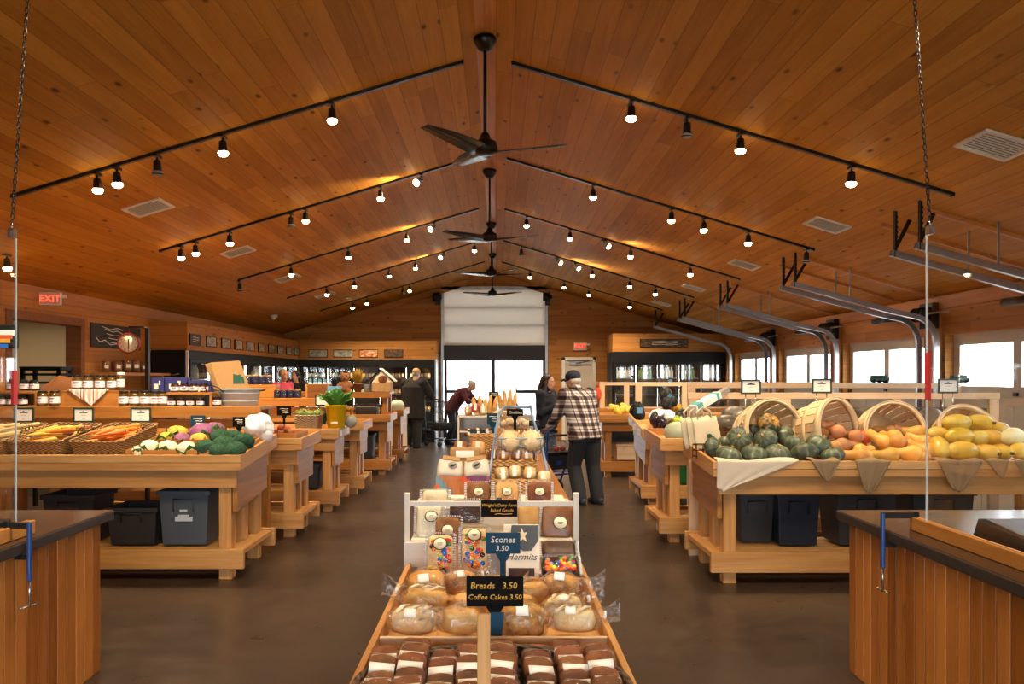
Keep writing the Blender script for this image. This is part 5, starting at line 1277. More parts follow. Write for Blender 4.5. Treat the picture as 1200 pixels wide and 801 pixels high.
def clam(w,h,d,cake,label_pos=None,candies=0,lay=False,seed=1,parts=True):
    """clear hinged pack standing up, its front towards -Y"""
    t=thing('clamshell_cake','p','cake pack'); rr=random.Random(seed)
    def rbox(ww,dd,hh,r,n=4): return [Vector((x,0,z)) for x,z in rrect(ww,hh,r,n)]
    a,b=w/2,h/2; m=MB()
    prof=[(a,b,d*.5),(a,b,d*.12),(a*1.04,b*1.04,d*.06),(a*1.04,b*1.04,-d*.02),(a*.97,b*.97,-d*.06),(a*.88,b*.9,-d*.45),(a*.78,b*.82,-d*.5)]
    rings=[[Vector((x,y_,z)) for x,z in rrect(p,q,min(p,q)*.3,5)] for p,q,y_ in prof]
    m.loft(rings,True,True); m.build('plastic_shell',M['clamshell'],t)
    m=MB(); nr=int(h/.011)
    for s in (-1,1):
        for k in range(nr):
            z=-b*.86+2*b*.86*k/(nr-1); m.box((s*a*.96,-d*.16,z),(.011,d*.14,.0048))
    for k in range(int(w/.012)):
        x=-a*.78+2*a*.78*k/max(int(w/.012)-1,1); m.box((x,-d*.16,b*.95),(.0035,d*.12,.007))
    m.build('ridged_edge',M['clam_rib'],t)
    m=MB()
    pr=[(a*.8,b*.84,d*.42),(a*.86,b*.88,.0),(a*.8,b*.83,-d*.3),(a*.66,b*.72,-d*.37)]
    rings=[[Vector((x,y_+.003*mnoise.noise(Vector((x*60,z*60,seed))),z)) for x,z in rrect(p,q,min(p,q)*.45,6)] for p,q,y_ in pr]
    m.loft(rings,True,True); m.build('cake',M[cake],t)
    if candies:
        m=MB()
        for k in range(candies):
            m.m=rr.choice((0,1,1,1,2,3,4,5)); x,z=rr.uniform(-a*.66,a*.66),rr.uniform(-b*.74,b*.62)
            m.ball((x,-d*.375,z),(.0115,.006,.0115),10,6)
        m.build('candy_topping',CANDY,t,kind=None)
    if label_pos is not None:
        lx,lz,lr=label_pos; m=MB()
        Mr=Matrix.Translation((lx,-d*.5-.001,lz)) @ Matrix.Rotation(PI/2,4,'X')
        m.lathe([(lr*1.12,0),(lr*1.12,.0012)],28,M=Mr @ Matrix.Diagonal((1.1,.95,1,1))); m.m=1; m.lathe([(lr*.95,.0013),(lr*.95,.002)],28,M=Mr @ Matrix.Diagonal((1.1,.95,1,1)))
        m.m=0; m.box((lx,-d*.5-.0035,lz+lr*.1),(lr*.9,.001,lr*.1)); m.box((lx,-d*.5-.0035,lz-lr*.2),(lr*.7,.001,lr*.08))
        m.build('oval_label',[M['label_ring'],M['label_cream']],t,label='cream oval label with brown ring')
    return t
t_=NT('clam_rib'); b_=t_.bsdf((.85,.85,.86,1),.15); b_.inputs['Alpha'].default_value=.8; M['clam_rib']=t_.m
def put(o,px,py,Y,label,tilt=-.35,rz=0,group='clear clamshell packs of cakes on the white stand',roll=0):
    o.location=P(px,py,Y); o.rotation_euler=(tilt,roll,rz); o['label']=label; o['group']=group; return o
S=lambda px,Y:px*Y/F
put(clam(S(35,3.52),S(52,3.52),.065,'cookie',(.0,.045,.026),40,seed=3),516,650,3.52,'clamshell of candy-topped cookies at front left of the cake tray')
put(clam(S(36,3.54),S(58,3.54),.065,'cookie',(.0,.062,.026),38,seed=8),556,644,3.54,'clamshell of candy-topped cookies left of the blue Scones sign')
put(clam(S(34,3.66),S(36,3.66),.06,'crust_dark',(.0,.0,.024),0,seed=2),525,622,3.67,'clamshell of brown cookies behind the front-left candy cookies')
put(clam(S(34,3.86),S(44,3.86),.07,'cream',(.012,.02,.026),0,seed=4),503,611,3.83,'clamshell of cream cake at the left of the white stand')
put(clam(S(42,3.88),S(30,3.88),.07,'choc',None,0,seed=5),545,599,3.86,'clamshell of dark chocolate cake left of the black sign')
put(clam(S(30,3.9),S(40,3.9),.07,'crust',None,0,seed=6),620,609,3.85,'plain clamshell of light cake right of the black sign')
put(clam(S(42,3.84),S(46,3.84),.07,'crust_dark',(.012,-.012,.030),0,seed=7),653,610,3.83,'clamshell of brown round cake at the right of the white stand',tilt=-.3,roll=.08)
for px,nm,k in ((561,'leftmost','crust_dark'),(594,'middle','crust'),(632,'rightmost','crust_dark')):
    put(clam(S(32,4.12),S(26,4.12),.075,k,(0,-.005,.022),0,seed=px),px,577,4.10,'clamshell cake with oval label on the top shelf, %s of the three'%nm,tilt=-.4)
put(clam(S(34,4.15),S(18,4.15),.075,'cream',None,0,seed=11),510,583,4.06,'low clamshell of pale cake at the left end of the top shelf',tilt=-.5)
# flat packs lying in the cake tray on the right
def flatpack(w,d,h,label,px,py,Y,candies,rz=0):
    t=clam(w,d,h,'choc',None,candies,seed=int(px+py)); t.location=P(px,py,Y); t.rotation_euler=(-PI/2+.55,0,rz); t['label']=label; t['group']='clear clamshell packs of cakes on the white stand'; return t
flatpack(S(46,3.6),.11,.075,'flat clamshell of frosted brownies under the candy-topped pack',655,646,3.60,0)
flatpack(S(50,3.48),.11,.075,'flat clamshell of chocolate brownies with candy pieces, right of the cake tray',656,665,3.49,60)
# hermits box
t=thing('cookie_box','cream paper box reading Hermits with a dark window','box',P(611,646,3.50),rot=(-.32,0,-.03),group=None)
w,h=S(42,3.5)/2,S(62,3.5)/2
m=MB(); m.bb(-w,-.02,-h,w,.02,h); m.build('box_body',M['box_cream'] if 'box_cream' in M else pbr('box_cream','#efe2cc',.6),t,bevel=.004)
m=MB(); m.prism([(-w*.55,h*.97),(w*.97,h*.97),(w*.97,h*.42),(w*.55,h*.02),(w*.1,-.0),(-w*.3,h*.18),(-w*.62,h*.55)],'Y',-.0218,-.0203); m.build('dark_panel',pbr('panel_grey','#4b4f52',.5),t)
m=MB(); m.prism([(w*.02,h*.86),(w*.14,h*.68),(w*.34,h*.72),(w*.2,h*.55),(w*.3,h*.34),(w*.08,h*.45),(-w*.1,h*.33),(-.04*w,h*.55),(-w*.2,h*.7),(-w*.05,h*.7)],'Y',-.0228,-.0219); m.build('flower_mark',M['label_cream'],t)
text_mesh('lettering','Hermits',M['ink'],.040,Matrix.Translation((0,-.0226,-h*.22)) @ FACE,t,shear=.35)
m=MB(); m.prism([(-w*.72,-h*.92),(w*.72,-h*.92),(w*.72,-h*.62),(-w*.72,-h*.62)],'Y',-.0225,-.0205); m.build('window',M['choc'],t)
# black gold-lettered sign hung on the white rail
t=thing('rail_sign','black sign with gold hand lettering hung on the white stand rail','sign',P(585,595.5,3.68),rot=(-.12,0,0))
m=MB(); m.bb(-.084,-.004,-.038,.084,.004,.038); m.build('board',M['sign_black'],t,bevel=.002)
text_mesh('lettering',"Wright's Dairy Farm",M['chalk_gold'],.0195,Matrix.Translation((0,-.0052,.015)) @ FACE,t,shear=.15); text_mesh('lettering',"Baked Goods",M['chalk_gold'],.0195,Matrix.Translation((.012,-.0052,-.008)) @ FACE,t,shear=.15)
m=MB(); m.tube([(-.02,-.005,-.026),(.0,-.005,-.023),(.02,-.005,-.026),(.06,-.005,-.024)],.0012,5); m.build('flourish',M['chalk_gold'],t)
m=MB(); m.bb(-.012,-.001,.036,.012,.03,.05); m.build('clip',M['black_metal'],t)

# ---- second bakery table
TZ=.86
t=thing('bakery_table','second wooden bakery table behind the white stand','table',(0,6,0))
m=MB(); 
for q in range(6): m.bb(-.43+q*.147,4.50,TZ-.03,-.43+q*.147+.142,8.3,TZ)
m.build('tabletop',M['honey_Y'],t,world=True,bevel=.002)
for x in (-.40,.36):
    for y in (4.58,6.4,8.14): m=MB(); m.bb(x,y,0,x+.08,y+.08,TZ-.031); m.build('leg',M['honey_Z'],t,world=True,bevel=.003)
for x in (-.425,.417):
    m=MB(); m.bb(x,4.55,TZ-.13,x+.025,8.25,TZ-.031); m.build('apron',M['honey_Y'],t,world=True)
m=MB(); m.bb(-.40,4.7,.25,.44,8.1,.28); m.build('low_shelf',M['honey_Y'],t,world=True)
# cloth-lined crate with bread bags
def simple_crate(name,label,x0,x1,y0,y1,z,h,wd,cat='crate',group=None,slats=2):
    t=thing(name,label,cat,((x0+x1)/2,(y0+y1)/2,z),group=group)
    for nm,(a,b,c,d) in (('front_panel',(x0,y0,x1,y0+.012)),('back_panel',(x0,y1-.012,x1,y1)),('side_panel',(x0,y0+.0125,x0+.012,y1-.0125)),('side_panel',(x1-.012,y0+.0125,x1,y1-.0125))):
        m=MB()
        for q in range(slats): m.bb(a,b,z+h*q/slats+(.004 if q else 0),c,d,z+h*(q+1)/slats)
        m.build(nm,M[wd],t,world=True)
    m=MB(); m.bb(x0+.0125,y0+.0125,z+.001,x1-.0125,y1-.0125,z+.012); m.build('bottom',M[wd],t,world=True); return t
Y=4.95; x0,x1=XX(513,Y),XX(572,Y)
simple_crate('bread_crate','small crate wrapped in colourful cloth, holding paper bread bags',x0,x1,Y,Y+.34,TZ,.13,'honey_X')
t=thing('patterned_cloth','orange, blue and purple patchwork cloth around the bread crate','cloth',((x0+x1)/2,Y-.01,TZ))
for k,c in enumerate(('#d9643a','#6f95a8','#7d4a78','#b87a52','#c95a34','#8a5a86')): pbr('cl%d'%k,c,.9)
m=MB(); NX,NZ=16,8
for j in range(NZ):
    for i in range(NX):
        m.m=[0,1,3,3,4,2,2,5][int(i/NX*6+j/NZ*1.9)%8]
        def q(i_,j_):
            u,v=i_/NX,j_/NZ; return Vector((x0-.01+(x1-x0+.02)*u,Y-.008-.012*abs(math.sin(u*13+v*2))*(1-v*.5),TZ+.002+.135*v))
        m.add([q(i,j),q(i+1,j),q(i+1,j+1),q(i,j+1)],[(0,1,2,3)],True)
m.build('fabric',[M['cl%d'%k] for k in range(6)],t,world=True)
pbr('bag_paper','#cbc4b8',.7,nscale=8,namt=.12)
def breadbag(label,px,py,Y,w,h,mat='paper',rz=0,roll=0):
    t=thing('bread_bag',label,'bread bag',P(px,py,Y),rot=(-.8,roll,rz),group='paper bread bags in the cloth-wrapped crate')
    m=MB(); m.ball((0,0,0),(w/2,.05,h/2),24,16,fn=lambda q:1/max(abs(q.x),abs(q.z),.6)**.75*(1+.05*mnoise.noise(q*3+Vector((px,0,0))))*.9); m.build('bag_body',M[mat],t)
    m=MB(); m.lathe([(.028,0),(.028,.0015)],24,M=Matrix.Translation((.01,-.0685,-.005)) @ Matrix.Rotation(PI/2,4,'X')); m.build('round_print',M['grey_ink'],t)
    m=MB(); m.prism([(-.008,-.018),(.004,0),(.016,.002),(.032,.008),(.024,-.010),(.010,-.020)],'Y',-.0725,-.0702); m.build('bird_mark',M['ink'],t)
    m=MB(); m.box((.0,-.0665,.052),(w*.6,.004,.03),(.1,0,0)); m.build('label_strip',M['kraft'],t)
    return t
breadbag('white paper bread bag, left of the two in the cloth-wrapped crate',527,552,5.05,.18,.16,'bag_paper',.1,.12); breadbag('white paper bread bag, right of the two in the cloth-wrapped crate',559,552,5.05,.18,.16,'bag_paper',-.1,-.15)
t=thing('kraft_bag','kraft paper bag standing behind the white bread bags','bag',P(545,535,5.3)); m=MB(); m.bb(-.1,-.04,-.16,.1,.04,.06); m.build('bag_body',M['kraft'],t,bevel=.01); m=MB(); m.bb(-.06,-.045,.0,.06,-.041,.045); m.build('label',M['paper'],t)
# small loaf packs
def loafpack(kind):
    t=thing('loaf_pack','p','bread pack'); m=MB(); m.ball((0,0,0),(.042,.06,.045),18,12,fn=lambda q:1/max(abs(q.x),abs(q.y),abs(q.z))**.5*.87); m.build('loaf',M[kind],t)
    m=MB(); m.ball((0,0,.002),(.046,.064,.049),20,14,fn=lambda q:1/max(abs(q.x),abs(q.y),abs(q.z))**.5*.87*(1+.05*mnoise.noise(q*4))); m.build('plastic_bag',M['bag_film'],t)
    m=MB(); m.box((.0,-.061,.0),(.022,.004,.06)); m.build('label',M['paper'],t); return t
LP={}
def lp(px,py,Y,kind,label,sc=1.0,group='small loaf packs on the second bakery table'):
    if kind not in LP: LP[kind]=loafpack(kind); o=LP[kind]; o.location=P(px,py,Y); o['label']=label; o['group']=group; o.scale=(sc,)*3
    else: o=dup(LP[kind],P(px,py,Y),rot=(0,0,0),scale=sc,label=label,group=group)
    o.rotation_euler=(-.25,R.uniform(-.1,.1),R.uniform(-.2,.2))
Y=5.62
wicker('wicker_tray','long tan wicker tray of small loaf packs',(XX(599,Y),Y+.10,TZ),.36,.30,.13,M['wicker_tan'],group='wicker trays on the second bakery table',flare=1.05)
for j,px in enumerate((577,591,605,618)): lp(px,533,5.66,'crust' if j%2 else 'crust_dark','small brown loaf pack in the long wicker tray, %s from left'%nth(j))
Y=5.1
wicker('wicker_tray','tan wicker tray of pale rolls behind the top clamshells',(XX(608,Y),Y+.12,TZ),.40,.30,.09,M['wicker_tan'],group='wicker trays on the second bakery table',flare=1.05)
for j,(px,py,sc) in enumerate(((588,556,1.25),(604,553,1.1),(621,555,1.15),(638,560,1.2))):
    lp(px,py,5.16,'crust_pale' if j%2 else 'cookie','bag of pale rolls in the front wicker tray, %s from left'%nth(j),sc)
Y=5.95; simple_crate('bread_crate','low wooden crate of loaf packs at the left of the second table',XX(531,Y),XX(571,Y),Y,Y+.3,TZ,.18,'honey_X')
for j,px in enumerate((541,560)): lp(px,526,6.05,'crust_dark' if j==0 else 'crust','labelled loaf pack in the low left crate, %s from left'%nth(j),1.5)
# wire rack with round loaves
t=thing('wire_rack','blue-grey wire display rack with a basket of round loaves','rack',(.24,5.35,TZ))
pbr('blue_steel','#7d96b5',.35,.4)
xl,xr=XX(574,5.2)-.24,XX(643,5.2)-.24
for nm,x0_,x1_ in (('side_tube',xl,xl+.06),('side_tube',xr,xr-.1)):
    m=MB(); m.tube([(x0_,-.15,0),(x0_*.97+x1_*.03,-.13,.12),(x0_*.6+x1_*.4,-.0,.30),(x1_,.18,.50),(x1_*.8,.24,.54)],.009,8); m.build(nm,M['blue_steel'],t)
m=MB(); m.tube([((xl+.06)*.8,.24,.54),((xr-.1)*.8,.24,.54)],.009,8); m.build('top_tube',M['blue_steel'],t)
for x in (xl,xr): m=MB(); m.tube([(x,-.15,.012),(x*.9,.3,.012)],.009,8); m.build('foot_tube',M['blue_steel'],t)
zb=ZZ(527,5.25)-TZ; zt=ZZ(517,5.25)-TZ; m=MB()
A,B,C_,D_=xl+.03,xr-.03,-.12,.14
for z,k in ((zt+.02,1),(zb-.02,.88),((zt+zb)/2,.94)):
    pts=[Vector((x*k,y*k+.01*(1-k),z)) for x,y in rrect((B-A)/2,(D_-C_)/2,.05)]; pts=[p+Vector(((A+B)/2,.01,0)) for p in pts]; m.tube(pts+[pts[0]],.005 if k==1 else .0035,6,caps=False)
for q in range(12):
    x=A+.02+(B-A-.04)*q/11; m.tube([(x,C_,zt+.02),(x,C_+.02,zb-.02),(x,D_-.02,zb-.02),(x,D_,zt+.02)],.0028,5)
m.build('wire_basket',M['blue_steel'],t)
rp=None
for j,(px,py) in enumerate(((598,511),(622,510))):
    lab='round pale loaf in a clear bag on the wire rack, %s'%('left' if j==0 else 'right')
    if rp is None:
        o=rp=thing('bagged_round_loaf',lab,'bread'); m=MB(); m.ball((0,0,0),(.083,.083,.07),28,16,fn=lambda q:1+.04*mnoise.noise(q*3)); m.build('loaf',M['crust_pale'],o)
        m=MB(); m.ball((0,0,.004),(.09,.09,.077),32,20,fn=lambda q:1+.1*abs(mnoise.noise(q*2.6))+.04*mnoise.noise(q*6)); m.build('plastic_bag',M['bag_film'],o)
        m=MB()
        for k in range(4): m.tube([(-.05+.033*k,-.06,.035),(-.045+.033*k,-.03,.062),(-.04+.033*k,.03,.066)],.004,5)
        m.build('score_cuts',M['cream'],o)
        o.location=P(px,py,5.3)
    else: o=dup(rp,P(px,py,5.3),label=lab)
    o['group']='round loaves on the wire rack'; o.location.z=TZ+zb+.055
# rear items
Y=6.7; wicker('wicker_basket','tan wicker basket in front of the white shelf unit',(XX(567,Y),Y+.12,TZ),.24,.26,.25,M['wicker_tan'],handles=False)
t=thing('white_shelf_unit','small white two-tier bread shelf unit on the second bakery table','shelf',(XX(561,7.15),7.3,TZ))
w=.19
for x in (-w,w-.015): m=MB(); m.bb(x,-.15,0,x+.015,.2,.40); m.build('side_panel',M['white_wash_Z'],t)
for nm,z in (('top_panel',.385),('middle_shelf',.25),('bottom_shelf',.09)): m=MB(); m.bb(-w+.0155,-.15,z,w-.0155,.2,z+.014); m.build(nm,M['white_wash_X'],t)
m=MB(); m.bb(-w+.0155,.186,0,w-.0155,.2,.384); m.build('back_panel',M['white_wash_X'],t)
text_m=MB(); text_m.bb(-.1,-.158,.245,.06,-.151,.272); text_m.build('label_strip',M['sign_blue'],t)
for j,(px,py) in enumerate(((549,507),(560,506),(571,507))): lp(px,py,7.2,'crust_dark','dark loaf in the middle tier of the white shelf unit, %s from left'%nth(j),.95,'loaves in the white shelf unit')
for j,(px,py,k) in enumerate(((549,481,'crust'),(557,478,'orange_root'),(566,481,'crust_pale'))):
    lp(px,py,7.25,k,'wrapped %s pack on top of the white shelf unit'%(['golden','orange','pale'][j]),1.0,'packs on the white shelf unit')
# baguettes in paper sleeves
bg=None
for j,(px,py,tl) in enumerate(((559,480,-.22),(564,478,-.1),(569,481,0),(573,477,.1),(578,479,.18),(588,470,-.14),(592,466,-.05),(597,465,.05),(601,469,.16))):
    lab='golden baguette standing in the %s bundle, %s from its left'%(('left',nth(j)) if j<5 else ('right',nth(j-5)))
    if bg is None:
        o=bg=thing('baguette',lab,'bread'); m=MB(); m.lathe([(.008,-.22),(.028,-.19),(.034,-.08),(.034,.08),(.028,.19),(.008,.225)],12,rib=lambda a,z:1+.06*math.sin(z*90)); m.build('loaf',M['crust'],o)
        m=MB(); m.lathe([(.038,-.225),(.042,-.05),(.043,.02)],12,caps=False); m.build('paper_sleeve',M['kraft'],o)
    else: o=dup(bg,label=lab)
    o.location=P(px,py+(8 if j<5 else 13),7.75 if j<5 else 8.0); o.scale=(.72,.72,.85); o.rotation_euler=(0,tl,0); o['group']='baguettes standing on the second bakery table'
Y=7.75; wicker('baguette_basket','tall tan basket holding the left bundle of baguettes',(XX(569,Y),Y,TZ),.24,.2,.22,M['wicker_tan'],handles=False,flare=1.05)
Y=8.0; wicker('baguette_basket','tall tan basket holding the right bundle of baguettes',(XX(595,Y),Y,TZ),.20,.18,.28,M['wicker_tan'],handles=False,flare=1.05)
def bagpuff(px,py,Y,r,label,seed):
    t=crumple(P(px,py,Y),(r,r*.8,r),M['bag_film'],'bagged_rolls',label,'bread bag',seed); t['group']='clear bags of rolls on the second bakery table'; m=MB()
    for k in range(3): m.ball(((k-1)*r*.45,R.uniform(-.01,.01),-r*.25+.02*(k%2)),(r*.42,r*.42,r*.35),14,10)
    m.build('rolls',M['crust_pale'],t)
bagpuff(587,482,7.3,.085,'clear bag of rolls between the baguette bundles',1.5); bagpuff(597,493,6.9,.09,'clear bag of rolls behind the left round loaf',7.7); bagpuff(611,493,7.0,.09,'clear bag of rolls behind the right round loaf',4.1)
for (px,py,Y,w_) in ((590,503,6.9,.12),):
    simple_crate('bread_crate','low pine crate under the clear bags of rolls',XX(583,6.95),XX(619,6.95),6.80,7.12,TZ,ZZ(503,6.9)-TZ,'pine_X')
stake('blue chalk sign beside the white shelf unit',577.5,490.5,6.95,.10,.10,TZ,'sign_blue',name='chalk_sign')
stake('dark Cookies sign near the rear of the second bakery table',603.5,483,6.75,.14,.06,TZ,'sign_black',[('Cookies',0,0,.034)],name='price_sign')
stake('small dark sign on a thin post behind the left baguettes',578.5,462,8.12,.10,.06,TZ,'sign_black',name='chalk_sign')
t=thing('grey_carton','grey carton at the right rear of the second bakery table','carton',(XX(613,7.4),7.45,TZ)); m=MB(); m.bb(-.1,-.1,0,.1,.1,ZZ(486,7.4)-TZ); m.build('carton_body',M['box_grey'] if 'box_grey' in M else pbr('box_grey','#a9a7a2',.7),t,bevel=.004); m=MB(); m.bb(-.1,-.104,.05,.1,-.1005,.09); m.build('tape',M['kraft'],t)
t=thing('black_tag_box','black card holder on the right edge of the second bakery table','card holder',(XX(626,6.2),6.2,TZ)); m=MB(); m.bb(-.04,-.02,ZZ(499,6.2)-TZ,.04,.02,ZZ(492.5,6.2)-TZ); m.build('holder',M['black'],t,bevel=.003); m=MB(); m.tube([(0,0,.008),(0,0,ZZ(499,6.2)-TZ)],.006,6); m.build('post',M['black'],t); m=MB(); m.lathe([(.04,0),(.04,.008)],14); m.build('base',M['black'],t)
# ================================================================ jars on the riser shelves
pbr('jam_dark','#4a1a20',.25); pbr('relish','#7a5a20',.3,nscale=60,namt=.5); pbr('sauce','#2c1812',.25); pbr('jar_lid','#2a2622',.35,.5); pbr('lid_white','#ece9e2',.45); pbr('jar_label','#f3eef0',.6); pbr('label_mark','#7d6a8a',.7); pbr('gold_lid','#b08a4a',.35,.6); pbr('navy_jar','#232a52',.35)
def jar(r,h,fill,lid='jar_lid',neck=.82,label=True):
    t=thing('food_jar','p','jar'); m=MB()
    m.lathe([(r*.9,.002),(r*.98,.012),(r*.98,h*.76),(r*neck,h*.85)],18); m.build('contents',M[fill],t)
    m=MB(); m.lathe([(r*.92,0),(r,.012),(r,h*.76),(r*neck*1.03,h*.86),(r*neck*1.03,h*.88)],18,caps=False); m.build('glass',M['jar_glass'],t)
    m=MB(); m.lathe([(r*neck*1.08,h*.86),(r*neck*1.1,h*.87),(r*neck*1.1,h*.985),(r*neck*1.04,h)],18); m.build('lid',M[lid],t)
    if label:
        m=MB(); m.lathe([(r*1.015,h*.2),(r*1.015,h*.62)],18,caps=False); m.build('label',M['jar_label'],t)
        m=MB(); 
        for z,w in ((.52,.55),(.44,.4),(.30,.3)):
            pts=[Vector((r*1.022*math.sin(a),-r*1.022*math.cos(a),h*z)) for a in [(-w+2*w*q/6) for q in range(7)]]
            m.tube(pts,[(.001,.004 if z>.5 else .0025)]*7,5)
        m.build('label_print',M['label_mark'],t)
    return t
JP={}
SPEC={'pickle':(.046,.145,'relish','jar_lid'),'jam':(.042,.088,'jam_dark','jar_lid'),'sauce':(.044,.11,'sauce','jar_lid'),'tall':(.036,.17,'relish','lid_white'),'navy':(.042,.105,'navy_jar','gold_lid')}
def jars(pxs,py,Y,z,kind,where,group,sc=1.0):
    for j,px in enumerate(pxs):
        lab='%s %s, %s from left'%({'pickle':'relish jar','jam':'dark jam jar','sauce':'dark sauce jar','tall':'white-capped bottle','navy':'navy gold-lidded jar'}[kind],where,nth(j)) if len(pxs)>1 else '%s %s'%({'tall':'white-capped tall bottle'}.get(kind,'single jar'),where)
        loc=(XX(px,Y),Y,z)
        if kind not in JP: o=JP[kind]=jar(*SPEC[kind],label=(kind!='navy')); o.location=loc; o['label']=lab; o['group']=group
        else: o=dup(JP[kind],loc,label=lab,group=group)
        o.rotation_euler=(0,0,R.uniform(-.3,.3)); o.scale=(sc,)*3
z0=1.336
def stepbox(label,p0,p1,y,d,z,h,front=True,name='shelf_box'):
    x0,x1=XX(p0,y),XX(p1,y); t=thing(name,label,'shelf box',((x0+x1)/2,y+d/2,z),group='small step boxes on the jar riser')
    m=MB(); m.bb(x0,y,z+h-.02,x1,y+d,z+h); m.build('top_board',M['honey_X'],t,world=True,bevel=.002)
    for x in (x0,x1-.02): m=MB(); m.bb(x,y+.002,z,x+.02,y+d,z+h-.0205); m.build('side_board',M['honey_Z'],t,world=True)
    m=MB(); m.bb(x0+.0205,y+(.004 if front else d-.02),z+.001,x1-.0205,y+(.02 if front else d-.001),z+h-.021); m.build('front_board' if front else 'back_board',M['honey_X'],t,world=True); return t
stepbox('open step box under the leftmost jam jars',-6,43,7.40,.24,z0,.14,False)
stepbox('step box draped with the striped cloth on the jar riser',72,140,7.50,.22,z0,.145)
stepbox('open step box at the right of the jar riser',192,248,7.40,.26,z0,.128,False)
jars((2,14,27),475,7.44,z0,'sauce','inside the leftmost step box','jars on the left jar riser',.95)
jars((14,28,40),457,7.5,z0+.141,'sauce','on top of the leftmost step box','jars on the left jar riser',.95)
jars((50,64),476,7.42,z0,'pickle','on the riser between step boxes','jars on the left jar riser')
jars((90,103,117,131),456,7.56,z0+.146,'pickle','above the striped cloth','jars on the left jar riser')
jars((141.5,),456,7.56,z0+.146,'tall','at the right end of the row above the striped cloth','jars on the left jar riser')
jars((145,157.5,170,181.5,190),477,7.40,z0,'pickle','on the riser right of the striped cloth','jars on the left jar riser')
jars((201,212,223,235),478,7.43,z0,'jam','inside the right step box','jars on the left jar riser',.85)
jars((205,216,227,239),459,7.5,z0+.129,'jam','on top of the right step box','jars on the left jar riser',.95)
jars((254,),478,7.45,z0,'jam','just right of the right step box','jars on the left jar riser')
# striped cloth
def stripe():
    t=NT('striped_linen'); sp=t.N('SeparateXYZ'); t.L(t.coords(),sp.inputs[0]); f=t.math('FRACT',t.math('MULTIPLY',sp.outputs[0],8.5))
    c=t.ramp(f,[(0,s2l('#c9c4bd')),(.30,s2l('#e9e4da')),(.42,s2l('#b5342a')),(.5,s2l('#e9e4da')),(.62,s2l('#cf6a3a')),(.68,s2l('#b9b6b4')),(.86,s2l('#e9e4da'))],'CONSTANT'); t.bsdf(c,.9); M['striped_linen']=t.m
stripe()
y=7.495; t=drape('red and white striped cloth triangle hanging from the jar step box',80,127,(108,477),y,z0+.146,M['striped_linen'],group=None,tipw=.01,inw=.2); t.name='striped_cloth'
# navy gift boxes
for j,(a,b,h) in enumerate(((180,194.5,.165),(195.5,221,.165),(223,250,.11))):
    Y=7.72; t=thing('gift_box','navy blue printed box at the back of the jar riser, %s from the left'%nth(j),'box',((XX(a,Y)+XX(b,Y))/2,Y,z0 if j==2 else z0),group='navy boxes behind the jars')
    w=(XX(b,Y)-XX(a,Y))/2; H=h+(.10 if j<2 else .13); m=MB(); m.bb(-w,-.05,0,w,.05,H); m.build('carton',M['blue_box'],t,bevel=.003)
    m=MB(); m.bb(-w*.6,-.052,H-.11,w*.1,-.0505,H-.06); m.bb(w*.2,-.052,H-.07,w*.45,-.0505,H-.03); m.build('print',M['label_cream'],t)
# galvanised tub with paper bags
Y=7.55; c=P(281,478,Y)
t=thing('galvanised_tub','oval galvanised tub on the riser holding brown paper bags','tub',(c.x,Y,z0)); m=MB()
def ov2(a,b,z): return [Vector((a*math.cos(2*PI*k/36),b*math.sin(2*PI*k/36),z)) for k in range(36)]
m.loft([ov2(.165,.10,0),ov2(.195,.12,.15),ov2(.205,.13,.152),ov2(.205,.13,.162),ov2(.19,.115,.158),ov2(.16,.095,.012)],True,True); m.build('tub_body',M['galv_tub'],t)
m=MB(); 
for z in (.045,.12): m.tube([v*1.0 for v in ov2(.165+.03*z/.15+.002,.10+.02*z/.15+.002,z)]+[ov2(.165+.03*z/.15+.002,.10+.02*z/.15+.002,z)[0]],.003,5,caps=False)
m.build('bead',M['galv_tub'],t)
for s in (-1,1): m=MB(); m.tube([(s*.2,-.03,.14),(s*.235,-.03,.15),(s*.235,.03,.15),(s*.2,.03,.14)],.006,6); m.build('handle',M['black_metal'],t)
for j in range(6):
    o=thing('paper_bag',('front brown paper bag with green emblem leaning in the galvanised tub' if j==0 else 'brown paper bag in the galvanised tub, %s from the front'%nth(j)),'paper bag',(c.x-.012*j,Y-.03+.018*j,z0+.02),rot=(-.12,-.03-.012*j,.05),group='brown paper bags in the galvanised tub')
    m=MB(); sh=-.115; m.hexa([(-.15,-.006,0),(.15,-.006,0),(.15,.006,0),(-.15,.006,0)],[(-.15+sh,-.008,.40),(.125+sh,-.008,.41),(.125+sh,.008,.41),(-.15+sh,.008,.40)]); m.build('bag_body',M['kraft'],o,bevel=.002)
    if j==0: m=MB(); m.prism([(-.05,.19),(.055,.19),(.055,.21),(.045,.255),(.02,.26),(.015,.28),(-.01,.27),(-.05,.285)],'Y',-.0105,-.0075); m.build('emblem',M['green_ink'],o)
# black strap loop beside tub
t=thing('black_strap','black looped strap hanging on the left of the galvanised tub','strap',(c.x-.2,Y-.15,z0+.1)); m=MB(); m.tube([(-.06,.02,.0),(-.075,0,.08),(-.02,-.01,.10),(.06,-.01,.07),(.10,-.012,.03)],.006,6); m.build('strap_loop',M['black'],t); m=MB(); m.bb(-.08,0,-.1,-.03,.05,.01); m.build('weight',M['black'],t,bevel=.01); 
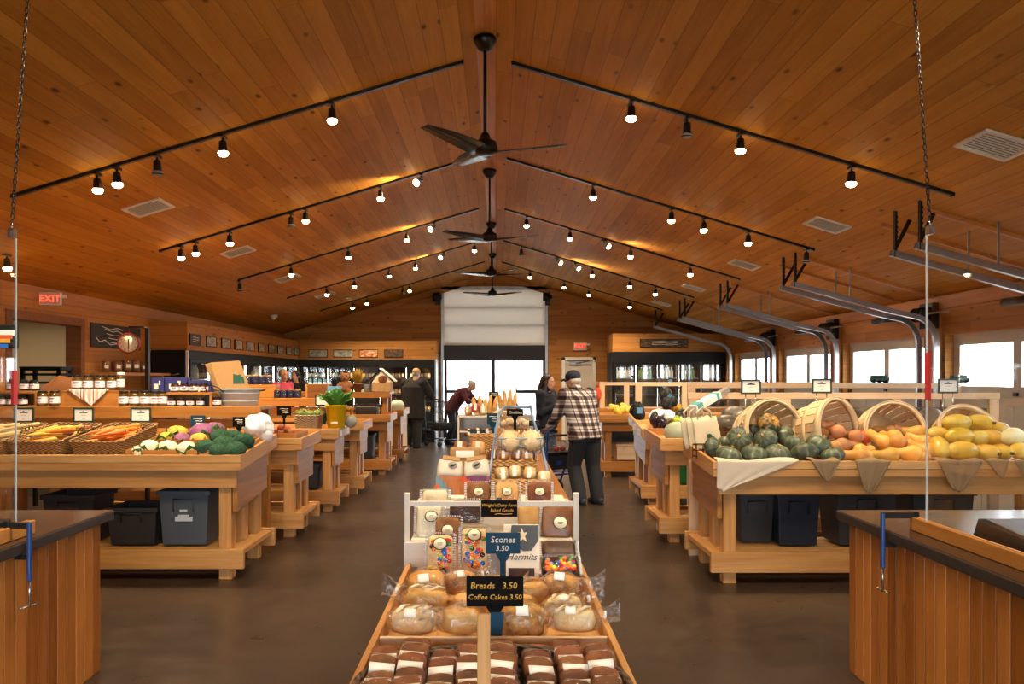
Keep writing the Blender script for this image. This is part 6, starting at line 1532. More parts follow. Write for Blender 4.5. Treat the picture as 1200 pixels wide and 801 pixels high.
# things on riser two
Y=10.35; zr2=1.331
t=thing('wooden_box','brown wooden box on the second left riser shelf','box',(XX(372,Y),Y+.1,zr2)); m=MB()
for q in range(2): m.bb(-.15,-.1,.09*q+.002,.15,.1,.09*(q+1)-.002)
m.build('slats',M['dark_shelf'],t); m=MB(); m.bb(-.155,-.104,0,-.13,-.1005,.178); m.bb(.13,-.104,0,.155,-.1005,.178); m.build('corner_cleats',M['honey_Z'],t)
jars((325,333,341,349),466,Y,zr2,'navy','on the second left riser shelf','jars on the second left riser',1.1)
Yb=10.55
t=thing('wooden_box','raised brown box behind the galvanised tub on the second left riser','box',(XX(304,Yb),Yb,zr2)); m=MB(); m.bb(-.24,-.1,0,.24,.12,.13); m.bb(-.24,-.09,.132,.24,.11,.17); m.build('box_body',M['honey_X'],t,bevel=.003); m=MB(); m.bb(-.2,-.103,.03,-.1,-.1005,.1); m.build('handle_hole',M['dark_shelf'],t)
jars((291,299,307,315),450,Yb,zr2+.171,'navy','on the raised box behind the galvanised tub','jars on the second left riser',1.2)
# blue-lidded bottles, egg cartons
def milk(label,loc,group):
    t=thing('lidded_tub','p','tub',loc); return t
Y=10.75; mk=None
for j in range(5):
    lab='white bottle with blue cap in the row above the brown box, %s from left'%nth(j); loc=(XX(364+j*5.6,10.6),10.58,zr2)
    if mk is None:
        o=mk=thing('capped_bottle',lab,'bottle',loc); m=MB(); m.lathe([(.028,0),(.03,.01),(.03,.17),(.02,.21),(.016,.225)],14); m.build('bottle_body',M['lid_white'],o); m=MB(); m.lathe([(.02,.2),(.022,.205),(.022,.24),(.018,.245)],14); m.build('cap',M['blue_lid'],o); m=MB(); m.lathe([(.0308,.05),(.0308,.14)],14,caps=False); m.build('label',M['label_cream'],o)
    else: o=dup(mk,loc,label=lab)
    o['group']='white bottles with blue caps'; o.location.z=zr2
t=thing('blue_carton','pale blue carton on the second left riser behind the framed card','carton',(XX(391,10.3),10.36,zr2)); m=MB(); m.bb(-.085,-.05,0,.085,.05,.15); m.build('carton_body',M['blue_lid'],t,bevel=.004); m=MB(); m.bb(-.07,-.053,.02,.0,-.0505,.09); m.bb(.02,-.053,.06,.07,-.0505,.12); m.build('print',M['paper'],t)
t=thing('paper_leaflet','white leaflets standing right of the framed card near the bucket','leaflet',(XX(393,10.2),10.13,1.0)); m=MB(); m.box((0,0,.12),(.09,.006,.24),(-.12,0,0)); m.build('sheet',M['paper'],t); m=MB(); m.box((.08,.012,.12),(.07,.006,.24),(-.12,0,.1)); m.build('rear_sheet',M['label_cream'],t)
# third riser top: brown toy bear, plants, pots, birdhouse basket
Y=13.95; zt=1.336
def rnd(name,label,px,Y,r,mat,z,cat):
    t=thing(name,label,cat,(XX(px,Y),Y,z)); return t
pbr('plush','#9a6840',.95,nscale=60,namt=.3)
t=thing('plush_bear','brown plush bear sitting on the riser shelf over the third left table','toy',(XX(405,Y),Y,zt)); m=MB(); m.ball((0,0,.10),(.10,.085,.11),18,12); m.ball((0,-.01,.255),(.085,.075,.08),18,12); m.ball((0,-.08,.235),(.035,.03,.03),12,8)
for s in (-1,1): m.ball((s*.065,0,.325),(.03,.02,.03),12,8); m.tube([(s*.08,-.02,.16),(s*.13,-.07,.09)],[.035,.03],10); m.tube([(s*.05,-.05,.03),(s*.09,-.15,.03)],[.04,.04],10)
m.build('body',M['plush'],t,remesh=.012); m=MB()
for s in (-1,1): m.ball((s*.03,-.078,.275),.009,8,6)
m.ball((0,-.108,.24),.012,8,6); m.build('face_buttons',M['black'],t)
pbr('pot_brown','#7a5238',.5); pbr('yellow_leaf','#b5952a',.6,var=.4)
t=thing('potted_plant','potted plant with yellow-green leaves beside the plush bear','plant',(XX(419,Y),Y,zt)); m=MB(); m.lathe([(.06,0),(.08,.13),(.085,.13),(.085,.15),(.07,.15)],18); m.build('pot',M['pot_brown'],t); greens(t,(0,0,.14),26,.26,.16,'yellow_leaf',.03)
for j,px in enumerate((430,437)):
    t=thing('metal_pail','small metal pail beside the house-shaped basket, %s of two'%['left','right'][j],'pail',(XX(px,Y),Y+.05*j,zt)); m=MB(); m.lathe([(.05,0),(.062,.13),(.065,.135),(.055,.13),(.045,.01)],18); m.build('pail_body',M['galv_tub'],t); m=MB(); m.tube([(-.06,0,.12),(-.05,0,.2),(0,0,.235),(.05,0,.2),(.06,0,.12)],.004,6); m.build('handle',M['galv'],t)
Y=13.98
t=thing('house_basket','house-shaped wicker basket with black and white gable roof','basket',(XX(448,Y),Y,zt)); m=MB(); m.bb(-.17,-.11,0,.17,.11,.17); m.build('basket_body',M['wicker_tan'],t,bevel=.01)
m=MB(); m.prism([(-.17,.17),(.17,.17),(0,.36)],'Y',-.09,.09); m.build('gable',M['label_cream'],t)
m=MB(); m.ball((.02,-.1,.22),(.08,.03,.07),14,8); m.build('print_bread',M['crust_dark'],t)
for s in (-1,1):
    m=MB(); Mx=Matrix.Translation((s*.115,0,.285)) @ Matrix.Rotation(s*.72,4,'Y'); m.bb(-.18,-.13,0,.16,.13,.018,M=Mx); m.build('roof_panel',M['black'] if s<0 else M['lid_white'],t)
t=thing('melon','pale green melon at the aisle end of the farthest left table','melon',(XX(465,14.9),14.95,1.05)); m=MB(); m.ball((0,0,0),(.14,.13,.12),20,14); m.build('rind',M['pale_gourd'],t); m=MB(); m.tube([(-.02,0,.11),(-.03,0,.16)],.01,7); m.build('stem',M['dark_stem'],t)
t=thing('wire_crate','dark wire crate on the third left table under the riser shelf','crate',(XX(430,13.3),13.35,.94)); m=MB(); 
for z in (.0,.1,.2):
    pts=[Vector((x,y,z)) for x,y in rrect(.2,.16,.03)]; m.tube(pts+[pts[0]],.006,6,caps=False)
for x,y in rrect(.2,.16,.03,3): m.tube([(x,y,0),(x,y,.2)],.004,5)
m.build('wires',M['bronze'],t); m=MB(); m.bb(-.18,-.14,.003,.18,.14,.16); m.build('contents',M['bin_dark'],t,bevel=.02)

# ================================================================ right-hand second and third trays
pbr('eggplant','#22142a',.25); pbr('lime','#9fb02a',.4,var=.3); pbr('tomato','#c8421c',.35,var=.3); pbr('pepper','#d88a20',.35,var=.5)
def pile(name,cat,proto,n,px0,px1,Y0,Y1,z,label,group,zj=.05,sc=(.85,1.1)):
    o0=None
    for i in range(n):
        Y=R.uniform(Y0,Y1); x=R.uniform(XX(px0,(Y0+Y1)/2),XX(px1,(Y0+Y1)/2)); loc=(x,Y,z+R.uniform(0,zj)+ (Y-Y0)*.12)
        rot=(R.uniform(-.6,.6),R.uniform(-1.2,1.2),R.uniform(0,6))
        if o0 is None: o0=proto(); o0.name=name; o0.location=loc; o0['label']=label; o0['group']=group; o0['category']=cat; o=o0
        else: o=dup(o0,loc,label=label,group=group)
        o.rotation_euler=rot; s_=R.uniform(*sc); o.scale=(s_,)*3
def fruit(nm,mat,r,el=1.0,stem=True,calyx=None):
    def f():
        t=thing(nm,'p','fruit'); m=MB(); m.ball((0,0,0),(r,r,r*el),14,10,fn=lambda q:1-.12*max(q.z,0)**6); m.build('skin',M[mat],t)
        if stem: m=MB(); m.tube([(0,0,r*el*.85),(.004,0,r*el*1.15)],r*.15,6); m.build('stem',M['green_top'],t)
        return t
    return f
pile('lime','lime',fruit('lime','lime',.038,1.15),26,789,806,9.95,10.6,.955,'yellow-green lime piled at the right of the second right tray','limes on the second right tray')
pile('eggplant','eggplant',fruit('eggplant','eggplant',.055,1.9),12,786,806,10.6,10.88,1.03,'glossy dark eggplant behind the limes','eggplants behind the limes')
pile('eggplant','eggplant',fruit('eggplant','eggplant',.055,1.9),7,764,772,9.95,10.5,.97,'glossy dark eggplant at the aisle end of the second right tray','eggplants at the tray end',.1)
t=crumple(P(776,486,10.3),(.17,.14,.09),M['white_bag'],'plastic_bag','white plastic bag lying among eggplants on the second right tray','bag',9); m=MB(); m.ball((.1,0,-.03),(.07,.06,.04),12,8); m.build('bag_corner',M['white_bag'],t)
t=crumple(P(747,482,10.9),(.10,.10,.16),M['black'],'black_bag','black bunched plastic bag at the end of the second right tray','bag',5); m=MB(); m.bb(-.03,-.115,-.02,.05,-.10,.06); m.build('label',M['blue_lid'],t)
t=thing('vine_box','wooden box of small orange peppers behind the divider frame','box',(XX(800,11.6),11.6,1.0)); m=MB(); m.bb(-.3,-.12,0,.3,.12,.10); m.build('box_body',M['honey_X'],t)
pile('pepper','pepper',fruit('pepper','pepper',.04,1.2),22,785,814,11.5,11.7,1.12,'orange pepper in the box behind the divider frame','orange peppers behind the divider')
t=thing('hanging_peppers','bunch of dark and pale packs hanging behind the divider glass','hanging pack',P(780,462,11.4)); m=MB()
for k in range(9): m.ball((R.uniform(-.12,.12),R.uniform(-.06,.06),R.uniform(-.2,.18)),(.07,.05,.08),10,8)
m.build('packs',M['bin_dark'],t,kind=None); m=MB()
for k in range(4): m.box((R.uniform(-.1,.1),-.08,R.uniform(-.15,.2)),(.06,.01,.05),(0,R.uniform(-1,1),0))
m.build('pack_labels',M['blue_lid'],t); m=MB()
m.tube([(0,0,-.3),(0,0,.22)],.01,6); m.lathe([(.08,-.36),(.08,-.35)],12); m.build('stand_rod',M['bronze'],t)
pile('yellow_squash','squash',fruit('yellow_squash','spaghetti',.05,1.5),16,716,742,12.75,13.3,1.02,'small yellow squash piled on the farthest right table','small yellow squash on the farthest right table')
t=thing('red_bag','red-orange bag hanging at the aisle end of the farthest right table','bag',(XX(700.5,13.7),13.74,1.25)); m=MB(); m.ball((0,0,.05),(.07,.06,.12),14,10,fn=lambda q:1+.1*mnoise.noise(q*4)); pbr('red_cloth','#c8451f',.7); m.build('bag_body',M['red_cloth'],t); m=MB(); m.tube([(0,0,.15),(0,0,.27)],.012,6); m.build('loop',M['red_cloth'],t)
# dark goods in tray behind squash table (seen through the frame)
wicker('wicker_basket','dark basket of melons behind the first divider frame',(XX(872,7.95),8.0,.99),.5,.4,.12,M['wicker_dark'],group='baskets behind the squash divider')
g=None
for j,(px,py,Y) in enumerate(((851,497,7.95),(872,492,8.0),(860,487,8.15),(1000,490,8.0),(1018,487,8.1),(1090,489,8.0),(985,492,7.95))):
    lab='dark grey-green melon behind the pine divider, %s from the left'%nth(j)
    if g is None: g=o=thing('dark_melon',lab,'melon'); m=MB(); m.ball((0,0,0),(.13,.11,.10),20,12); veg_mat('dark_melon',[(.3,'#4a4640'),(.6,'#6d655c'),(.8,'#847a70')],7,.35); m.build('rind',M['dark_melon'],o); m=MB(); m.tube([(.1,0,.05),(.15,0,.09)],.01,6); m.build('stem',M['dark_stem'],o)
    else: o=dup(g,label=lab)
    o.location=P(px,py,Y); o['group']='dark melons behind the divider'; o.location.z=max(o.location.z,1.08)
for j,px in enumerate((905,985,1060,1130)):
    Y=8.15; bin_('produce_bin','black produce bin in the tray behind the squash divider, %s from left'%nth(j),M['bin_dark'],XX(px,Y),8.28,.985,.52,.3,.30,group='black produce bins behind the divider')

# ================================================================ left wall: shelf, chalkboard, scale, cooler end
t=thing('wall_shelf','wooden shelf with snack bags on the left wall below the chalkboard','shelf',(WL,11.4,1.62)); m=MB(); m.bb(.0,-.85,0,.38,.85,.04); m.build('board',M['honey_Y'],t,bevel=.003)
for y in (-.7,.7): m=MB(); m.prism([(.0,-.28),(.03,-.28),(.34,-.002),(.0,-.002)],'Y',y-.02,y+.02); m.build('shelf_bracket',M['honey_Z'],t)
gb=None
for j in range(9):
    lab='dark snack bag standing on the left wall shelf, %s from the left'%nth(j)
    if gb is None:
        gb=o=thing('snack_bag',lab,'snack bag'); m=MB(); m.ball((0,0,.10),(.07,.035,.10),16,12,fn=lambda q:(1/max(abs(q.x),abs(q.z),.6)**.6*.9)*(1+.06*mnoise.noise(q*4))); m.build('bag_body',M['crust_dark'],o); m=MB(); m.ball((0,0,.10),(.073,.038,.104),18,12,fn=lambda q:(1/max(abs(q.x),abs(q.z),.6)**.6*.9)*(1+.09*mnoise.noise(q*5))); m.build('plastic_film',M['bag_film'],o); m=MB(); m.bb(-.03,-.046,.07,.03,-.042,.12); m.build('label',M['label_cream'],o)
    else: o=dup(gb,label=lab)
    o['group']='snack bags on the wall shelf'; o.location=(WL+.14+.1*(j%2),10.72+j*.13,1.661); o.rotation_euler=(0,0,.8+R.uniform(-.2,.2)); s_=1.0 if j in(3,4,5) else .85; o.scale=(s_,)*3
def plaque(label,loc,rz,w,h,mat,kind=0,name='wall_picture',cat='picture',group='small pictures along the cooler soffits'):
    t=thing(name,label,cat,loc,rz,group); m=MB(); f=.014
    for a,b,c,d in ((-w/2,-h/2,w/2,-h/2+f),(-w/2,h/2-f,w/2,h/2),(-w/2,-h/2+f,-w/2+f,h/2-f),(w/2-f,-h/2+f,w/2,h/2-f)): m.bb(a,-.022,b,c,-.001,d)
    m.build('frame',M['bronze'],t); m=MB(); m.bb(-w/2+f,-.015,-h/2+f,w/2-f,-.002,h/2-f); m.build('picture_panel',mat,t)
    if kind==1:
        m=MB(); 
        for k in range(3): m.tube([(-w*.25,-.0165,h*(.18-.18*k)),(-w*.05,-.0165,h*(.24-.18*k)),(w*.1,-.0165,h*(.16-.18*k)),(w*.28,-.0165,h*(.22-.18*k))],.0045,5)
        m.build('writing',M['chalk'],t)
    return t
def pic_mat(nm,stops,sc):
    t=NT(nm); oi=t.N('ObjectInfo').outputs['Random']; f=t.noise(t.mapping(t.coords(),(sc,sc,sc*1.6)),1.0,4,.6,.4,t.math('MULTIPLY',oi,50.0)); t.bsdf(t.ramp(f,[(p,s2l(c)) for p,c in stops]),.4); M[nm]=t.m
pic_mat('pic_grey',[(.25,'#3b3a33'),(.45,'#8a8a78'),(.6,'#b9b4a4'),(.8,'#5d6b3a')],9); pic_mat('pic_food',[(.25,'#7a2a16'),(.45,'#c96a35'),(.6,'#e8d0a8'),(.8,'#4a6a2a')],14); pic_mat('pic_dark',[(.3,'#1b1512'),(.55,'#5a4230'),(.8,'#a98a62')],11)
pbr('plaque_brown','#3f1d12',.5)
for j,px in enumerate((228,247,264,279,293,306,317.5,328,338,347)):
    Y=4.8*F/(CX-px); plaque('small framed picture on the left soffit, %s from the near end'%nth(j) if j else 'dark brown plaque with white writing at the near end of the left soffit',(SX+.001,Y,2.19),PI/2,.46,.18,M['plaque_brown'] if j==0 else M['pic_grey'],1 if j==0 else 0)
for j,(px,mt) in enumerate(((373,'pic_grey'),(402,'pic_grey'),(432,'pic_food'),(461.5,'pic_dark'))):
    plaque('wide framed picture on the far soffit, %s from the left'%nth(j),(XX(px,FY),FY-.001,ZZ(414,FY)),0,.46,.19,M[mt])
plaque('long dark chalk sign on the right soffit above the black cooler',(XX(778,RY),RY-.001,ZZ(402,RY)),0,1.14,.2,M['pic_dark'],1,'chalk_board','sign',None)
plaque('small dark plaque on the far wall right of the black cooler',(XX(850,17.5)+.0,YF-.002,1.98),0,.42,.26,M['pic_dark'],0)
# chalkboard on the left wall
Y0,Y1=5.4*F/(CX-105),5.4*F/(CX-163)
t=thing('chalkboard','wide chalkboard with white drawing on the left wall beside the doorway','chalkboard',(WL+.001,(Y0+Y1)/2,2.16),PI/2); w=(Y1-Y0); m=MB(); m.bb(-w/2,-.02,-.16,w/2,0,.17); m.build('board',pbr('slate','#2f2b26',.7),t,bevel=.003)
m=MB()
for k in range(4): m.tube([(-w*.25+.05*k,-.0225,.10-.06*k),(-w*.1+.05*k,-.0225,.07-.05*k),(w*.0+.04*k,-.0225,.09-.06*k),(w*.12+.04*k,-.0225,.05-.05*k)],.006,5)
m.tube([(-w*.42,-.0225,-.02),(-w*.35,-.0225,-.08),(-w*.25,-.0225,-.05),(-w*.15,-.0225,-.11),(0,-.0225,-.09),(w*.1,-.0225,-.13)],.007,5); m.tube([(-w*.3,-.0225,.13),(-w*.15,-.0225,.10),(0,-.0225,.13),(w*.1,-.0225,.11)],.006,5)
m.build('chalk_drawing',M['chalk'],t)
# hanging dial scale on its post
Y=9.3; c=P(151,402,Y)
t=thing('hanging_scale','red-rimmed round dial scale hanging from a dark post on the left','scale',(XX(173,Y),Y,0)); dx=c.x-XX(173,Y)
m=MB(); m.bb(-.022,-.022,0,.022,.022,ZZ(384,Y)); m.tube([(0,0,ZZ(385,Y)),(-.05,0,ZZ(383,Y)),(dx,0,ZZ(383,Y))],.012,8); m.lathe([(.2,0),(.2,.02),(.03,.04)],20); m.build('post',M['black_metal'],t)
Md=Matrix.Translation((dx,0,c.z)) @ Matrix.Rotation(PI/2,4,'X') @ Matrix.Rotation(.25,4,'Y')
m=MB(); m.lathe([(.03,-.06),(.118,-.05),(.122,.03),(.106,.034),(.104,.024)],30,M=Md); m.tube([(dx,0,c.z+.115),(dx,0,ZZ(383,Y))],.007,6); m.build('dial_case',pbr('scale_red','#8a2f1e',.35),t)
m=MB(); m.lathe([(.103,.024),(.103,.027)],30,M=Md); m.build('dial_face',M['label_cream'],t)
m=MB(); m.box((0,.04,.029),(.010,.09,.003),None) if False else m.bb(-.006,-.07,.028,.006,.05,.031,M=Md)
for k in range(12):
    a=2*PI*k/12; m.bb(-.002,.078,.028,.002,.096,.0295,M=Md @ Matrix.Rotation(a,4,'Z'))
m.build('needle',M['ink'],t)
# brown sack and pale sack by doorway, dark rack
t=thing('brown_sack','large brown sack slumped behind the jar riser on the left','sack',P(74,470,8.6)); m=MB(); m.ball((0,0,-.05),(.30,.2,.42),24,16,fn=lambda q:(1+.12*mnoise.noise(q*2))*(1-.25*max(q.z,0))); m.build('sack_body',pbr('sack','#7a4a22',.85,nscale=12,namt=.25),t); m=MB(); m.lathe([(.1,-.55),(.24,-.47)],16); m.build('sack_base',M['sack'],t)
t=thing('black_rack','black slatted rack in front of the hall doorway','rack',(XX(44,9.6),9.8,0)); m=MB(); 
for z in (1.25,1.34,1.43,1.52,1.62,1.68): m.bb(-.24,-.15,z,.24,.15,z+.03)
for x in (-.24,.2):
    for y in (-.15,.11): m.bb(x,y,0,x+.04,y+.04,1.71)
m.build('rack_frame',M['black'],t); m=MB(); m.bb(-.25,-.16,1.711,.25,.16,1.73); m.build('top_panel',M['black'],t)
t=thing('hall_light','lit flat ceiling light inside the hall doorway','light',(-6.6,10.3,2.499)); m=MB(); m.bb(-.16,-.16,-.03,.16,.16,0); m.build('frame',M['white'],t); m=MB(); m.bb(-.14,-.14,-.034,.14,.14,-.0305); m.build('diffuser',M['panel_glow'],t)
l=bpy.data.lights.new('lamp_light','AREA'); l.size=.28; l.energy=22; l.color=(1,.85,.65); o=bpy.data.objects.new('lamp_light',l); COL.objects.link(o); o.parent=t; o.location=(0,0,-.04)

# ================================================================ reach-in coolers
def cooler(label,loc,rz,W,D,H,nd,head,name='reach_in_cooler',shelfz=(.3,.75,1.15,1.55),tube=True):
    """local: front at y=0 facing -Y, x from 0 to W"""
    t=thing(name,label,'cooler',loc,rz)
    m=MB(); m.bb(0,D-.04,0,W,D,H); m.bb(0,.012,0,.05,D-.041,H); m.bb(W-.05,.012,0,W,D-.041,H); m.bb(.051,.012,0,W-.051,D-.041,.16); m.bb(.051,.06,H-.06,W-.051,D-.041,H); m.build('cabinet',M['black'],t)
    m=MB(); m.bb(0,-.03,H-head,W,.055,H); m.build('header',M['black'],t,bevel=.004)
    dw=(W-.1)/nd
    for i in range(nd):
        x0,x1=.05+dw*i+.004,.05+dw*(i+1)-.004; z0,z1=.165,H-head-.004
        d=MB(); f=.05
        d.bb(x0,-.025,z0,x0+f,.008,z1); d.bb(x1-f,-.025,z0,x1,.008,z1); d.bb(x0+f,-.025,z0,x1-f,.008,z0+f); d.bb(x0+f,-.025,z1-f,x1-f,.008,z1); dr=d.build('door_frame',M['black'],t)
        MB().bb(x0+f,-.012,z0+f,x1-f,-.006,z1-f).build('glass',M['cooler_glass'],dr)
        h=MB(); h.tube([(x0+.03,-.03,.85),(x0+.03,-.06,.88),(x0+.03,-.06,1.2),(x0+.03,-.03,1.23)],.009,6); h.build('handle',M['steel'],dr)
    m=MB()
    for z in shelfz: m.bb(.06,.06,z,W-.06,D-.06,z+.015)
    m.build('shelves',M['galv'],t)
    if tube:
        m=MB()
        for i in range(nd+1):
            x=min(max(.05+dw*i,.075),W-.075); m.bb(x-.012,.03,.3,x+.012,.045,H-head-.08)
        m.build('light_strip',M['cooler_tube'],t)
    return t
CL=cooler('long black glass-door cooler along the left wall under the soffit',(SX,SY0+.02,0),PI/2,FY-SY0-.06,.56,2.015,7,.13)
CF=cooler('black glass-door cooler on the far wall, left of the entrance',(SX+.02,FY,0),0,SXR-SX-.06,.66,2.015,5,.13)
CRt=cooler('black glass-door cooler on the far wall at the right corner',(RXL-.02,RY,0),0,WR-RXL-.02,.8,2.18,5,.24)
struct('trim_40', MB().bb(SXR-.035,FY-.02,0,SXR,FY+.66,2.015), M['galv'])
struct('trim_41', MB().bb(SX-.02,SY0-.012,0,SX+.02,SY0+.015,2.015), M['white'])
# end panel of the left cooler with chalk writing
t=thing('menu_board','black board with faint writing on the end of the left cooler','board',(-5.11,SY0-.014,1.72)); m=MB(); m.bb(-.28,-.02,-.30,.28,0,.28); m.build('board',M['black'],t); text_mesh('lettering','open daily',M['grey_ink'],.05,Matrix.Translation((.08,-.0215,-.05)) @ FACE,t,shear=.2) if False else None
m=MB(); 
for k in range(2): m.tube([(-.05,-.0215,-.08-.08*k),(.02,-.0215,-.06-.08*k),(.1,-.0215,-.09-.08*k),(.2,-.0215,-.07-.08*k)],.006,5)
m.build('chalk_marks',M['grey_ink'],t)
# goods in the coolers
pbr('milk_white','#e9e6da',.45); pbr('cheese','#e2a53a',.5,var=.4); pbr('meat_red','#b8412a',.5,var=.4); pbr('pack_green','#6c8a4a',.5,var=.4)
def goods(parent,nm,cat,mk,n,x0,x1,y,z,lab,group,jit=.0):
    o0=None; Mx=WM(parent)
    for i in range(n):
        x=x0+(x1-x0)*(i+.5)/n; p=Mx@Vector((x,y,z))
        if o0 is None: o0=o=mk(); o.location=p
        else: o=dup(o0,p)
        o['label']=lab%nth(i) if '%s' in lab else lab; o['group']=group; o.rotation_euler=(0,0,parent.rotation_euler.z+R.uniform(-.1,.1))
def bottle(mat,cap,r=.04,h=.26):
    def f():
        t=thing('drink_bottle','p','bottle'); m=MB(); m.lathe([(r*.92,0),(r,.01),(r,h*.62),(r*.4,h*.82),(r*.36,h*.93)],14); m.build('bottle_body',M[mat],t); m=MB(); m.lathe([(r*.45,h*.92),(r*.45,h)],12); m.build('cap',M[cap],t); return t
    return f
def packb(mat,w=.09,d=.10,h=.13):
    def f():
        t=thing('food_pack','p','food pack'); m=MB(); m.ball((0,0,h/2),(w/2,d/2,h/2),14,10,fn=lambda q:1/max(abs(q.x),abs(q.y),abs(q.z))**.6*.88); m.build('pack_body',M[mat],t); m=MB(); m.bb(-w*.25,-d*.52,h*.3,w*.25,-d*.49,h*.7); m.build('label',M['paper'],t); return t
    return f
W7=FY-SY0-.06
for k,(mat,cap) in enumerate((('milk_white','blue_lid'),('jam_dark','lid_white'),('milk_white','red'),('relish','gold_lid'),('milk_white','blue_lid'),('navy_jar','lid_white'),('milk_white','gold_lid'))):
    dw=(W7-.1)/7; goods(CL,'drink_bottle','bottle',bottle(mat,cap),6,.05+dw*k+.08,.05+dw*(k+1)-.08,.2,1.5655,'bottle in the left-wall cooler, door %s from the near end'%nth(k),'bottles behind door %s of the left cooler'%nth(k))
W5=SXR-SX-.06; dw=(W5-.1)/5
kinds=[['milk_white','pack_green','milk_white'],['pack_green','cheese','milk_white'],['meat_red','milk_white','crust'],['milk_white','cheese','cheese'],['cheese','cheese','cheese']]
for k in range(5):
    for q,z in enumerate((.7655,1.1655,1.5655)):
        mat=kinds[k][q]; goods(CF,'food_pack','food pack',packb(mat),6,.05+dw*k+.07,.05+dw*(k+1)-.07,.2,z,'food pack behind glass, far-wall cooler door %s from left, %s shelf'%(nth(k),['low','middle','upper'][q]),'packs behind door %s of the far cooler, %s shelf'%(nth(k),['low','middle','upper'][q]))
pbr('tomatoes','#d0401c',.4)
W6=WR-RXL-.02; dw=(W6-.1)/5
for k in range(5): goods(CRt,'drink_bottle','bottle',bottle('pack_green' if k%2 else 'milk_white','lid_white'),5,.05+dw*k+.08,.05+dw*(k+1)-.08,.3,1.5655,'bottle behind the right cooler glass, door %s from left'%nth(k),'bottles behind door %s of the right cooler'%nth(k))
# chest of tomatoes in front of the far cooler
simple_crate('tomato_crate','pale crate heaped with red tomatoes before the far cooler',XX(450,17.2),XX(476,17.2),17.0,17.4,0.0,ZZ(484,17.2),'pale_X',slats=3)
pile('tomato','tomato',fruit('tomato','tomato',.045,.85),24,452,474,17.06,17.34,ZZ(484,17.2)-.03,'red tomato heaped in the pale crate','tomatoes in the pale crate',.07)
# parked car outside the entrance
pbr('grey_cloth2','#7c8288',.2); pbr('car_paint','#aab4be',.3,.3); pbr('tyre','#1b1b1b',.8)
t=thing('parked_car','pale car parked outside beyond the glass entrance','car',(1.9,33,-.1),.1)
m=MB(); prof=[(-2.1,.35),(-2.15,.7),(-1.95,.85),(-1.2,.95),(-.6,1.38),(.9,1.42),(1.6,1.0),(2.1,.92),(2.2,.6),(2.15,.35)]
rings=[]
for y,k in ((-.85,.93),(-.8,1.0),(.8,1.0),(.85,.93)): rings.append([Vector((x*k,y,.35+(z-.35)*k)) for x,z in prof])
m.loft(rings,True,False); m.build('body',M['car_paint'],t,bevel=.05)
m=MB(); m.prism([(-1.05,.98),(-.55,1.33),(.85,1.36),(1.4,1.02)],'Y',-.857,-.852); m.build('side_window',M['grey_cloth2'],t)
for x in (-1.35,1.35):
    for y in (-.8,.62): m=MB(); m.lathe([(.2,0),(.33,.01),(.33,.17),(.2,.18)],22,M=Matrix.Translation((x,y-.06,.33)) @ Matrix.Rotation(-PI/2,4,'X')); m.build('wheel',M['tyre'],t)
# ================================================================ people
pbr('skin','#c99474',.5); pbr('skin_dark','#8a5a40',.5); pbr('hair_dark','#20140e',.55,nscale=60,namt=.5); pbr('hair_grey','#b9b0a4',.6,nscale=60,namt=.3); pbr('hair_brown','#2e1b12',.5,nscale=60,namt=.5)
pbr('navy_cloth','#0f1422',.85); pbr('black_cloth','#17161a',.85); pbr('dark_trouser','#1b1d24',.85); pbr('coat_brown','#1a1210',.9); pbr('trouser_brown','#1d1917',.9); pbr('maroon','#4a1622',.9); pbr('jeans','#2f4058',.85); pbr('shoe_grey','#3a3d44',.6); pbr('cap_navy','#151b30',.75); pbr('cap_tan','#b8935f',.8); pbr('pink_cloth','#c2405e',.8); pbr('grey_cloth','#7a7f82',.8); pbr('lips','#8f4a42',.5)
def plaid():
    t=NT('plaid_flannel'); sp=t.N('SeparateXYZ'); t.L(t.coords(),sp.inputs[0])
    def band(v,per,stops): return t.ramp(t.math('FRACT',t.math('DIVIDE',v,per)),stops,'CONSTANT')
    u=t.math('ADD',sp.outputs[0],t.math('MULTIPLY',sp.outputs[1],.25))
    st=[(0,(0,0,0,1)),(.34,(.3,.3,.3,1)),(.40,(1,1,1,1)),(.64,(.05,.05,.05,1)),(.70,(1,1,1,1)),(.94,(.3,.3,.3,1))]
    a=band(u,.11,st); b=band(sp.outputs[2],.11,st)
    f=t.math('MULTIPLY_ADD',a,.5,t.math('MULTIPLY',b,.5))
    col=t.ramp(f,[(0,s2l('#1f1414')),(.25,s2l('#4a3230')),(.5,s2l('#6c5c5b')),(.75,s2l('#96908f')),(1,s2l('#c9c6c8'))])
    t.bsdf(col,.9); M['plaid_flannel']=t.m
plaid()
UPD=(0,-1,0)
def limb(m,pts,rad,seg=12,up=UPD):
    m.tube(pts,rad,seg,up=up); 
    for p,r in zip(pts,rad):
        rr=r if hasattr(r,'__len__') else (r,r); k=min(rr); m.ball(p,(k,k,k),12,8)
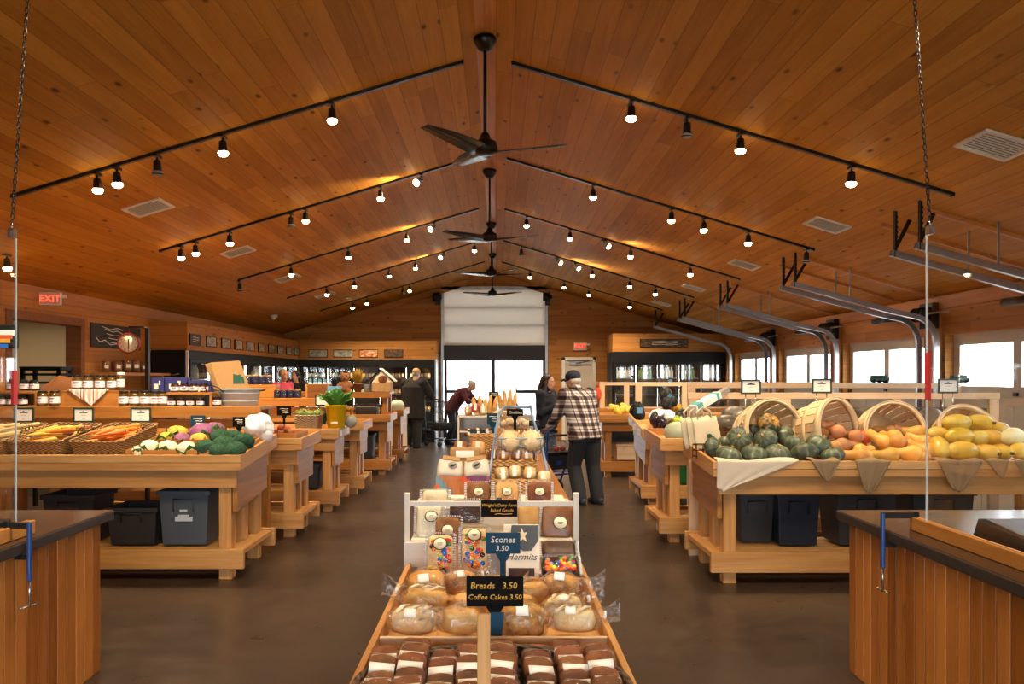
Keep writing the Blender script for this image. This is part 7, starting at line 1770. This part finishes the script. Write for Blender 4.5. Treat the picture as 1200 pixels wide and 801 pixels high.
def hand(m,wrist,direc,palm_n,s=1.0,curl=.5,side=1):
    """palm plus five separate bent fingers"""
    d=Vector(direc).normalized(); n=Vector(palm_n); n=(n-d*n.dot(d)).normalized(); x=d.cross(n).normalized()*side
    w=Vector(wrist); c=w+d*.045*s
    m.tube([w,w+d*.03*s,w+d*.085*s],[(.026*s,.016*s),(.038*s,.017*s),(.040*s,.014*s)],10,up=n)
    for k,(off,L) in enumerate(((-.030,.066),(-.011,.078),(.010,.073),(.029,.056))):
        p=w+d*.08*s+x*off*s; q1=p+d*L*.45*s+n*L*.12*curl*s; q2=q1+(d*(1-curl*.6)+n*curl)*L*.32*s; q3=q2+(d*(1-curl)+n*curl*1.2)*L*.25*s
        m.tube([p-d*.015*s,p,q1,q2,q3],[.0095*s,.0095*s,.009*s,.0085*s,.007*s],8)
        m.ball(q3,.007*s,8,6)
    p=w+d*.025*s-x*.034*s; q1=p+(d*.6-x*.7+n*.2)*.035*s; q2=q1+(d*.85-x*.2+n*.45)*.03*s
    m.tube([p,q1,q2],[.012*s,.0105*s,.008*s],8); m.ball(q2,.008*s,8,6)
def head(m,c,fwd,s=1.0):
    """skull, jaw, nose, ears, brow; fwd = where the face looks"""
    f=Vector(fwd).normalized(); z=Vector((0,0,1)); z=(z-f*z.dot(f)).normalized(); x=z.cross(f).normalized()
    Mh=Matrix((( x.x,-f.x,z.x,c[0]),(x.y,-f.y,z.y,c[1]),(x.z,-f.z,z.z,c[2]),(0,0,0,1)))   # local -Y is the face
    m.ball((0,.01,.035),(.075*s,.095*s,.088*s),20,14,M=Mh); m.ball((0,-.025,-.04),(.058*s,.068*s,.075*s),18,12,M=Mh)
    m.ball((0,-.05,-.088),(.03*s,.028*s,.022*s),12,8,M=Mh)
    m.add(*_nose(s),True,Mh)
    for q in (-1,1): m.ball((q*.075*s,.012,-.005),(.012*s,.02*s,.032*s),10,8,M=Mh); m.ball((q*.034*s,-.072*s,-.018),(.022*s,.016*s,.016*s),10,8,M=Mh); m.ball((q*.03*s,-.083*s,.03),(.026*s,.012*s,.008*s),10,6,M=Mh)
    return Mh
def _nose(s):
    v=[(-.006*s,-.085*s,.022),(.006*s,-.085*s,.022),(-.018*s,-.085*s,-.03),(.018*s,-.085*s,-.03),(0,-.115*s,-.024),(0,-.085*s,-.038),(0,-.095*s,.018)]
    return v,[(0,6,4,2),(6,1,3,4),(2,4,5),(4,3,5),(0,2,5,3,1),(0,1,6)]
def face(parent,Mh,s=1.0):
    m=MB()
    for q in (-1,1): m.ball((q*.031*s,-.0885*s,.006),(.0115*s,.006*s,.007*s),12,8,M=Mh)
    m.build('eyes',pbr('eye_white','#d9d4cc',.3) if 'eye_white' not in M else M['eye_white'],parent)
    m=MB()
    for q in (-1,1): m.ball((q*.031*s,-.094*s,.006),(.005*s,.002*s,.005*s),10,6,M=Mh)
    m.build('irises',M['ink'],parent)
    m=MB(); m.ball((0,-.0905*s,-.058),(.023*s,.008*s,.008*s),14,8,M=Mh); m.build('lips',M['lips'],parent)
    m=MB()
    for q in (-1,1): m.tube([Mh@Vector((q*.016*s,-.094*s,.03)),Mh@Vector((q*.034*s,-.094*s,.035)),Mh@Vector((q*.05*s,-.085*s,.028))],.0035,5)
    m.build('eyebrows',M['hair_dark'],parent)
def figure(label,loc,rz,J,skin='skin',top='navy_cloth',trouser='dark_trouser',hem=None,facefwd=(0,-1,0),shoe='shoe_grey',fat=1.0,sleeve=1.0,vox=.011,top_name='jacket',handdir=None,legs=True,leg=1.0):
    t=thing('person',label,'person',loc,rz)
    V=Vector; pel,wst,chs,nck,hd=[V(J[k]) for k in('pelvis','waist','chest','neck','head')]
    m=MB()
    m.tube([pel-V((0,0,.10)),pel,wst,chs,chs.lerp(nck,.6),nck],[(.10,.09),(.155*fat,.11*fat),(.135*fat,.10*fat),(.165*fat,.11*fat),(.10,.075),(.055,.055)],18,up=UPD)
    m.tube([chs.lerp(nck,.75),nck,nck.lerp(hd,.6)],[.06,.052,.052],12,up=UPD)
    Mh=head(m,hd,facefwd)
    for s in 'LR':
        sh,el,wr=V(J['sh'+s]),V(J['el'+s]),V(J['wr'+s])
        limb(m,[chs.lerp(nck,.45).lerp(sh,.3),sh,sh.lerp(el,.5),el,el.lerp(wr,.4),wr],[.06,.055,.047,.038,.036,.026])
        hd_=(wr-el).normalized()
        pn=V(J.get('palm'+s,(0,0,-1))); hand(m,wr,J.get('hd'+s,hd_),pn,1.0,.65,1 if s=='L' else -1)
        if legs:
            hp,kn,an=V(J['hip'+s]),V(J['kn'+s]),V(J['an'+s])
            limb(m,[hp,hp.lerp(kn,.4),kn,kn.lerp(an,.35),an],[.085,.075,.054,.052,.036])
    if legs:
        for s in 'LR':
            an=V(J['an'+s]); td=V(J.get('toe',(0,-1,0))).normalized(); m.tube([an-td*.05+V((0,0,-.05)),an+td*.05+V((0,0,-.05)),an+td*.14+V((0,0,-.06))],[(.03,.025),(.036,.03),(.032,.018)],10,up=(0,0,1))
    m.build('body',M[skin],t,remesh=vox,smoothit=3)
    # upper garment
    m=MB(); hz_=hem if hem is not None else pel.z-.06
    low=V((pel.x,pel.y,hz_)); 
    pts=[low,low.lerp(wst,.5) if hem else pel,wst,chs,chs.lerp(nck,.55),nck-V((0,0,.01))]
    k=fat
    m.tube(pts,[(.205*k,.155*k),(.195*k,.15*k),(.185*k,.145*k),(.205*k,.15*k),(.15*k,.11*k),(.07,.068)],22,up=UPD)
    for s in 'LR':
        sh,el,wr=V(J['sh'+s]),V(J['el'+s]),V(J['wr'+s]); limb(m,[chs.lerp(nck,.3).lerp(sh,.4),sh,sh.lerp(el,.5),el,el.lerp(wr,.9)],[.085*k,.082*k,.070*sleeve,.062*sleeve,.048*sleeve])
    m.build(top_name,M[top],t,remesh=.013,smoothit=2)
    if legs:
        m=MB(); m.tube([pel+V((0,0,.06)),pel-V((0,0,.02)),pel-V((0,0,.11))],[(.165*k,.125*k),(.175*k,.135*k),(.15*k,.115*k)],18,up=UPD)
        for s in 'LR':
            hp,kn,an=V(J['hip'+s]),V(J['kn'+s]),V(J['an'+s]); limb(m,[hp,hp.lerp(kn,.4),kn,kn.lerp(an,.5),an+V((0,0,-.01))],[.108*leg,.10*leg,.082*leg,.080*leg,.076*leg])
        m.build('trousers',M[trouser],t,remesh=.013,smoothit=2)
        td=V(J.get('toe',(0,-1,0))).normalized()
        for s in 'LR':
            an=V(J['an'+s]); m=MB(); b=V((an.x,an.y,0)); m.tube([b-td*.085+V((0,0,.035)),b-td*.06+V((0,0,.055)),b+td*.03+V((0,0,.058)),b+td*.12+V((0,0,.042)),b+td*.17+V((0,0,.03))],[(.03,.03),(.043,.05),(.045,.05),(.047,.04),(.03,.026)],14,up=(0,0,1)); sh=m.build('shoe',M[shoe],t)
            m=MB(); m.tube([b-td*.09+V((0,0,.008)),b+td*.03+V((0,0,.008)),b+td*.175+V((0,0,.008))],[(.04,.008),(.05,.008),(.035,.008)],12,up=(0,0,1)); m.build('sole',M['black'],sh)
    return t,Mh
def cap(parent,Mh,mat,bill=True,s=1.0,flat=False):
    m=MB(); m.ball((0,.008,.052),(.087*s,.108*s,.088*s),22,14,M=Mh,fn=lambda q:1 if q.z>-.15 else .97); c=m.build('cap',M[mat],parent)
    if bill:
        b=MB(); b.sheet(lambda u,v:Mh@Vector(((u-.5)*2*.07*(1-.15*v),-.085-.085*v*math.sqrt(max(1-((u-.5)*1.6)**2,0)),.045-.012*v-.03*((u-.5)*2)**2)),10,5); b.build('bill',M[mat],c,solid=.005)
    b=MB(); b.ball((0,.008,.138),(.008,.008,.005),8,6,M=Mh); b.build('button',M[mat],c)
# --- man in plaid leaning on a walker
th=.55
J=dict(pelvis=(0,0,.90),waist=(0,-.07,1.08),chest=(0,-.15,1.28),neck=(0,-.22,1.44),head=(0,-.27,1.555),
 shL=(.20,-.17,1.38),elL=(.27,-.24,1.12),wrL=(.24,-.46,.945),shR=(-.20,-.17,1.38),elR=(-.29,-.20,1.12),wrR=(-.25,-.45,.945),
 hipL=(.09,0,.87),knL=(.11,-.10,.48),anL=(.12,.04,.085),hipR=(-.09,0,.87),knR=(-.10,.02,.48),anR=(-.11,.10,.085),palmL=(0,0,-1),palmR=(0,0,-1),hdL=(0,-1,-.3),hdR=(0,-1,-.3))
man,Mh=figure('person in brown plaid shirt and navy cap leaning on a blue walker',(1.13,10.1,0),PI+th,J,top='plaid_flannel',trouser='dark_trouser',hem=.80,facefwd=(.45,-.85,-.12),fat=1.18,sleeve=1.2,leg=1.15,top_name='plaid_shirt')
cap(man,Mh,'cap_navy')
m=MB(); m.ball((0,.02,.0),(.08,.09,.06),18,10,M=Mh); m.build('hair',M['hair_grey'],man)
m=MB(); nk=Vector(J['neck']); m.lathe([(.085,-.03),(.09,.0),(.078,.035),(.07,.03)],20,M=Matrix.Translation(nk) @ Matrix.Rotation(.4,4,'X'),caps=False); m.build('collar',M['plaid_flannel'],man,solid=.006)
# --- walker
wl=thing('walker','blue four-wheeled walker with black bag and apples on its seat','walker',(1.13+.62*math.sin(PI+th),10.1-.62*math.cos(PI+th),0),PI+th)
pbr('walker_blue','#1b3f8f',.3,.2)
for s in (-1,1):
    m=MB(); m.tube([(s*.25,.20,.10),(s*.25,.12,.50),(s*.25,.13,.86),(s*.25,.22,.905)],.014,8); m.tube([(s*.25,-.30,.10),(s*.25,-.08,.52),(s*.25,.12,.62)],.014,8); m.tube([(s*.25,.15,.32),(s*.25,-.19,.32)],.012,8); m.build('side_frame',M['walker_blue'],wl)
    m=MB(); m.tube([(s*.25,.22,.905),(s*.25,.34,.905)],.019,10); m.build('grip',M['black'],wl)
    for y in (.20,-.30):
        m=MB(); m.lathe([(.03,-.018),(.085,-.018),(.095,-.008),(.095,.008),(.085,.018),(.03,.018)],22,M=Matrix.Translation((s*.25,y,.095)) @ Matrix.Rotation(PI/2,4,'Y')); w_=m.build('wheel',M['black'],wl)
        m=MB(); m.lathe([(.012,-.021),(.035,-.021),(.035,.021),(.012,.021)],14,M=Matrix.Translation((s*.25,y,.095)) @ Matrix.Rotation(PI/2,4,'Y')); m.build('hub',M['grey_ink'],w_)
m=MB(); m.tube([(-.25,.13,.32),(.25,.13,.32)],.012,8); m.tube([(-.25,-.19,.32),(.25,-.19,.32)],.012,8); m.build('cross_bar',M['walker_blue'],wl)
m=MB(); m.bb(-.225,-.14,.585,.225,.14,.615); m.build('seat',M['black'],wl,bevel=.01)
m=MB(); m.bb(-.20,-.12,.38,.20,.12,.583); m.build('bag',M['black_cloth'],wl,bevel=.025); m=MB(); m.bb(.02,.1205,.44,.10,.125,.50); m.build('bag_patch',M['walker_blue'],wl)
m=MB(); m.tube([(-.25,.12,.80),(-.2,-.02,.82),(0,-.07,.82),(.2,-.02,.82),(.25,.12,.80)],.016,8); m.build('back_strap',M['black'],wl)
Mw=WM(wl); ap=None
for j,x in enumerate((.05,-.05)):
    p=Mw@Vector((x,.06,.652)); lab='red apple on the walker seat, %s of two'%('left' if j==0 else 'right')
    if ap is None: ap=o=thing('apple',lab,'apple',p); m=MB(); m.ball((0,0,0),(.04,.04,.036),18,12,fn=lambda q:1-.18*math.exp(-((math.hypot(q.x,q.y))*4)**2)); pbr('apple_red','#b03a26',.3,nscale=20,namt=.3); m.build('skin',M['apple_red'],o); m=MB(); m.tube([(0,0,.025),(.004,0,.05)],.003,5); m.build('stem',M['dark_stem'],o)
    else: o=dup(ap,p,label=lab)
    o['group']='apples on the walker seat'
t=crumple(Mw@Vector((0,.0,.70)),(.15,.10,.085),M['bag_film'],'plastic_bag','thin clear produce bag around the apples on the walker','bag',2); m=MB(); m.lathe([(.02,.07),(.01,.1),(.03,.14)],12,caps=False); m.build('gathered_top',M['bag_film'],t)
# --- woman in navy hoodie
J=dict(pelvis=(0,0,.92),waist=(0,0,1.07),chest=(0,-.01,1.24),neck=(0,-.01,1.39),head=(0,-.03,1.515),
 shL=(.17,0,1.34),elL=(.22,-.03,1.08),wrL=(.06,-.22,1.16),shR=(-.17,0,1.34),elR=(-.22,-.02,1.08),wrR=(-.05,-.23,1.19),
 hipL=(.08,0,.88),knL=(.09,-.03,.48),anL=(.09,.02,.085),hipR=(-.08,0,.88),knR=(-.09,-.01,.48),anR=(-.10,.04,.085),palmL=(-1,.3,0),palmR=(1,.3,0))
wo,Mh=figure('person with long dark hair in a navy hoodie, facing right, hands together',(.73,11.7,0),1.0,J,top='navy_cloth',trouser='jeans',facefwd=(0.1,-1,-.05),fat=1.0,top_name='hoodie')
face(wo,Mh)
m=MB(); m.ball((0,.022,.045),(.086,.098,.09),20,14,M=Mh,fn=lambda q:1 if q.y>-.55 or q.z>.35 else .9)
m.tube([Mh@Vector((0,.07,.06)),Mh@Vector((0,.10,-.08)),Mh@Vector((0,.10,-.26)),Mh@Vector((0,.09,-.40))],[(.082,.04),(.09,.045),(.085,.04),(.05,.02)],16,up=UPD)
for q in (-1,1): m.tube([Mh@Vector((q*.055,-.03,.09)),Mh@Vector((q*.085,-.0,.0)),Mh@Vector((q*.10,.01,-.16)),Mh@Vector((q*.10,-.03,-.34))],[(.03,.03),(.022,.04),(.035,.04),(.02,.02)],12)
m.build('hair',M['hair_brown'],wo,remesh=.010,smoothit=2)
m=MB(); m.lathe([(.07,-.03),(.115,-.01),(.12,.03),(.08,.045)],18,M=Matrix.Translation((0,.03,1.38)) @ Matrix.Rotation(-.5,4,'X'),caps=False); m.build('hood',M['navy_cloth'],wo,solid=.02)
m=MB(); m.box((.09,-.165,1.26),(.05,.004,.02)); m.build('chest_mark',M['paper'],wo)
# --- man in dark coat
J=dict(pelvis=(0,0,.95),waist=(0,-.02,1.12),chest=(0,-.05,1.34),neck=(0,-.08,1.52),head=(0,-.13,1.655),
 shL=(.24,-.05,1.45),elL=(.34,-.15,1.19),wrL=(.24,-.40,1.14),shR=(-.24,-.05,1.45),elR=(-.36,-.16,1.20),wrR=(-.26,-.40,1.14),
 hipL=(.09,0,.92),knL=(.11,-.04,.50),anL=(.13,.03,.085),hipR=(-.09,0,.92),knR=(-.11,0,.50),anR=(-.14,.06,.085))
co,Mh=figure('person in long dark coat and tan flat cap behind a shopping cart',(-1.88,17.9,0),PI-.5,J,top='coat_brown',trouser='trouser_brown',hem=.66,facefwd=(.1,-1,-.12),fat=1.45,sleeve=1.5,leg=1.3,shoe='black',top_name='coat')
cap(co,Mh,'cap_tan'); m=MB(); m.ball((0,.02,.0),(.08,.09,.06),18,10,M=Mh); m.build('hair',M['hair_grey'],co)
# --- shopping cart
a=PI-.75; ct=thing('shopping_cart','black two-tier wire shopping cart held by the person in the dark coat','shopping cart',(-1.80+.78*math.sin(a),17.9-.78*math.cos(a),0),a)
def wires(z0,z1,w0,w1,y0,y1,nx=8,ny=9,r=.004):
    m=MB()
    for z,k in ((z0,0),((z0+z1)/2,.5),(z1,1)):
        w=w0+(w1-w0)*k; pts=[(-w,y0,z),(w,y0,z),(w,y1,z),(-w,y1,z),(-w,y0,z)]; m.tube(pts,r*1.6 if k==1 else r,6,caps=False)
    for i in range(nx+1):
        u=-1+2*i/nx; m.tube([(u*w1,y0,z1),(u*w0,y0,z0),(u*w0,y1,z0),(u*w1,y1,z1)],r,5)
    for i in range(ny+1):
        y=y0+(y1-y0)*i/ny; m.tube([(-w1,y,z1),(-w0,y,z0),(w0,y,z0),(w1,y,z1)],r,5)
    return m
wires(.78,1.02,.20,.24,-.28,.28).build('upper_basket',M['black_metal'],ct); wires(.36,.55,.20,.23,-.34,.26).build('lower_basket',M['black_metal'],ct)
m=MB()
for s in (-1,1): m.tube([(s*.23,.30,.12),(s*.24,.30,.55),(s*.24,.33,1.06)],.012,8); m.tube([(s*.23,.28,.16),(s*.23,-.36,.14)],.012,8); m.tube([(s*.22,-.28,.14),(s*.22,-.20,.78)],.012,8)
m.build('frame',M['black_metal'],ct); m=MB(); m.tube([(-.25,.36,1.08),(.25,.36,1.08)],.017,8); m.build('handle',M['black'],ct)
for x in (-.22,.22):
    for y in (-.34,.28): m=MB(); m.lathe([(.02,-.014),(.06,-.014),(.06,.014),(.02,.014)],16,M=Matrix.Translation((x,y,.06)) @ Matrix.Rotation(PI/2,4,'Y')); m.build('wheel',M['tyre'],ct)
Mc=WM(ct); t=thing('handbag','black bag lying in the lower basket of the shopping cart','bag',Mc@Vector((0,0,.37))); t.rotation_euler=(0,0,a); m=MB(); m.bb(-.16,-.2,0,.16,.2,.17); m.build('bag_body',M['black_cloth'],t,bevel=.05); m=MB(); m.tube([(-.08,0,.16),(-.06,0,.25),(.06,0,.25),(.08,0,.16)],.01,6); m.build('strap',M['black_cloth'],t)
# --- person bending in maroon top
J=dict(pelvis=(0,.08,.86),waist=(0,-.02,1.02),chest=(0,-.20,1.20),neck=(0,-.33,1.31),head=(0,-.43,1.385),
 shL=(.17,-.25,1.25),elL=(.22,-.42,1.02),wrL=(.16,-.64,1.0),shR=(-.17,-.25,1.25),elR=(-.22,-.40,1.02),wrR=(-.14,-.62,1.0),
 hipL=(.08,.07,.84),knL=(.10,.0,.46),anL=(.10,.08,.085),hipR=(-.08,.07,.84),knR=(-.10,.02,.46),anR=(-.11,.12,.085))
mr,Mh=figure('person in maroon top bending forward by the glass entrance doors',(-.98,18.75,0),1.25,J,top='maroon',trouser='navy_cloth',facefwd=(0,-1,-.5),fat=1.1,top_name='top')
m=MB(); m.ball((0,.02,.035),(.083,.10,.088),18,12,M=Mh); m.build('hair',M['hair_grey'],mr)
# --- two shoppers behind the left displays
def stand(h=1.0):
    h*=1.07
    return dict(pelvis=(0,0,.92*h),waist=(0,0,1.08*h),chest=(0,-.02,1.27*h),neck=(0,-.03,1.43*h),head=(0,-.05,1.55*h),
 shL=(.18,0,1.37*h),elL=(.23,-.02,1.1*h),wrL=(.17,-.22,.98*h),shR=(-.18,0,1.37*h),elR=(-.23,-.02,1.1*h),wrR=(-.17,-.22,.98*h),
 hipL=(.08,0,.88*h),knL=(.09,-.02,.48*h),anL=(.09,.02,.085),hipR=(-.08,0,.88*h),knR=(-.09,-.01,.48*h),anR=(-.10,.03,.085))
p1,Mh=figure('person in grey and pink top standing at the left, near the long cooler',(XX(331,16.2),16.2,0),.9,stand(.975),top='pink_cloth',top_name='top',vox=.013); face(p1,Mh)
m=MB(); m.ball((0,.022,.05),(.09,.10,.092),16,12,M=Mh); m.build('hair',pbr('hair_light','#b98a5a',.6,nscale=50,namt=.3),p1)
p2,Mh=figure('person with black hair and black top beside the person in pink',(XX(347.5,16.95),16.95,0),-.3,stand(.97),top='black_cloth',top_name='top',vox=.013); face(p2,Mh)
m=MB(); m.ball((0,.025,.045),(.095,.10,.092),18,12,M=Mh); m.tube([Mh@Vector((0,.06,.03)),Mh@Vector((0,.08,-.1)),Mh@Vector((0,.07,-.2))],[(.09,.05),(.10,.05),(.08,.03)],14,up=UPD); m.build('hair',M['hair_dark'],p2,remesh=.012)
